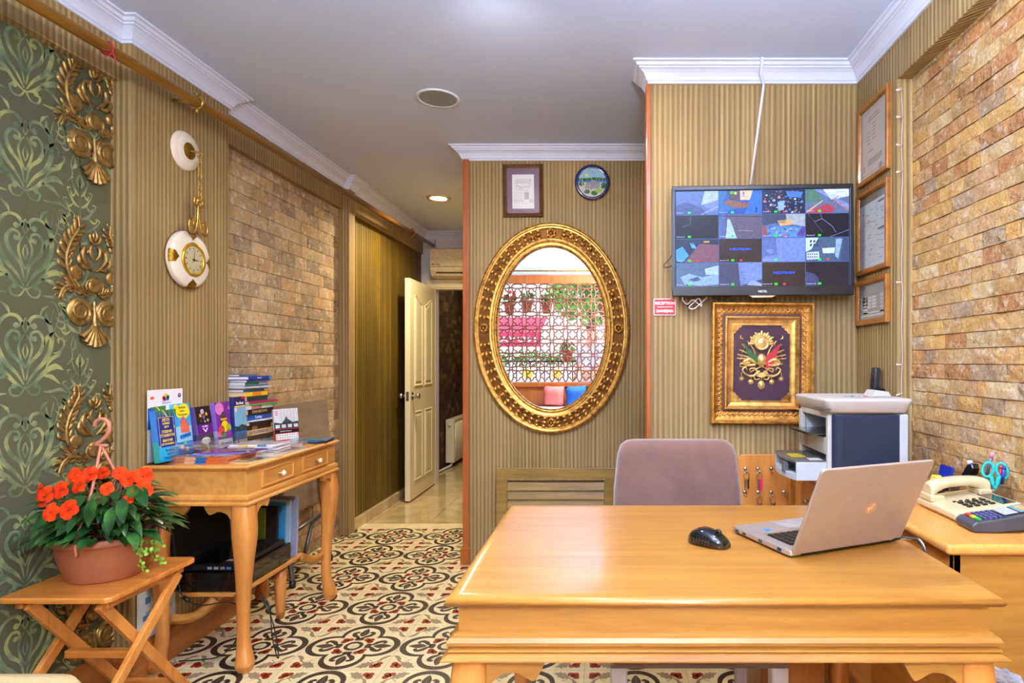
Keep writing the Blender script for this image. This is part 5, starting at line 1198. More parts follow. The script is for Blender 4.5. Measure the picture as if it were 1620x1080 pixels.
def leg(x, y0, z0, y1, z1, w_=.034, t_=.018):
    d = Vector((0, y1-y0, z1-z0)); n = Vector((0, -d.z, d.y)).normalized()*w_/2; mb = MB()
    vs = []
    for p in (Vector((x, y0, z0)), Vector((x, y1, z1))):
        for sx in (-t_/2, t_/2):
            for sn in (-1, 1): vs.append(p+Vector((sx, 0, 0))+n*sn)
    mb.add(vs, [(0, 1, 3, 2), (4, 5, 7, 6), (0, 1, 5, 4), (2, 3, 7, 6), (0, 2, 6, 4), (1, 3, 7, 5)]); mb.build('leg', M_STY, st, .003)
for x in (-a+.075, a-.052): leg(x, -b+.03, SZ-.03, b+.01, .012)
for x in (-a+.05, a-.028): leg(x, b-.06, SZ-.04, -b-.14, .012)
MB().box(-a+.075, a-.052, -.05, -.024, .245, .270).build('stretcher', M_ST, st, .003)
MB().box(-a+.075, a-.052, b-.02, b, .03, .055).build('stretcher', M_ST, st, .003)
MB().box(-a+.05, a-.028, -b-.12, -b-.1, .03, .055).build('stretcher', M_ST, st, .003)

# ---- upholstered chair behind the desk
g = G('mauve_velvet'); o = g.obj(); n = g.noise(o, 260, 3); n2 = g.noise(o, 5, 3, .6, .8)
g.p(col=g.ramp(g.math('ADD', g.math('MULTIPLY', n, .4), g.math('MULTIPLY', n2, .6)), [(.3, lin((88, 58, 48))), (.7, lin((120, 82, 70)))]), rough=.9, sheen=.6); g.bump(n, .15, .001); M_VEL = g.m
ch = thing('office_chair', 'mauve velvet upholstered chair with pale legs tucked behind the desk', 'chair', (.238, 1.78, 0))
mb = MB(); rings = []
for (hh, yy, wd, th) in ((0, 0, .205, .034), (.02, 0, .218, .042), (.15, .01, .222, .046), (.34, .03, .218, .044), (.46, .045, .205, .04), (.49, .047, .195, .036), (.505, .049, .175, .026), (.509, .05, .15, .014)):
    rings.append([Vector((p[0], .24+yy+p[1], .44+hh)) for p in rrect(2*wd, 2*th, min(th*.8, .03), 4)])
mb.loft(rings, 0, None, True); mb.build('backrest', M_VEL, ch)
rings = []
for (zz, k) in ((.424, .97), (.428, 1.0), (.46, 1.0), (.485, .985), (.495, .95)):
    rings.append([Vector((p[0]*k, p[1]*k, zz)) for p in rrect(.475, .5, .03, 4)])
MB().loft(rings, 0, None, True).build('seat', M_VEL, ch)
M_CL = pm('pale_lilac_leg', (206, 198, 206), .5, var=.04)
for sx, sy in ((-1, -1), (1, -1), (-1, 1), (1, 1)):
    mb = MB(); x, y = sx*.21, sy*.22; mb.loft([[Vector((x+p[0]*k, y+p[1]*k, z)) for p in rrect(.045, .045, .004, 1)] for z, k in ((0, .75), (.424, 1.0))], 0, None, False); mb.build('leg', M_CL, ch)

# ---- side counter on the right with its far cabinet, key board behind
KX0, KX1, KY0, KY1, KZ = .778, 1.138, 1.357, 2.05, .80
M_OAKC = wood('counter_oak', (190, 122, 48), (226, 158, 78), 'y', rough=.3)
k_ = thing('side_counter', 'honey wood side counter along the stone wall holding the telephone', 'counter', ((KX0+KX1)/2, (KY0+KY1)/2, 0))
a, b = (KX1-KX0)/2, (KY1-KY0)/2
MB().prism([(-a, -b+.0), (a, -b), (a, b), (-a, b)], XY, KZ-.026, KZ).build('worktop', M_OAKC, k_, .011, seg=4)
mb = MB(); mb.box(-a+.025, -a+.043, -b+.02, b, .06, KZ-.026); mb.build('side_panel', M_OAKC, k_, .002)
mb = MB(); mb.box(-a+.025, a, -b+.02, -b+.038, .06, KZ-.026); mb.build('front_panel', M_OAK, k_, .002)
mb = MB(); mb.box(-a+.04, a, -b+.05, b, .0, .06); mb.build('plinth', M_DARKW, k_)
pc = thing('printer_cabinet', 'oak cabinet in the corner under the printer', 'cabinet', (.905, 2.32, 0))
MB().box(-.13, .183, -.268, .225, .06, .78).build('body', M_OAKC, pc, .003); MB().box(-.15, .183, -.268, .225, .78, .80).build('worktop', M_OAKC, pc, .006)
MB().box(-.11, .18, -.2, .22, 0, .06).build('plinth', M_DARKW, pc)
dr = MB().box(-.136, -.13, -.24, .10, .62, .76).build('drawer', M_OAKY, pc, .002); MB().lathe([(.005, 0), (.005, .014), (.011, .018), (.008, .026), (0, .027)], fr((-.136, -.07, .69), (0, 1, 0), (0, 0, 1), (-1, 0, 0)), 14).build('knob', M_CHROME, dr)
dr = MB().box(-.136, -.13, -.24, .10, .1, .6).build('door', M_OAKY, pc, .002); MB().lathe([(.005, 0), (.005, .014), (.011, .018), (.008, .026), (0, .027)], fr((-.136, -.2, .5), (0, 1, 0), (0, 0, 1), (-1, 0, 0)), 14).build('knob', M_CHROME, dr)
q = [(0, 0), (0, -.24)]+[(-.02-.10*(1-math.cos(t)), -.24+.22*math.sin(t)) for t in [PI/2*k/8 for k in range(9)]]
gp = [(0, 0), (0, -.26), (-.115, -.26)]+[(-.115+.115*math.sin(t)*.9, -.26+.16*(1-math.cos(t))) for t in [PI/2*k/8 for k in range(1, 9)]]+[(-.01, 0)]
MB().prism(gp, fr((-.139, .14, .765), (1, 0, 0), (0, 0, 1)), -.009, .009).build('curved_bracket', M_OAK, pc, .003)
# low cabinet seen under the desk
lc = thing('low_cabinet', 'wooden low cabinet behind the right desk legs, red stapler on it', 'cabinet', (.642, 2.05, 0))
MB().box(-.155, .05, -.16, .18, 0, .40).build('body', M_OAKZ, lc, .003); MB().box(-.155, -.125, -.175, -.16, 0, .52).build('corner_post', M_ORANGEW, lc, .006)
sp = thing('red_stapler', 'red stapler lying on the low cabinet under the desk', 'stapler', (.645, 1.99, .40), .4)
MB().box(-.05, .05, -.012, .012, .0, .012).build('base', M_BLACK, sp, .003)
MB().prism([(-.05, .012), (.05, .018), (.055, .03), (.04, .042), (-.02, .034), (-.05, .022)], fr((0, 0, 0), (1, 0, 0), (0, 0, 1)), -.013, .013).build('handle', pm('red_plastic', (206, 26, 30), .3), sp, .003)
# key board
kb = thing('key_board', 'oak key board with rows of small hooks beside the printer', 'key board', (.70, YB-.02, .68))
bw0, bw1, bh0, bh1 = -.138, .2, -.14, .139
MB().prism([(bw0, bh0), (bw1, bh0), (bw1, bh1), (bw0+.018, bh1), (bw0, bh1-.018)], fr((0, 0, 0), (1, 0, 0), (0, 0, 1)), -.0, .016).build('board', M_OAKZ, kb, .002)
HK = []
for row, py, xs in ((0, 741, (1179, 1199, 1220, 1240)), (1, 778, (1178, 1199, 1220, 1240, 1260))):
    for px in xs:
        p = Wp(px, py, YB-.036)-Vector((.70, YB-.02, .68)); HK.append(p+Vector((.70, YB-.02, .68)))
        mb = MB(); mb.lathe([(.0, .008), (.008, .006), (.009, 0)], fr((p.x, -.016, p.z), (1, 0, 0), (0, 0, 1), (0, -1, 0)), 12)
        mb.tube([(p.x, -.02, p.z), (p.x, -.03, p.z-.012), (p.x, -.04, p.z-.014), (p.x, -.042, p.z-.004)], .003, 6); mb.build('hook', M_CHROME, kb)
def keys(h, label, col, L, w_):
    t = thing('key_set', label, 'keys', (h.x, YB-.058, h.z-.012), group='keys hanging on the key board')
    MB().tube([(.013*math.cos(q), -.002, -.014+.015*math.sin(q)) for q in [2*PI*k/16 for k in range(16)]], .0013, 6, closed=True).build('ring', M_CHROME, t)
    mb = MB(); f = fr((0, .0, -.028), (1, 0, 0), (0, 0, 1)); mb.prism([(-.008, 0), (.002, .002), (.003, -.015), (-.0, -.042), (-.006, -.042), (-.009, -.016)], f, 0, .002); mb.build('key', pm('key_steel', (170, 160, 140), .3, 1), t)
    MB().prism(rrect(w_, L, .004, 3, .007, -L/2), fr((0, -.004, -.024), (1, 0, 0), (0, 0, 1)), 0, .005).build('tag', col, t, .001)
keys(HK[0], 'plain steel keys on a ring, upper left of the key board', pm('key_steel2', (140, 130, 112), .35, 1), .045, .006)
keys(HK[1], 'keys with a bright pink tag on the key board', pm('pink_tag', (236, 24, 110), .4), .05, .011)
keys(HK[5], 'keys with an orange tag in the lower row of the key board', pm('orange_tag', (240, 90, 20), .4), .05, .006)
keys(HK[6], 'brass key on a large ring, third hook of the lower row', pm('brass_key', (120, 84, 40), .35, .8), .05, .008)

# ---- upholstered bench end at bottom left
t = thing('padded_bench', 'beige cushioned bench end just showing at the bottom left corner', 'bench', (-1.55, 1.045, 0))
rings = [[Vector((p[0]*k, p[1]*k, z)) for p in rrect(.56, .88, .08, 5)] for z, k in ((.30, .98), (.32, 1), (.42, 1), (.445, .97), (.452, .9))]
MB().loft(rings, 0, None, True).build('seat_cushion', pm('beige_linen', (206, 180, 128), .85, sc=200), t)
MB().box(-.26, .26, -.42, .42, 0, .30).build('base', M_ORANGEW, t, .004)
# ---- grey plastic bag at right of the desk
t = thing('plastic_bag', 'crumpled grey plastic bag on the floor behind the right desk leg', 'bag', (.83, 1.24, 0))
mb = MB(); q = random.Random(9); rings = []
for i in range(9):
    z = .56*i/8; k = .62+.35*math.sin(PI*min(1, i/8*.9+.1)); rings.append([Vector((.062*k*math.cos(a)+q.uniform(-.006, .006), .075*k*math.sin(a)+q.uniform(-.006, .006), z+q.uniform(-.006, .006)*(i > 0))) for a in [2*PI*j/22 for j in range(22)]])
mb.loft(rings, 0, None, False); g = G('grey_polythene'); n = g.noise(g.obj(), 40, 5, .7); g.p(col=g.ramp(n, [(.35, lin((84, 80, 80))), (.6, lin((170, 168, 170)))]), rough=.3); g.bump(n, .4, .004)
mb.build('sack', g.m, t)
# ================================================================ potted flower on the stand
pot = Vector((-1.70, 2.005, SZ))
t = thing('flowering_plant', 'orange flowering plant in a terracotta hanging pot on the folding stand', 'plant', pot)
MB().lathe([(0, .0), (.106, 0), (.11, .006), (.112, .02), (.122, .04), (.134, .08), (.14, .118), (.142, .12), (.148, .122), (.15, .128), (.148, .142), (.142, .146), (.136, .142), (.13, .11), (0, .108)], None, 40, sy=.9).build('flower_pot', M_TERRA, t)
MB().lathe([(.132, .116), (.06, .128), (0, .13)], None, 24, sy=.9).build('soil', pm('potting_soil', (58, 42, 32), .9, var=.4, bump=.4), t)
mb = MB(); top = Vector((.0, -.02, .44))
for a in (-1.45, 2.75, .6):
    e = Vector((.146*math.cos(a), .132*math.sin(a), .128)); mb.tube(spl([e+Vector((0, 0, -.025)), e+Vector((0, 0, .03)), e*.45+top*.55+Vector((0, 0, -.02)), top], 5), .0045, 6)
mb.tube([top+Vector((-.022, 0, .0)), top+Vector((.022, 0, 0))], .005, 6)
hk = spl([top+Vector((x, 0, z)) for x, z in ((-.018, .002), (.006, .02), (.026, .045), (.026, .072), (.008, .088), (-.014, .082), (-.022, .064))], 5)
mb.tube(hk, .006, 8); mb.build('hanger', pm('salmon_plastic', (204, 124, 96), .45), t)
q = random.Random(11); M_LEAF = G('impatiens_leaf'); o = M_LEAF.obj(); n = M_LEAF.noise(o, 18, 3)
M_LEAF.p(col=M_LEAF.ramp(n, [(.3, lin((20, 52, 22))), (.55, lin((38, 84, 34))), (.75, lin((80, 126, 48)))]), rough=.3, spec=.5); M_LEAF = M_LEAF.m
def lance(mb, p, d, up, L, w, bend):
    d = d.normalized(); s = d.cross(up).normalized(); n = s.cross(d).normalized(); vs = []; N = 6
    for i in range(N+1):
        u = i/N; wd = w*(math.sin(PI*u**.8)**.9 if 0 < i < N else .02); c = p+d*L*u-Vector((0, 0, 1))*bend*u*u
        vs += [c-s*wd+n*.18*wd, c-n*.08*wd, c+s*wd+n*.18*wd]
    mb.add(vs, [(3*i+k, 3*i+k+1, 3*i+k+4, 3*i+k+3) for i in range(N) for k in (0, 1)], 0, None, True)
mb = MB(); st = MB()
for i in range(330):
    az = q.uniform(0, 2*PI); el = q.uniform(.02, 1.25); rr = q.uniform(.5, 1.06)
    c = Vector((.185*rr*math.cos(az)*math.cos(el), .16*rr*math.sin(az)*math.cos(el), .15+.17*rr*math.sin(max(el, 0))+.0))
    d = Vector((math.cos(az), math.sin(az), q.uniform(-.35, .4))); L = q.uniform(.05, .085)
    tip = pot+c+d.normalized()*L
    if tip.x < XL_B+.03 or tip.x > -1.43 or (tip.x > -1.5 and tip.y > 2.25): continue
    if tip.y > 2.27: continue
    lance(mb, c, d, Vector((0, 0, 1)), L, L*q.uniform(.19, .25), q.uniform(.005, .04))
    if i % 3 == 0: st.tube(spl([Vector((c.x*.25, c.y*.25, .12)), Vector((c.x*.6, c.y*.6, .12+(c.z-.12)*.7)), c], 3), .003, 5)
for px, py, L, dx, dz in ((62, 846, .09, -.4, -.8), (72, 828, .08, -.5, -.6), (238, 770, .08, .9, .2), (244, 795, .07, .6, -.6), (108, 812, .08, -.5, -.5), (208, 822, .075, .3, -.7), (152, 828, .08, .1, -.8), (184, 838, .075, .1, -.7), (118, 838, .08, -.2, -.8), (100, 842, .07, -.4, -.5)):
    p = Wp(px, py, 1.86)-pot; lance(mb, p-Vector((dx, 0, dz)).normalized()*L, Vector((dx, -.3, dz)), Vector((0, -1, .4)), L, .02, .01)
mb.build('foliage', M_LEAF, t, recalc=False); st.build('stems', pm('reddish_stem', (110, 70, 50), .5), t)
g = G('orange_petal'); n = g.noise(g.obj(), 30, 3); g.p(col=g.ramp(n, [(.3, lin((222, 40, 2))), (.7, lin((244, 70, 8)))]), rough=.75, spec=.2); M_PET = g.m
M_EYE = pm('flower_eye', (150, 30, 40), .6)
FLW = [(119, 751, 1.98, 0, .9), (143, 750, 1.95, .1, 1), (126, 766, 1.88, -.4, 1.1), (72, 785, 1.88, -.3, 1.25), (97, 775, 1.90, -.2, 1.1), (82, 810, 1.83, -.2, 1.1), (110, 806, 1.80, -.1, 1.15), (170, 773, 1.9, .2, .8), (190, 748, 1.95, .9, .8), (204, 757, 1.92, .2, 1), (227, 753, 1.92, .3, 1.1), (226, 776, 1.86, .2, 1.15), (163, 748, 2.03, .3, .8), (65, 773, 1.95, -.8, .7), (203, 790, 1.88, .5, .6)]
for px, py, Z, yaw, sc in FLW:
    c = Wp(px, py, Z)-pot; nrm = Vector((yaw*.8, -1, .35)).normalized(); u = nrm.cross(Vector((0, 0, 1))).normalized()*-1; v = nrm.cross(u)*-1
    f = fr(c, u, v, nrm); mb = MB(); a0 = q.uniform(0, 1)
    for k in range(5):
        a = a0+2*PI*k/5; rows = []
        for (r, w_, h) in ((.002, .004, 0), (.012, .013, .003), (.022, .017, .003), (.029, .012, .0), (.031, .004, -.002)):
            r *= sc*.86; w_ *= sc*.8; ca, sa = math.cos(a), math.sin(a)
            rows.append([f(ca*r-sa*s_*w_, sa*r+ca*s_*w_, h+.002*abs(s_)+.0006*k) for s_ in (-1, -.5, 0, .5, 1)])
        mb.loft(rows, 0, None, True, False)
    mb.ball(f(0, 0, .004), .003*sc, 6, 1)
    mb.build('flower', [M_PET, M_EYE], t, recalc=False)
mb = MB(); lf = MB()
for k in range(5):
    e = Vector((.135, -.07+.02*k, .13)); w_ = [e+Vector((.012*i+q.uniform(-.006, .006), -.012*i*(k % 3)*.5, .012*math.sin(i*1.1)-.010*i*(k % 2)-.004*i)) for i in range(7)]
    mb.tube(w_, .0011, 4)
    for p in w_[1:]:
        for _ in range(3): 
            a = q.uniform(0, 6.3); b_ = p+Vector((.009*math.cos(a), -.004, .009*math.sin(a))); lf.poly(circ(.0055, 7), fr(b_, (math.cos(a), .3, math.sin(a)), (-math.sin(a), .2, math.cos(a))), 0)
vn = mb.build('trailing_vine', pm('vine_green', (120, 160, 50), .5), t); lf.build('leaves', pm('vine_leaf', (130, 176, 56), .45, var=.25), vn, recalc=False)

# ================================================================ papers and books on the console table
TZ = CZ
def cover_frame(X, Y, z, lean=.12, yaw=0):
    v = Vector((-math.sin(lean), 0, math.cos(lean))); u = Vector((0, 1, 0))
    Rz = Matrix.Rotation(yaw, 3, 'Z'); return fr((X, Y, z), Rz @ u, Rz @ v)
def leaflet(f, w_, h_, label, art, n=0, blabel='', edge=((60, 120, 200), (50, 160, 130)), group=None, th=.0033, gap=.0042):
    """front leaflet with its printed cover, and n like it standing behind"""
    def one(h0, lab, art):
        mb = MB(); mb.fbox(f, 0, w_, h_*.38, h_, h0-th, h0, 0, edge[0]); mb.fbox(f, 0, w_, 0, h_*.38, h0-th, h0, 0, edge[1])
        mb.fbox(f, .001, w_, h_*.94, h_*1.0005, h0-th*.8, h0-th*.2, 0, (236, 236, 240))
        if art: art(mb, lambda a, b, h=0: f(a*w_, b*h_, h0+.0003+h))
        o = mb.build('leaflet', GLOSSP, recalc=False); return tag(o, lab, 'leaflet', group)
    one(0, label, art)
    for k in range(n): one(-(k+1)*gap, blabel, lambda mb, F_: mb.poly([(0, 0), (1, 0), (1, 1), (0, 1)], F_, 0, 0, edge[0]))
def A(mb, F_):
    def P(pts, c, h=0): mb.poly(pts, F_, h, 0, c)
    def Rr(a0, a1, b0, b1, c, h=0): P([(a0, b0), (a1, b0), (a1, b1), (a0, b1)], c, h)
    def Tx(s, a, b, sz, c, bold=.02, ar=.48, h=.0006):
        # text drawn in unit page coordinates; ar keeps letters upright on a tall page
        mb2 = MB(); text(mb2, s, XY, 0, 0, sz, 0, 0, c, 'CENTER', bold); mb.add([F_(a+v.x/ar, b+v.y, h) for v in mb2.V], mb2.Fc, 0, c)
    return P, Rr, Tx
def art_leto(mb, F_):
    P, Rr, Tx = A(mb, F_); Rr(0, 1, 0, 1, (24, 70, 170)); Rr(0, 1, 0, .28, (40, 170, 220), .0001); P([(0, .28), (1, .28), (1, .36), (0, .32)], (60, 150, 210), .0001)
    for k in range(9): P([(.05+.12*k, 1), (.16+.12*k, 1), (.02+.12*k+.06*(k % 3), .82-.03*(k % 2))], (70, 130, 40), .0002+.00001*k)
    P([(.35, 1), (.42, 1), (.98, .66), (.95, .62)], (206, 180, 120), .0003)
    Rr(.1, .92, .28, .86, (28, 40, 120), .0004)
    for a0, a1, b0, b1 in ((.1, .92, .855, .862), (.1, .115, .28, .86), (.905, .92, .28, .86)): Rr(a0, a1, b0, b1, (240, 214, 80), .0005)
    for s, b, z in (('ЛЕТО', .80, .075), ('SUMMER', .735, .05), ('2019', .67, .06), ('ПЛЯЖИ', .575, .07), ('СТАМБУЛА', .50, .07), ('BEACHES', .405, .065), ('OF ISTANBUL', .335, .055)): Tx(s, .5, b, z, (250, 224, 60), .03)
    for s, b in (('Выбери', .21), ('Свою', .14), ('Экскурсию', .07)): Tx(s, .55, b, .06, (16, 24, 60))
def art_blue(mb, F_):
    P, Rr, Tx = A(mb, F_); Rr(0, 1, 0, 1, (60, 170, 226)); Rr(0, 1, 0, .25, (30, 120, 190), .0001); Rr(0, 1, .25, .55, (150, 206, 232), .0001)
    P([(.02, .97), (.15, .99), (.35, .96), (.6, 1), (.85, .97), (.95, .88), (.98, .8), (.85, .74), (.7, .70), (.5, .73), (.25, .72), (.1, .78), (.0, .86)], (250, 226, 40), .0002)
    for s, b in (('Выбери', .92), ('Свою', .85), ('Экскурсию', .78)): Tx(s, .5, b, .055, (20, 30, 60))
    for x, y, w_, h_ in ((.3, .42, .12, .2), (.42, .42, .2, .26), (.62, .42, .12, .2), (.74, .42, .1, .14)): Rr(x, x+w_, y, y+h_, (224, 110, 80), .0003); P([(x, y+h_), (x+w_, y+h_), (x+w_/2, y+h_+.09)], (206, 80, 90), .0003)
    P([(.2, .38), (.9, .42), (.92, .34), (.22, .3)], (30, 130, 210), .0004); Tx('СТАМБУЛ', .55, .36, .06, (20, 60, 140), .02, .48, .0007)
    for x, y, c in ((.3, .15, (250, 214, 60)), (.6, .1, (240, 190, 60)), (.5, .22, (90, 190, 120))): P(circ(.09, 10, x, y, .045), c, .0004)
def art_purple(mb, F_):
    P, Rr, Tx = A(mb, F_); Rr(0, 1, 0, 1, (30, 24, 34)); Rr(0, 1, .38, .60, (104, 24, 130), .0001); Rr(0, 1, 0, .38, (70, 62, 66), .0001)
    for x, y, r_, c in ((.45, .88, .12, (196, 170, 190)), (.3, .8, .08, (206, 150, 60)), (.7, .82, .08, (220, 170, 70)), (.5, .76, .1, (120, 90, 130)), (.75, .68, .07, (190, 150, 120)), (.3, .68, .08, (60, 50, 70)), (.55, .66, .05, (180, 180, 190))): P(circ(r_, 12, x, y, r_*.5), c, .0002)
    Tx('WOMEN', .5, .545, .05, (240, 236, 246)); P([(.32, .51), (.40, .51), (.5, .445), (.6, .51), (.68, .51), (.5, .41)], (236, 230, 244), .0003)
    P(circ(.3, 16, .45, .23, .08), (206, 204, 204), .0003); P([(.4, .18), (.6, .18), (.55, .03), (.47, .03)], (180, 176, 176), .0003)
def art_toy(mb, F_):
    P, Rr, Tx = A(mb, F_); Rr(0, 1, 0, 1, (124, 40, 150)); Rr(0, 1, .0, .18, (230, 226, 236), .0001)
    P(circ(.3, 16, .3, .86, .14), (214, 120, 190), .0002); P([(.25, .5), (.75, .5), (.7, .72), (.5, .8), (.3, .7)], (70, 60, 70), .0003); Rr(.3, .75, .6, .64, (240, 180, 40), .0004)
    for x, y, r_, c in ((.3, .38, .22, (226, 60, 70)), (.55, .46, .26, (246, 206, 40)), (.8, .42, .18, (160, 206, 60)), (.75, .3, .2, (146, 40, 160)), (.4, .28, .16, (40, 160, 90)), (.15, .3, .14, (240, 110, 130))): P(circ(r_, 14, x, y, r_*.5), c, .0005)
    P([(.9, .85), (.95, .9), (.98, .82)], (250, 220, 80), .0003); P(circ(.1, 10, .25, .09, .04), (230, 120, 40), .0004); Rr(.4, .9, .07, .1, (120, 90, 160), .0004)
def art_bus(mb, F_):
    P, Rr, Tx = A(mb, F_); Rr(0, 1, 0, 1, (120, 176, 206)); Rr(0, 1, .78, 1, (36, 34, 92), .0001); Rr(.7, 1, .95, 1, (214, 40, 50), .0002); Rr(0, 1, 0, .1, (232, 228, 228), .0002); Rr(0, 1, .1, .28, (30, 110, 170), .0001)
    P([(0, .28), (1, .28), (1, .38), (.6, .42), (.3, .38), (0, .4)], (44, 66, 70), .0002); Rr(.78, .8, .38, .58, (60, 80, 90), .0003)
    Tx('Bus-Boat', .52, .865, .085, (246, 246, 250), .03); Rr(.05, .97, .785, .81, (246, 206, 50), .0002); P(circ(.1, 12, .14, .73, .045), (226, 206, 190), .0003); P(circ(.12, 10, .2, .06, .05), (226, 60, 40), .0004); Rr(.4, .9, .05, .09, (246, 200, 60), .0003)
def row(px0, px1, X): return depth(px0, X), depth(px1, X)
HB = TZ+.008
# white poster sheet at the back
f = cover_frame(-1.802, 2.318, HB, .0)
mb = MB(); mb.fbox(f, 0, .19, 0, .285, -.002, 0, 0, (240, 238, 240)); F_ = lambda a, b, h=0: f(a*.19, b*.285, .0003+h)
P, Rr, Tx = A(mb, F_)
for x, y, c in ((.44, .88, (226, 60, 60)), (.5, .915, (246, 190, 40)), (.56, .89, (60, 160, 90)), (.47, .86, (150, 60, 160)), (.55, .865, (40, 110, 200))): P(circ(.045, 10, x, y, .03), c, .0001)
Tx('İstanbul', .52, .81, .05, (120, 130, 190), .01, .66); P(circ(.06, 14, .12, .87, .042)[0:8], (232, 84, 40), .0001); P(circ(.05, 14, .9, .9, .033), (70, 70, 130), .0001); P(circ(.03, 10, .9, .905, .018), (226, 120, 120), .0002)
P([(0, .45), (.5, .48), (.5, .77), (0, .75)], (30, 80, 160), .0001); P([(.05, .76), (.5, .77), (.45, .62)], (70, 130, 50), .0002); P([(.2, .77), (.24, .77), (.5, .62), (.48, .6)], (206, 180, 120), .0003); Rr(.6, .95, .70, .76, (90, 200, 190), .0001)
tag(mb.build('poster_sheet', GLOSSP, recalc=False), 'white sheet with colourful logo standing behind the leaflets on the console', 'poster')
leaflet(cover_frame(-1.756, 2.325, HB, .11), .098, .205, 'ЛЕТО SUMMER 2019 blue beaches leaflet, front of the leftmost stack', art_leto, 5, 'blue edged leaflet stacked behind the ЛЕТО 2019 leaflet', ((70, 140, 214), (56, 170, 140)), 'stacked ЛЕТО leaflets')
leaflet(cover_frame(-1.762, 2.43, HB+.012, .11), .092, .212, 'light blue leaflet with yellow splash reading Выбери Свою Экскурсию', art_blue, 3, 'light blue leaflet behind the yellow splash leaflet', ((90, 190, 230), (40, 130, 200)), 'stacked light blue leaflets')
leaflet(cover_frame(-1.742, 2.535, HB+.01, .15), .095, .195, 'black and purple leaflet beside the light blue one', art_purple, 5, 'purple edged leaflet behind the black one', ((96, 80, 140), (70, 60, 110)), 'stacked black and purple leaflets')
leaflet(cover_frame(-1.735, 2.645, HB+.01, .12), .098, .205, 'purple cartoon leaflet with coloured balls', art_toy, 4, 'violet edged leaflet behind the cartoon one', ((140, 110, 200), (190, 170, 220)), 'stacked cartoon leaflets')
leaflet(cover_frame(-1.728, 2.752, HB+.008, .06), .085, .225, 'Bus-Boat sightseeing leaflet with dark blue top', art_bus, 4, 'navy leaflet behind the Bus-Boat one', ((40, 48, 110), (40, 60, 120)), 'stacked Bus-Boat leaflets')
for y0, y1, lab in ((2.315, 2.53, 'clear acrylic leaflet holder at the left end of the console'), (2.532, 2.747, 'clear acrylic leaflet holder with purple leaflets'), (2.749, 2.845, 'clear acrylic holder of the Bus-Boat leaflets')):
    t = thing('leaflet_holder', lab, 'leaflet holder', (-1.755, (y0+y1)/2, TZ), group='clear leaflet holders')
    w_ = (y1-y0)/2-.001; MB().box(-.045, .045, -w_, w_, .0005, .003).build('base', M_ACRYL, t)
    MB().box(.042, .045, -w_, w_, .003, .075).build('front_lip', M_ACRYL, t)
    MB().box(-.047, -.045, -w_, w_, .0005, .17).build('back', M_ACRYL, t)
# the red and white airport leaflet in its own stand
f = cover_frame(-1.66, 2.955, TZ+.002, .12, -.55)
def art_air(mb, F_):
    P, Rr, Tx = A(mb, F_); Rr(0, 1, 0, 1, (206, 204, 204)); P([(0, .35), (1, .35), (1, .6), (.75, .58), (.5, .72), (.3, .56), (0, .6)], (60, 60, 62), .0001); P([(.4, .6), (.6, .6), (.5, .78)], (70, 72, 74), .0002)
    for k in range(4): Rr(.05+.25*k, .22+.25*k, .42, .52, (200, 204, 206), .0002)
    for k in range(5): Rr(.3+.13*k, .31+.13*k, .6, .95, (120, 120, 122), .0002)
    Rr(0, 1, .26, .37, (36, 30, 32), .0003); Tx('İstanbul Airport', .45, .315, .05, (240, 240, 240), .01, .7); Rr(0, 1, .37, .385, (200, 30, 36), .0003); Rr(0, 1, 0, .26, (204, 26, 34), .0003); Rr(.04, .96, .06, .24, (240, 236, 236), .0004)
    for b in (.19, .12):
        for k in range(9): P(circ(.035, 8, .1+.1*k, b, .024), (60, 60, 64), .0005); P(circ(.02, 8, .1+.1*k, b, .014), (240, 236, 236), .0006)
    for k in range(3): Rr(.06, .16, .82+.05*k, .84+.05*k, (206, 40, 46), .0003)
leaflet(f, .125, .165, 'grey, black and red airport shuttle leaflet on the console', art_air, 2, 'pale leaflet behind the airport shuttle leaflet', ((200, 190, 190), (190, 60, 60)), 'airport shuttle leaflets')
# flat magazines and papers
def flat(x, y, z, w_, l_, th, yaw, label, cols, top=None, name='magazine', cat='magazine', group=None):
    mb = MB(); n = len(cols)
    for i, c in enumerate(cols): mb.box(-w_/2+w_*i/n, -w_/2+w_*(i+1)/n, -l_/2, l_/2, 0, th, 0, c)
    if top: top(mb, fr((0, 0, th+.0003), (1, 0, 0), (0, 1, 0)), w_, l_)
    o = mb.build(name, GLOSSP, recalc=False); o.location = (x, y, z); o.rotation_euler = (0, 0, yaw); tag(o, label, cat, group); return o
def collage(seed, base, cols):
    def d(mb, f, w_, l_):
        q = random.Random(seed); mb.rect(f, -w_/2, w_/2, -l_/2, l_/2, 0, 0, base)
        for k in range(14):
            x, y = q.uniform(-w_*.4, w_*.4), q.uniform(-l_*.4, l_*.4); a, b = q.uniform(.02, .3)*w_, q.uniform(.02, .16)*l_
            mb.rect(f, max(x-a, -w_/2), min(x+a, w_/2), max(y-b, -l_/2), min(y+b, l_/2), .00005*(k+1), 0, q.choice(cols))
    return d
OB = [[(190, 120, 80), (206, 150, 110), (60, 110, 160), (206, 90, 40), (200, 100, 60)], [(170, 100, 70), (214, 170, 130), (40, 90, 150), (214, 100, 40), (190, 110, 70)]]
names5 = ['lowest', 'second', 'third', 'fourth', 'topmost']
for k in range(5): flat(-1.615+.003*(k % 2), 2.435+.002*k, TZ+.0055*k, .215, .19, .0052, .02*(k % 2), '%s orange and blue edged magazine of the pile at the near table edge' % names5[k], OB[k % 2], collage(k, (196, 130, 90), [(60, 90, 150), (214, 110, 50), (220, 190, 160)]) if k == 4 else None, group='orange edged magazines')
VIV = [(60, 110, 190), (206, 60, 70), (240, 200, 60), (120, 60, 140), (230, 230, 236), (40, 150, 170), (230, 130, 60)]
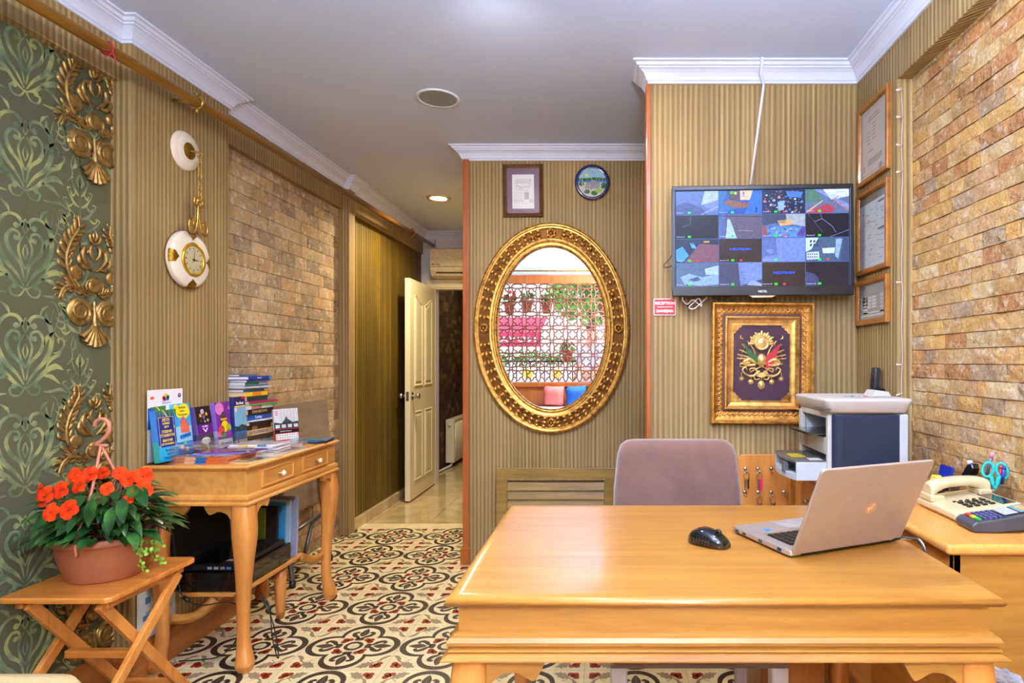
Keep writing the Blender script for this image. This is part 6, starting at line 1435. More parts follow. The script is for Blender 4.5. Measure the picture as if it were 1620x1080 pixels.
flat(-1.60, 2.46, TZ+.0285, .20, .12, .003, .25, 'colourful leaflet fanned on the orange magazines, lower one', [(90, 120, 190)], collage(31, (90, 110, 180), VIV), group='fanned leaflets')
flat(-1.56, 2.475, TZ+.032, .20, .11, .003, .05, 'colourful leaflet fanned on the orange magazines, upper one', [(150, 90, 170)], collage(32, (120, 90, 160), VIV), group='fanned leaflets')
flat(-1.455, 2.45, TZ, .09, .2, .006, -.12, 'yellowish leaflet lying at the front table edge by the drawer', [(214, 190, 140)], collage(33, (216, 200, 150), [(226, 214, 180), (180, 160, 110), (120, 100, 80)]), 'leaflet', 'leaflet')
flat(-1.47, 2.67, TZ, .1, .2, .006, -.2, 'grey and tan leaflet lying at the middle of the table edge', [(190, 180, 170)], collage(34, (190, 176, 160), [(120, 110, 110), (214, 200, 180), (150, 90, 70)]), 'leaflet', 'leaflet')
for k, (cc, lab) in enumerate((((206, 206, 222), 'lowest white brochure of the pile before the books'), ((236, 236, 242), 'second white brochure of the pile before the books'), ((226, 226, 240), 'third white brochure of the pile, yellow spined'), ((240, 240, 246), 'topmost white brochure of the pile before the books'))):
    flat(-1.605+.012*(k % 2), 2.73-.006*k, TZ+.0085*k, .20, .13, .008, .06*(k % 2), lab, [cc, (236, 214, 120) if k % 2 else cc, (226, 190, 150) if k == 2 else cc, (90, 140, 190) if k % 2 else cc, cc], collage(50+k, (232, 232, 240), [(214, 214, 232), (240, 240, 246), (200, 206, 226)]), 'brochure', 'brochure', 'white brochures')
flat(-1.545, 2.885, TZ, .14, .12, .014, .2, 'small grey leaflet pile between brochures and airport leaflet', [(150, 146, 150)], collage(60, (160, 156, 160), [(120, 118, 124), (200, 196, 196)]), 'leaflet_pile', 'leaflet')
for k, (yw, lab) in enumerate(((.0, 'lowest teal magazine at the far end of the console'), (-.18, 'middle teal magazine fanned at the far end of the console'), (.16, 'top teal magazine with tan picture at the far end of the console'))):
    flat(-1.525+.012*k, 2.995, TZ+.005*k, .19, .14, .0048, yw, lab, [(46, 70, 110)], collage(70+k, (60, 150, 176), [(70, 160, 180), (190, 150, 90), (50, 130, 160), (60, 90, 120)]), group='teal magazines')
# ---- the tower of books
def book(L_, W_, T_, cov, z, yaw, dx, dy, label, spine='', sc=(240, 240, 240), pages=(226, 214, 190), band=None):
    t = thing('book', label, 'book', (-1.80+dx, 2.955+dy, z), yaw, 'stacked books on the console')
    c = pm('cover_%d_%d_%d' % cov, cov, .4, var=.05); b = .0014 if T_ < .012 else .002
    mb = MB(); mb.box(-W_/2, W_/2, -L_/2, L_/2, 0, b, 0, cov); mb.box(-W_/2, W_/2, -L_/2, L_/2, T_-b, T_, 0, cov); mb.box(W_/2-b, W_/2, -L_/2, L_/2, b, T_-b, 0, cov)
    if band: mb.box(W_/2-b, W_/2+.0002, -L_/2+L_*band[0], -L_/2+L_*band[1], 0, T_, 0, band[2])
    if spine: text(mb, spine, fr((W_/2+.0004, 0, T_/2), (0, 1, 0), (0, 0, 1)), -L_*.05, 0, T_*.72, 0, 0, sc, 'CENTER', .02)
    mb.build('cover', PRINT, t, recalc=False)
    MB().box(-W_/2+.003, W_/2-b, -L_/2+.002, L_/2-.002, b, T_-b, 0, pages).build('pages', pm('pages_%d' % pages[2], pages, .8, var=.08, sc=300), t)
z = TZ
BK = [(.19, .125, .022, (226, 224, 220), 0.0, 0, 0, 'white lowest book of the tower reading FRAGILE', 'FRAGILE', (60, 50, 60), (.55, 1, (120, 170, 190))),
 (.20, .13, .022, (66, 50, 42), .05, .004, .004, 'dark brown book second from the bottom of the tower', '', (0, 0, 0), None),
 (.195, .13, .026, (214, 190, 150), .03, .0, 0, 'beige thick book with dark capitals, third from the bottom of the tower', 'KATE ATKINSON', (50, 40, 34), None),
 (.195, .13, .022, (62, 40, 26), .02, -.004, 0, 'brown book with a gold patch on its spine, fourth from the bottom', '', (226, 180, 90), (.2, .42, (150, 112, 56))),
 (.205, .135, .018, (44, 38, 34), -.02, .0, .006, 'black slim book just below the white magazine', '', (0, 0, 0), None),
 (.22, .15, .006, (232, 230, 230), .10, .0, .01, 'thin white magazine sticking out under the blue Turkey guide', '', (0, 0, 0), None),
 (.19, .125, .027, (26, 84, 170), .03, .0, .0, 'blue guide book reading Turkey', 'Turkey', (240, 244, 250), (.7, .82, (70, 60, 120))),
 (.205, .135, .027, (34, 30, 28), .02, .0, .004, 'black thick book with gold capital lettering on its spine', 'DAN BROWN', (206, 176, 110), None),
 (.205, .13, .017, (226, 220, 212), .02, .0, .002, 'white book with a dusty pink band on its spine', '', (150, 80, 90), (.15, .55, (206, 120, 130))),
 (.205, .14, .009, (60, 170, 50), .08, .004, .02, 'thin bright green book in the middle of the tower', '', (0, 0, 0), None),
 (.215, .14, .011, (176, 26, 90), .08, .004, .02, 'magenta slim book resting on the green one', '', (240, 220, 230), None),
 (.185, .125, .024, (36, 62, 66), -.04, -.01, -.002, 'dark teal book under the yellow one', '', (0, 0, 0), None),
 (.185, .125, .020, (240, 196, 30), -.02, -.012, -.004, 'yellow spined book in the upper tower', '', (190, 70, 30), (.3, .7, (226, 140, 30))),
 (.17, .12, .014, (56, 96, 150), .0, -.02, -.01, 'mid blue thin book on top of the yellow one', '', (0, 0, 0), None),
 (.18, .13, .006, (214, 196, 160), .03, -.02, 0, 'cream booklet in the upper tower', '', (0, 0, 0), None),
 (.21, .14, .006, (206, 206, 222), .06, -.01, .0, 'pale lilac magazine sticking out of the upper tower', '', (0, 0, 0), None),
 (.185, .13, .008, (90, 110, 136), .04, -.014, 0, 'grey blue magazine above the pale lilac one', '', (0, 0, 0), None),
 (.18, .13, .012, (226, 226, 226), .0, -.02, 0, 'white book with green lower half near the top', '', (0, 0, 0), (.0, .62, (30, 160, 70))),
 (.19, .135, .013, (92, 98, 160), .0, -.012, .002, 'violet blue book below the Istanbul guide', '', (0, 0, 0), None),
 (.205, .13, .016, (28, 60, 150), -.03, .0, .0, 'dark blue guide book reading Istanbul near the top of the tower', 'Istanbul', (240, 244, 250), (.88, 1, (40, 140, 206))),
 (.15, .11, .009, (96, 106, 120), .0, -.035, -.02, 'small grey booklet on the very top of the tower', '', (0, 0, 0), None)]
for L_, W_, T_, cov, yaw, dx, dy, lab, sp_, scl, band in BK:
    book(L_, W_, T_, cov, z, -yaw, dx, dy, lab, sp_, scl, (226, 196, 150) if T_ > .019 else (230, 226, 220), band); z += T_+.0004

# ================================================================ things under and behind the console
SHZ = .278
rb = thing('recorder_box', 'flat black video recorder box on the console shelf', 'recorder', (-1.66, 2.615, SHZ))
MB().box(-.15, .15, -.205, .205, .006, .084).build('case', M_BLACKG, rb, .004); MB().box(-.1502, .1502, -.2052, .2052, .048, .051).build('seam', M_BLACK, rb)
mb = MB(); [mb.box(sx*.13-.012, sx*.13+.012, sy*.18-.012, sy*.18+.012, 0, .006) for sx in (-1, 1) for sy in (-1, 1)]; mb.build('feet', M_BLACK, rb)
lp = thing('black_laptop', 'open black laptop lying on the recorder box under the console', 'laptop', (-1.65, 2.61, SHZ+.084))
MB().box(-.125, .125, -.185, .185, .001, .024).build('base', M_BLACK, lp, .003)
mb = MB()
for i in range(6):
    for j in range(15): mb.box(-.075+.021*i, -.058+.021*i, -.165+.0215*j, -.1475+.0215*j, .024, .0265)
mb.build('keyboard', M_BLACKG, lp); MB().box(.065, .108, -.05, .04, .024, .0246).build('touchpad', M_BLACK, lp)
f = fr((-.122, -.185, .02), (0, 1, 0), (-.13, 0, 1), (1, 0, .13)); MB().fbox(f, 0, .37, 0, .235, -.012, 0).build('lid', M_BLACK, lp, .003)
MB().fbox(f, .014, .356, .016, .222, .0002, .0006).build('display', pm('matt_dark_display', (20, 17, 17), .5, spec=.2), lp)
mb = MB(); [mb.box(.01+.026*k, .028+.026*k, -.1856, -.184, .008, .018, 0, c) for k, c in enumerate(((150, 150, 156), (150, 150, 156), (120, 120, 126), (60, 120, 200)))]; mb.rect(fr((.07, -.12, .0248), (1, 0, 0), (0, 1, 0)), -.02, .02, -.012, .012, 0, 0, (206, 206, 220)); mb.build('ports', PRINT, lp)
pts = spl([(-1.74, 2.42, .372), (-1.735, 2.395, .33), (-1.715, 2.38, .29), (-1.69, 2.38, .262), (-1.62, 2.36, .25), (-1.51, 2.36, .262), (-1.50, 2.42, .2), (-1.53, 2.44, .08), (-1.60, 2.43, .01), (-1.74, 2.40, .008)], 6)
o = MB().tube(pts, .0024, 6); o.tube([pts[15], pts[19]], .008, 8); tag(o.build('charger_cable', M_BCABLE), 'black laptop charger cable drooping from the console shelf to the floor', 'cable')
pts = spl([(-1.455, 2.46, .25), (-1.40, 2.44, .2), (-1.37, 2.44, .1), (-1.352, 2.43, .012), (-1.372, 2.45, .008), (-1.395, 2.46, .08), (-1.42, 2.48, .2), (-1.47, 2.5, .25)], 6)
tag(MB().tube(pts, .0024, 6).build('hanging_cable', M_BCABLE), 'looped black cable hanging to the floor beside the near console leg', 'cable')
def lean(y, x0, h_, w_, th, cov, label, ang, zb=SHZ+.001, art=None, name='magazine', cat='magazine', group='items leaning under the console'):
    f = fr((x0, y, zb), (.97, -.24, 0), (-.24*math.sin(ang)*0, math.sin(ang), math.cos(ang)))
    mb = MB(); mb.fbox(f, 0, w_, 0, h_, 0, th, 0, cov)
    if art: art(mb, lambda a, b, h=0: f(a*w_, b*h_, -.0004-h))
    tag(mb.build(name, PRINT, recalc=False), label, cat, group)
def art_enk(mb, F_):
    P, Rr, Tx = A(mb, F_); Tx('enk', .5, .86, .09, (230, 226, 220), .02, .7, .0003)
def art_sea(mb, F_):
    P, Rr, Tx = A(mb, F_); Rr(.02, .98, .02, .98, (60, 150, 200)); Rr(.02, .98, .62, .98, (90, 140, 190), .0002); P([(.02, .6), (.98, .64), (.98, .72), (.5, .76), (.02, .68)], (90, 100, 80), .0003)
lean(2.868, -1.745, .235, .10, .006, (140, 156, 56), 'lime green magazine leaning under the console', .05)
lean(2.877, -1.70, .245, .115, .012, (50, 40, 36), 'dark brown book with white lettering leaning under the console', .05, art=art_enk)
lean(2.893, -1.70, .26, .145, .006, (60, 150, 200), 'blue sea picture magazine leaning at the back of the console shelf', .05, art=art_sea)
lean(2.906, -1.72, .27, .19, .006, (170, 190, 200), 'pale grey folder leaning under the console', .05)
lean(2.917, -1.69, .285, .19, .010, (150, 150, 168), 'tall grey lilac folder leaning under the console', .05)
# folded table leaning on the stone wall
ft = thing('folding_table', 'folded grey wood topped table leaning on the stone wall', 'table', (-1.80, 3.52, 0))
M_GW = wood('grey_oak_laminate', (120, 100, 80), (158, 136, 112), 'y', .8, rough=.4)
f = fr((-.012, -.31, .35), (0, 1, 0), (-.055, 0, 1), (1, 0, .055)); MB().prism([(p[0]+.33, p[1]+.315) for p in rrect(.66, .63, .03)], f, -.012, .012).build('tabletop', M_GW, ft, .002)
M_TUBE = pm('grey_steel_tube', (120, 122, 128), .35, .8)
for y in (-.30, .13):
    mb = MB(); mb.tube(spl([(.02, y-.0, .62), (.025, y, .45), (.06, y+.0, .2), (.095, y-.02, .03)], 5), .013, 10); mb.build('leg', M_TUBE, ft)
    MB().lathe([(.017, 0), (.017, .035), (.014, .036)], fr((.095, y-.02, .0), (1, 0, 0), (0, 1, 0)), 12, caps=True).build('foot_cap', M_BLACK, ft)
MB().tube([(.05, -.31, .26), (.05, .14, .30)], .01, 8).build('crossbar', M_TUBE, ft)
MB().tube([(.035, .16, .60), (.045, .17, .3), (.04, .0, .26), (.06, -.12, .12)], .011, 8).build('brace', M_TUBE, ft)
# blue and white map sheet behind the near legs
f = fr((-1.812, 2.28, .132), (0, 1, 0), (0, 0, 1)); mb = MB(); mb.fbox(f, 0, .2, -.0, .19, -.003, 0, 0, (206, 220, 232)); q = random.Random(3)
for k in range(16): a, b = q.uniform(.01, .14), q.uniform(.01, .14); mb.rect(f, a, a+q.uniform(.01, .05), b, b+q.uniform(.005, .04), .0004+.00002*k, 0, q.choice([(110, 180, 220), (150, 200, 226), (60, 140, 200), (226, 232, 240)]))
tag(mb.build('map_sheet', GLOSSP, recalc=False), 'blue and white printed sheet leaning on the skirting under the console', 'map')
# ================================================================ things on the desk and the counter
# ---- silver laptop
hx, hy = .406, 1.321
lt = thing('laptop', 'open silver laptop seen from behind on the reception desk', 'laptop', (hx, hy, DZ), math.radians(22.5))
M_SIL = pm('champagne_aluminium', (176, 158, 142), .4, .35, var=.03); M_SILB = pm('silver_aluminium', (196, 188, 180), .35, .7, var=.03)
Lw, Ld = .327, .225
mb = MB(); mb.prism([(p[0]+Lw/2, p[1]+Ld/2) for p in rrect(Lw, Ld, .010)], XY, .005, .017); mb.build('base', M_SILB, lt, .002)
mb = MB(); mb.prism([(p[0]+Lw/2, p[1]+Ld/2) for p in rrect(Lw-.01, Ld-.01, .010)], XY, .002, .005); [mb.box(x, x+.03, y, y+.012, 0, .003) for x in (.02, Lw-.05) for y in (.015, Ld-.03)]; mb.build('underside', M_BLACK, lt)
mb = MB(); MB()
kbd = MB().box(.03, Lw-.03, .035, .125, .0165, .0172).build('keyboard_well', M_BLACK, lt)
mb = MB()
for i in range(14):
    for j in range(5): mb.box(.033+.0187*i, .0495+.0187*i, .038+.0172*j, .0532+.0172*j, .0172, .0196)
mb.build('keyboard', M_BLACK, lt, .0008)
MB().box(.115, .215, .15, .212, .017, .0174).build('touchpad', pm('pad_grey', (176, 170, 164), .4, .4), lt)
MB().box(.03, .16, .13, .137, .017, .0175).build('speaker_strip', pm('bronze_strip', (170, 150, 120), .4, .5), lt)
MB().box(.05, .07, .150, .168, .017, .0174, 0, (40, 120, 206)).build('sticker', PRINT, lt)
for y0, y1, z1, c in ((.03, .045, .015, (40, 44, 90)), (.1, .115, .014, (70, 70, 76)), (.165, .18, .013, (50, 50, 56)), (.195, .21, .013, (60, 60, 90))): MB().box(-.0004, .001, y0, y1, .007, z1, 0, c).build('port', PRINT, lt)
th = math.radians(25); f = fr((0, 0, .012), (1, 0, 0), (0, -math.sin(th), math.cos(th)), (0, -math.cos(th), -math.sin(th)))
lid = MB().prism([(p[0]+Lw/2, p[1]+.114) for p in rrect(Lw, .226, .010)], f, .0, .007).build('lid', M_SIL, lt, .002)
mb = MB(); mb.poly(circ(.016, 24, Lw*.56, .11), f, .0074, 0, (198, 150, 108))
def st2(p): mb.ribbon([(Lw*.56-a*1.6, .11+b*1.5) for a, b in p], .0022, f, .0077, 0, (236, 214, 190))
st2([(-.0035, .008), (-.0005, -.003)]); st2([(-.002, .002), (.0005, .002), (-.0008, -.003)]); st2([(.004, .003), (.0018, -.008)]); st2([(.004, .002), (.0055, .002), (.0045, -.003), (.003, -.003)])
mb.build('round_logo', PRINT, lid, recalc=False)
MB().fbox(f, .01, Lw-.01, .012, .214, -.0006, -.0001).build('display', M_BLACKG, lt)
MB().tube([(.03, .002, .010), (Lw-.03, .002, .010)], .006, 10).build('hinge', M_BLACK, lt)
# charger cable behind the laptop
pts = spl([(.700, 1.438, DZ+.012), (.712, 1.445, DZ+.0125), (.728, 1.44, DZ+.012), (.752, 1.43, DZ+.006), (.760, 1.40, DZ-.05), (.762, 1.39, DZ-.2)], 6)
mb = MB().tube(pts, .0028, 8); mb.tube([(.688, 1.433, DZ+.012), (.706, 1.442, DZ+.012)], .006, 8)
tag(mb.build('laptop_cable', M_BCABLE), 'black power cable dropping between the desk and the side counter', 'cable')
tag(MB().tube(spl([(.70, 1.47, DZ+.004), (.735, 1.46, DZ+.004), (.76, 1.43, DZ+.0), (.763, 1.40, DZ-.1)], 5), .0026, 6).build('white_lead', M_WCABLE), 'thin white cable beside the black one behind the laptop', 'cable')
# ---- mouse
ms = thing('computer_mouse', 'black wireless computer mouse on the desk beside the laptop', 'mouse', (.243, 1.425, DZ), math.radians(-128))
rings = []
for i in range(13):
    u = i/12; y = -.05+.1*u; wd = .031*(1-abs(2*u-1)**3.2*.55)*(.92+.1*abs(2*u-1)); hh = .036*math.sin(PI*(.12+.82*u**.85))**.75*(1 if u < .97 else .8)
    rings.append([Vector((wd*math.copysign(abs(math.cos(a))**.7, math.cos(a)), y, .004+hh*max(0, math.sin(a))**.7)) for a in [PI*k/12 for k in range(13)]]+[Vector((-wd*.9, y, .0)), Vector((wd*.9, y, 0))])
MB().loft(rings, 0, None, True).build('shell', M_BLACKG, ms)
MB().lathe([(.004, -.004), (.008, -.004), (.009, 0), (.008, .004), (.004, .004)], fr((0, .024, .033), (0, 1, 0), (0, 0, 1), (1, 0, 0)), 16).build('wheel', M_BLACK, ms)
mb = MB()
for sx in (1, -1):
    for i in range(7):
        for j in range(4): mb.ball((sx*(.0305-.0012*j), -.034+.008*i, .010+.005*j), .0008, 4)
mb.build('grip_dots', pm('grip_grey', (80, 78, 74), .6), ms)
# ---- printer
PX0, PX1, PY0, PY1, PZ = .76, 1.03, 2.03, 2.36, .80
pt = thing('printer', 'pale grey and dark blue multifunction printer in the corner by the stone wall', 'printer', (PX0, PY0, PZ))
M_PW = pm('warm_grey_plastic', (196, 192, 186), .42, var=.03); M_PD = pm('slate_blue_plastic', (32, 42, 62), .3, var=.05); M_PG = pm('smoke_grey_plastic', (84, 82, 80), .35); M_PI = pm('cool_white_plastic', (190, 198, 208), .45, var=.02)
W_, D_ = PX1-PX0, PY1-PY0
mb = MB(); mb.box(.012, W_, .02, .036, 0, .245); mb.box(.012, W_, D_-.02, D_, 0, .245); mb.box(.10, W_, .03, D_-.01, 0, .245); mb.box(.0, .1, .03, D_-.01, .095, .155); mb.box(.0, .1, .03, D_-.01, .0, .02); mb.box(.0, .02, .018, .04, .02, .235); mb.box(.0, .02, D_-.03, D_, .02, .235); mb.box(.004, .1, .03, D_-.01, .222, .245)
mb.build('body', M_PW, pt, .004)
# slate side shell with rounded front edge
P = [(.0+.012, .02)]+[(.012+.03*(1-math.cos(a)), .02-.02*math.sin(a)) for a in [PI/2*k/6 for k in range(1, 7)]]+[(W_-.03, 0), (W_-.03, .02)]
MB().prism(P, XY, .0, .238, 0, None, False).build('side_cover', M_PD, pt, .003)
mb = MB(); mb.box(W_-.03, W_, -.002, .03, 0, .24); mb.build('rear_corner', M_PI, pt, .006)
mb = MB(); mb.box(.02, .102, .04, D_-.03, .156, .159); mb.box(.098, .102, .04, D_-.03, .156, .222); mb.box(.02, .102, D_-.034, D_-.03, .156, .222); mb.box(.098, .102, .04, D_-.03, .02, .095); mb.box(.02, .102, D_-.034, D_-.03, .02, .095); mb.build('paper_well', M_PI, pt)
rings = []
for zz, k, r_ in ((.243, -.004, .02), (.25, .002, .022), (.283, .016, .03), (.29, .016, .03), (.2935, .008, .03)):
    rings.append([Vector((p[0]+W_/2, p[1]+D_/2, zz)) for p in rrect(W_+2*k, D_+2*k, r_, 5)])
MB().loft(rings, 0, None, True).build('scanner_lid', M_PW, pt)
MB().box(-.018, .11, -.0, .10, .255, .259).build('lid_grip', M_PG, pt)
mb = MB(); mb.poly([(.09, .09), (.24, .09), (.25, .16), (.10, .16)], fr((0, 0, .2939), (1, 0, 0), (0, 1, 0)), 0, 0, (150, 146, 140)); [mb.box(.12+.016*k, .129+.016*k, .11, .12, .294, .2965, 0, c) for k, c in enumerate(((60, 140, 150), (206, 206, 206), (206, 206, 206), (200, 80, 60), (206, 206, 206), (90, 150, 110)))]; mb.build('control_panel', PRINT, pt)
MB().prism([(.19, .294), (.26, .294), (.25, .312), (.205, .318)], fr((0, .10, 0), (1, 0, 0), (0, 0, 1), (0, 1, 0)), 0, .08).build('panel_wedge', M_PW, pt, .002)
mb = MB(); mb.box(-.055, .1, .05, D_-.05, .163, .167); mb.box(-.055, -.048, .05, D_-.05, .160, .172); mb.build('output_tray', pm('smoked_acrylic', (52, 52, 54), .15, coat=.4), pt, .001)
# paper cassette sticking out
mb = MB(); tx = -.105
mb.box(tx, .02, .03, .04, .006, .07); mb.box(tx, .02, D_-.05, D_-.04, .006, .07); mb.box(tx, .02, .03, D_-.04, .006, .014)
fr_pts = [(tx, .03)]+[(tx-.022*math.sin(PI*k/8), .03+(D_-.07)*k/8) for k in range(9)]+[(tx+.01, D_-.04), (tx+.01, .03)]
mb.prism(fr_pts, XY, .006, .028)
mb.build('paper_tray', M_PI, pt, .003)
MB().prism([(.02, .032)]+[(tx-.020*math.sin(PI*k/8), .032+(D_-.074)*k/8) for k in range(9)]+[(.02, D_-.042)], XY, .064, .074).build('tray_cover', M_PG, pt, .003)
mb = MB(); mb.rect(fr((0, 0, .0745), (1, 0, 0), (0, 1, 0)), -.09, -.04, .12, .20, 0, 0, (240, 214, 30)); [mb.rect(fr((0, 0, .0748), (1, 0, 0), (0, 1, 0)), -.085+.011*k, -.079+.011*k, .125, .19, 0, 0, (130, 110, 30)) for k in range(4)]; mb.rect(fr((0, 0, .0745), (1, 0, 0), (0, 1, 0)), -.05, -.005, .05, .10, 0, 0, (206, 204, 200)); mb.build('warning_label', PRINT, pt)
MB().box(tx-.024, tx-.004, .10, .125, .022, .062).build('tray_guide', M_PG, pt, .003)
mb = MB(); [mb.box(-.0006, .0, .22, .26, .105+.009*k, .110+.009*k, 0, (196, 150, 140)) for k in range(5)]; mb.build('rating_label', PRINT, pt)
# ---- desk telephone
tp = thing('desk_telephone', 'cream corded desk telephone on the side counter by the stone wall', 'telephone', (.905, 1.545, KZ))
M_TC = pm('ivory_plastic', (204, 184, 140), .35, var=.03)
W_, D_ = .175, .19                                      # x away from the clerk, y towards the corner
prof = [(0, .006), (0, .022), (.012, .028), (W_, .052), (W_, .006)]
MB().prism(prof, fr((0, 0, 0), (1, 0, 0), (0, 0, 1), (0, -1, 0)), -D_, 0).build('body', M_TC, tp, .004)
MB().box(.008, W_-.008, .008, D_-.008, 0, .008).build('underside', pm('pale_grey_plastic', (214, 210, 206), .4), tp, .002)
tf = fr((.012, 0, .0285), (.178, 0, .024), (0, 1, 0), (-.134, 0, .99))
mb = MB()
for i in range(4):
    for j in range(3): mb.fbox(tf, .038+.02*i, .05+.02*i, .022+.02*j, .035+.02*j, .0, .005)
mb.build('keypad', M_BLACK, tp, .001); mb = MB()
for i in range(5): mb.fbox(tf, .034+.018*i, .041+.018*i, .084, .09, 0, .003)
mb.build('memory_keys', M_BLACK, tp)
MB().fbox(tf, .122, .158, .012, .125, 0, .002).build('display_window', pm('dark_window', (46, 34, 28), .08, coat=.5), tp, .001)
hs = spl([(.004, 0, .056), (.02, 0, .068), (.06, 0, .077), (.11, 0, .081), (.15, 0, .079), (.172, 0, .072)], 4); rings = []
n = len(hs)
for i, p in enumerate(hs):
    u = i/(n-1); e = .5+.5*math.cos(2*PI*u); hh = .013+.014*e**2; yy = D_-.045
    rings.append([Vector((p.x, yy+.024*math.copysign(abs(math.cos(a))**.6, math.cos(a)), p.z-.012*e**2+hh*math.copysign(abs(math.sin(a))**.7, math.sin(a)))) for a in [2*PI*k/14 for k in range(14)]])
MB().loft(rings, 0, None, True).build('handset', M_TC, tp)
MB().box(.0, .04, D_-.075, D_-.012, .026, .045).build('cradle', M_TC, tp, .004); MB().box(.137, .173, D_-.075, D_-.012, .046, .062).build('cradle', M_TC, tp, .004)
# ---- card payment terminal
ps = thing('card_terminal', 'dark grey card payment terminal with red, yellow and green keys', 'card terminal', (.895, 1.49, KZ), math.radians(-3))
prof = [(0, .004), (-.002, .018), (.01, .027), (.07, .036), (.10, .043), (.19, .062), (.205, .058), (.205, .02), (.16, .012), (.06, .0), (.01, 0)]
M_CT = pm('charcoal_plastic', (62, 62, 66), .4)
MB().prism(prof, fr((0, 0, 0), (1, 0, 0), (0, 0, 1), (0, 1, 0)), -.04, .04).build('body', M_CT, ps, .005, seg=3)
mb = MB(); kf = fr((.01, 0, .0278), (.06, 0, .009), (0, 1, 0), (-.148, 0, .988))
for j, c in enumerate(((40, 170, 60), (240, 200, 30), (220, 50, 40))): mb.fbox(kf, .008, .017, -.03+.021*j, -.014+.021*j, .0, .004, 0, c)
for i in range(4):
    for j in range(4): mb.fbox(kf, .023+.012*i, .031+.012*i, -.032+.017*j, -.020+.017*j, 0, .0035, 0, (70, 74, 120))
mb.build('keypad', PRINT, ps, recalc=False)
df = fr((.082, 0, .0395), (.1, 0, .0215), (0, 1, 0), (-.21, 0, .977)); mb = MB(); mb.rect(df, .002, .036, -.028, .028, .003, 0, (176, 180, 176)); mb.rect(df, .04, .095, -.03, .03, .003, 0, (110, 150, 160)); mb.rect(df, .05, .07, -.02, .022, .0034, 0, (190, 160, 90)); mb.rect(df, .075, .09, -.01, .028, .0034, 0, (206, 70, 60)); mb.build('display', PRINT, ps, recalc=False)
# ---- pen organiser with its contents
og = thing('pen_organiser', 'clear plastic desk organiser against the stone wall behind the telephone', 'organiser', (1.108, 1.77, KZ))
mb = MB()
for x0, x1, y0, y1, z in ((-.022, .022, -.11, -.108, .075), (-.022, .022, .108, .11, .06), (-.022, -.020, -.11, .11, .05), (.020, .022, -.11, .11, .085), (-.022, .022, -.04, -.038, .07), (-.022, .022, .045, .047, .06), (-.022, .022, -.11, .11, .003)): mb.box(x0, x1, y0, y1, 0 if z > .01 else 0, z)
mb.build('walls', M_ACRYL, og)
def at(px, py, X): Z = X*F/(px-CX); return Wp(px, py, Z)
X_ = 1.108
sc = thing('scissors', 'turquoise handled scissors standing in the organiser', 'scissors', at(1574, 748, 1.098), 1.0)
M_TUR = pm('turquoise_plastic', (30, 178, 172), .35)
for sg in (1, -1):
    c = Vector((0, sg*-.017, .008)); mb = MB(); mb.tube([c+Vector((.0, .013*math.cos(a)+.003*sg*math.sin(a), .021*math.sin(a))) for a in [2*PI*k/18 for k in range(18)]], .004, 8, closed=True)
    mb.tube(spl([c+Vector((0, sg*.008, -.018)), Vector((0, sg*-.006, -.03)), Vector((0, 0, -.045))], 4), [.006]*5+[.0045]*4, 8); mb.build('handle', M_TUR, sc)
mb = MB(); mb.box(-.001, .001, -.006, .006, -.085, -.04); mb.build('blades', M_CHROME, sc)
def pen(px, py, py2, col, label, cap=None, r_=.0042, dx=0):
    a = at(px, py, X_+.003); b = at(px+dx, py2, X_+.004); b.z = max(b.z, KZ+.02)
    t = thing('pen', label, 'pen', b, group='pens in the organiser'); MB().tube([(0, 0, 0), (a-b)*.86], r_, 10).build('barrel', col, t)
    MB().tube([(a-b)*.86, a-b], r_*1.05, 10).build('end', cap or col, t)
pen(1570, 716, 770, pm('pen_grey', (96, 100, 116), .3, .4), 'grey pen with pink end standing behind the scissors', pm('pink_eraser', (236, 140, 150), .5), .005, -14)
pen(1584, 737, 765, pm('pen_red', (206, 30, 36), .3), 'red pen beside the scissors', None, .0045, -4)
pen(1589, 738, 765, pm('pen_blue', (36, 50, 150), .3), 'blue pen beside the red one', None, .0045, -4)
pen(1534, 728, 770, M_WHITE, 'thick white marker leaning above the black stapler', None, .0075, 6)
pen(1541, 735, 765, pm('pen_green', (60, 190, 80), .3), 'green pen tip showing behind the white marker', None, .004, 0)
p = at(1532, 752, 1.106); bs = thing('black_stapler', 'black stapler with chrome edge standing in the organiser', 'stapler', p, 0)
f = fr((0, 0, 0), (0, -.80, .6), (0, -.6, -.8)); f = fr((0, 0, 0), (0, -.82, .57), (0, .57, .82), (-1, 0, 0))
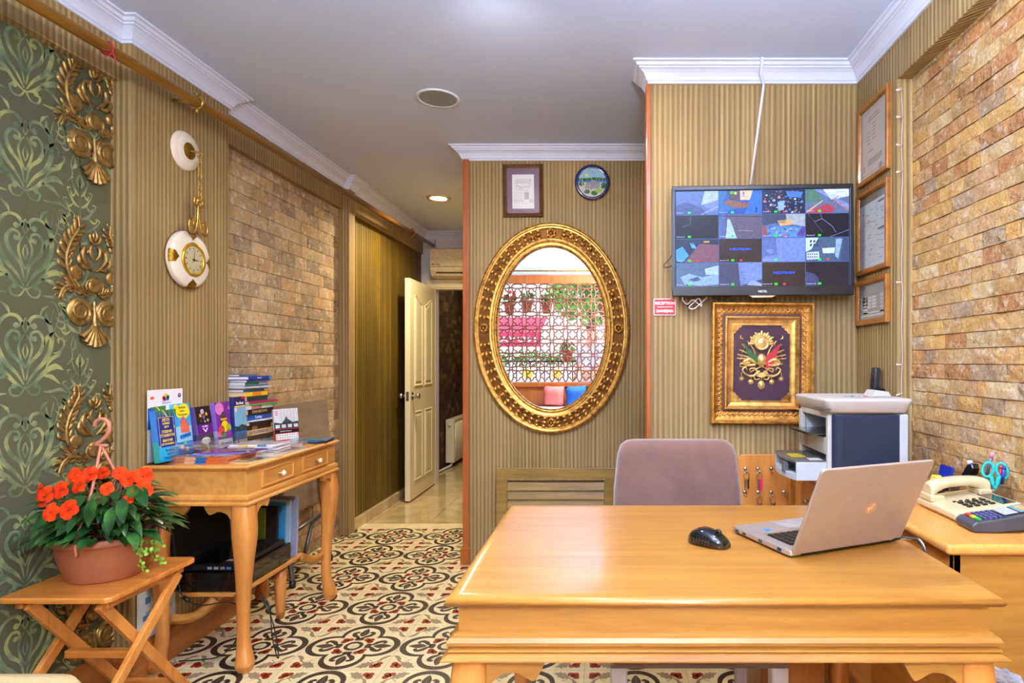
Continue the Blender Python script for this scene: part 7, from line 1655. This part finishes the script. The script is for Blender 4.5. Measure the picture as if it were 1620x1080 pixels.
MB().prism([(-.055, -.008), (.03, -.010), (.048, .0), (.05, .018), (.03, .024), (-.02, .010), (-.055, .002)], f, -.012, .012).build('body', M_BLACKG, bs, .004); MB().fbox(f, -.06, .02, -.014, -.009, -.008, .008).build('chrome_rail', M_CHROME, bs)
p = at(1482, 757, 1.0); td = thing('tape_dispenser', 'yellow tape roll with dark stand beside the laptop corner', 'tape', (p.x, p.y, KZ))
MB().lathe([(.014, -.009), (.024, -.009), (.024, .009), (.014, .009), (.014, -.009)], fr((0, 0, .052), (0, 1, 0), (0, 0, 1)), 24).build('roll', pm('yellow_tape', (236, 206, 50), .35), td); MB().lathe([(.007, -.010), (.0145, -.010), (.0145, .010), (.007, .010), (.007, -.010)], fr((0, 0, .052), (0, 1, 0), (0, 0, 1)), 20).build('core', M_WHITE, td)
MB().box(-.016, .016, -.05, .05, 0, .03).build('stand', M_BLACK, td, .004)
p = at(1490, 742, 1.07); bl = thing('blue_stamp_pad', 'dark blue open stamp pad lid propped beside the tape roll', 'stamp pad', (1.075, 1.955, KZ))
MB().box(-.04, .03, -.036, .036, 0, .016).build('base', M_BLACK, bl, .003); MB().fbox(fr((.03, 0, .016), (0, 1, 0), (.25, 0, 1), (-1, 0, .25)), -.036, .036, 0, .062, -.004, .004).build('lid', pm('royal_blue_plastic', (16, 40, 150), .3), bl, .003)
# ---- cordless handset on the wall above the printer
zb = EYE-(623-CY)*2.36/F
cp = thing('cordless_phone', 'black cordless handset in a wall cradle above the printer', 'telephone', (XR_P, 2.36, zb))
MB().box(-.05, 0, -.03, .03, 0, .022).build('cradle', M_BLACK, cp, .004)
f = fr((-.03, 0, .016), (0, 1, 0), (.06, 0, 1), (-1, 0, .06)); MB().prism([(p[0], p[1]+.045) for p in rrect(.042, .09, .012)], f, -.011, .011).build('handset', pm('graphite_plastic', (44, 44, 50), .25), cp, .004)
mb = MB(); [mb.fbox(f, -.016+.012*j, -.008+.012*j, .012+.013*i, .019+.013*i, .011, .0135) for i in range(4) for j in range(3)]; mb.build('keypad', M_BLACK, cp)
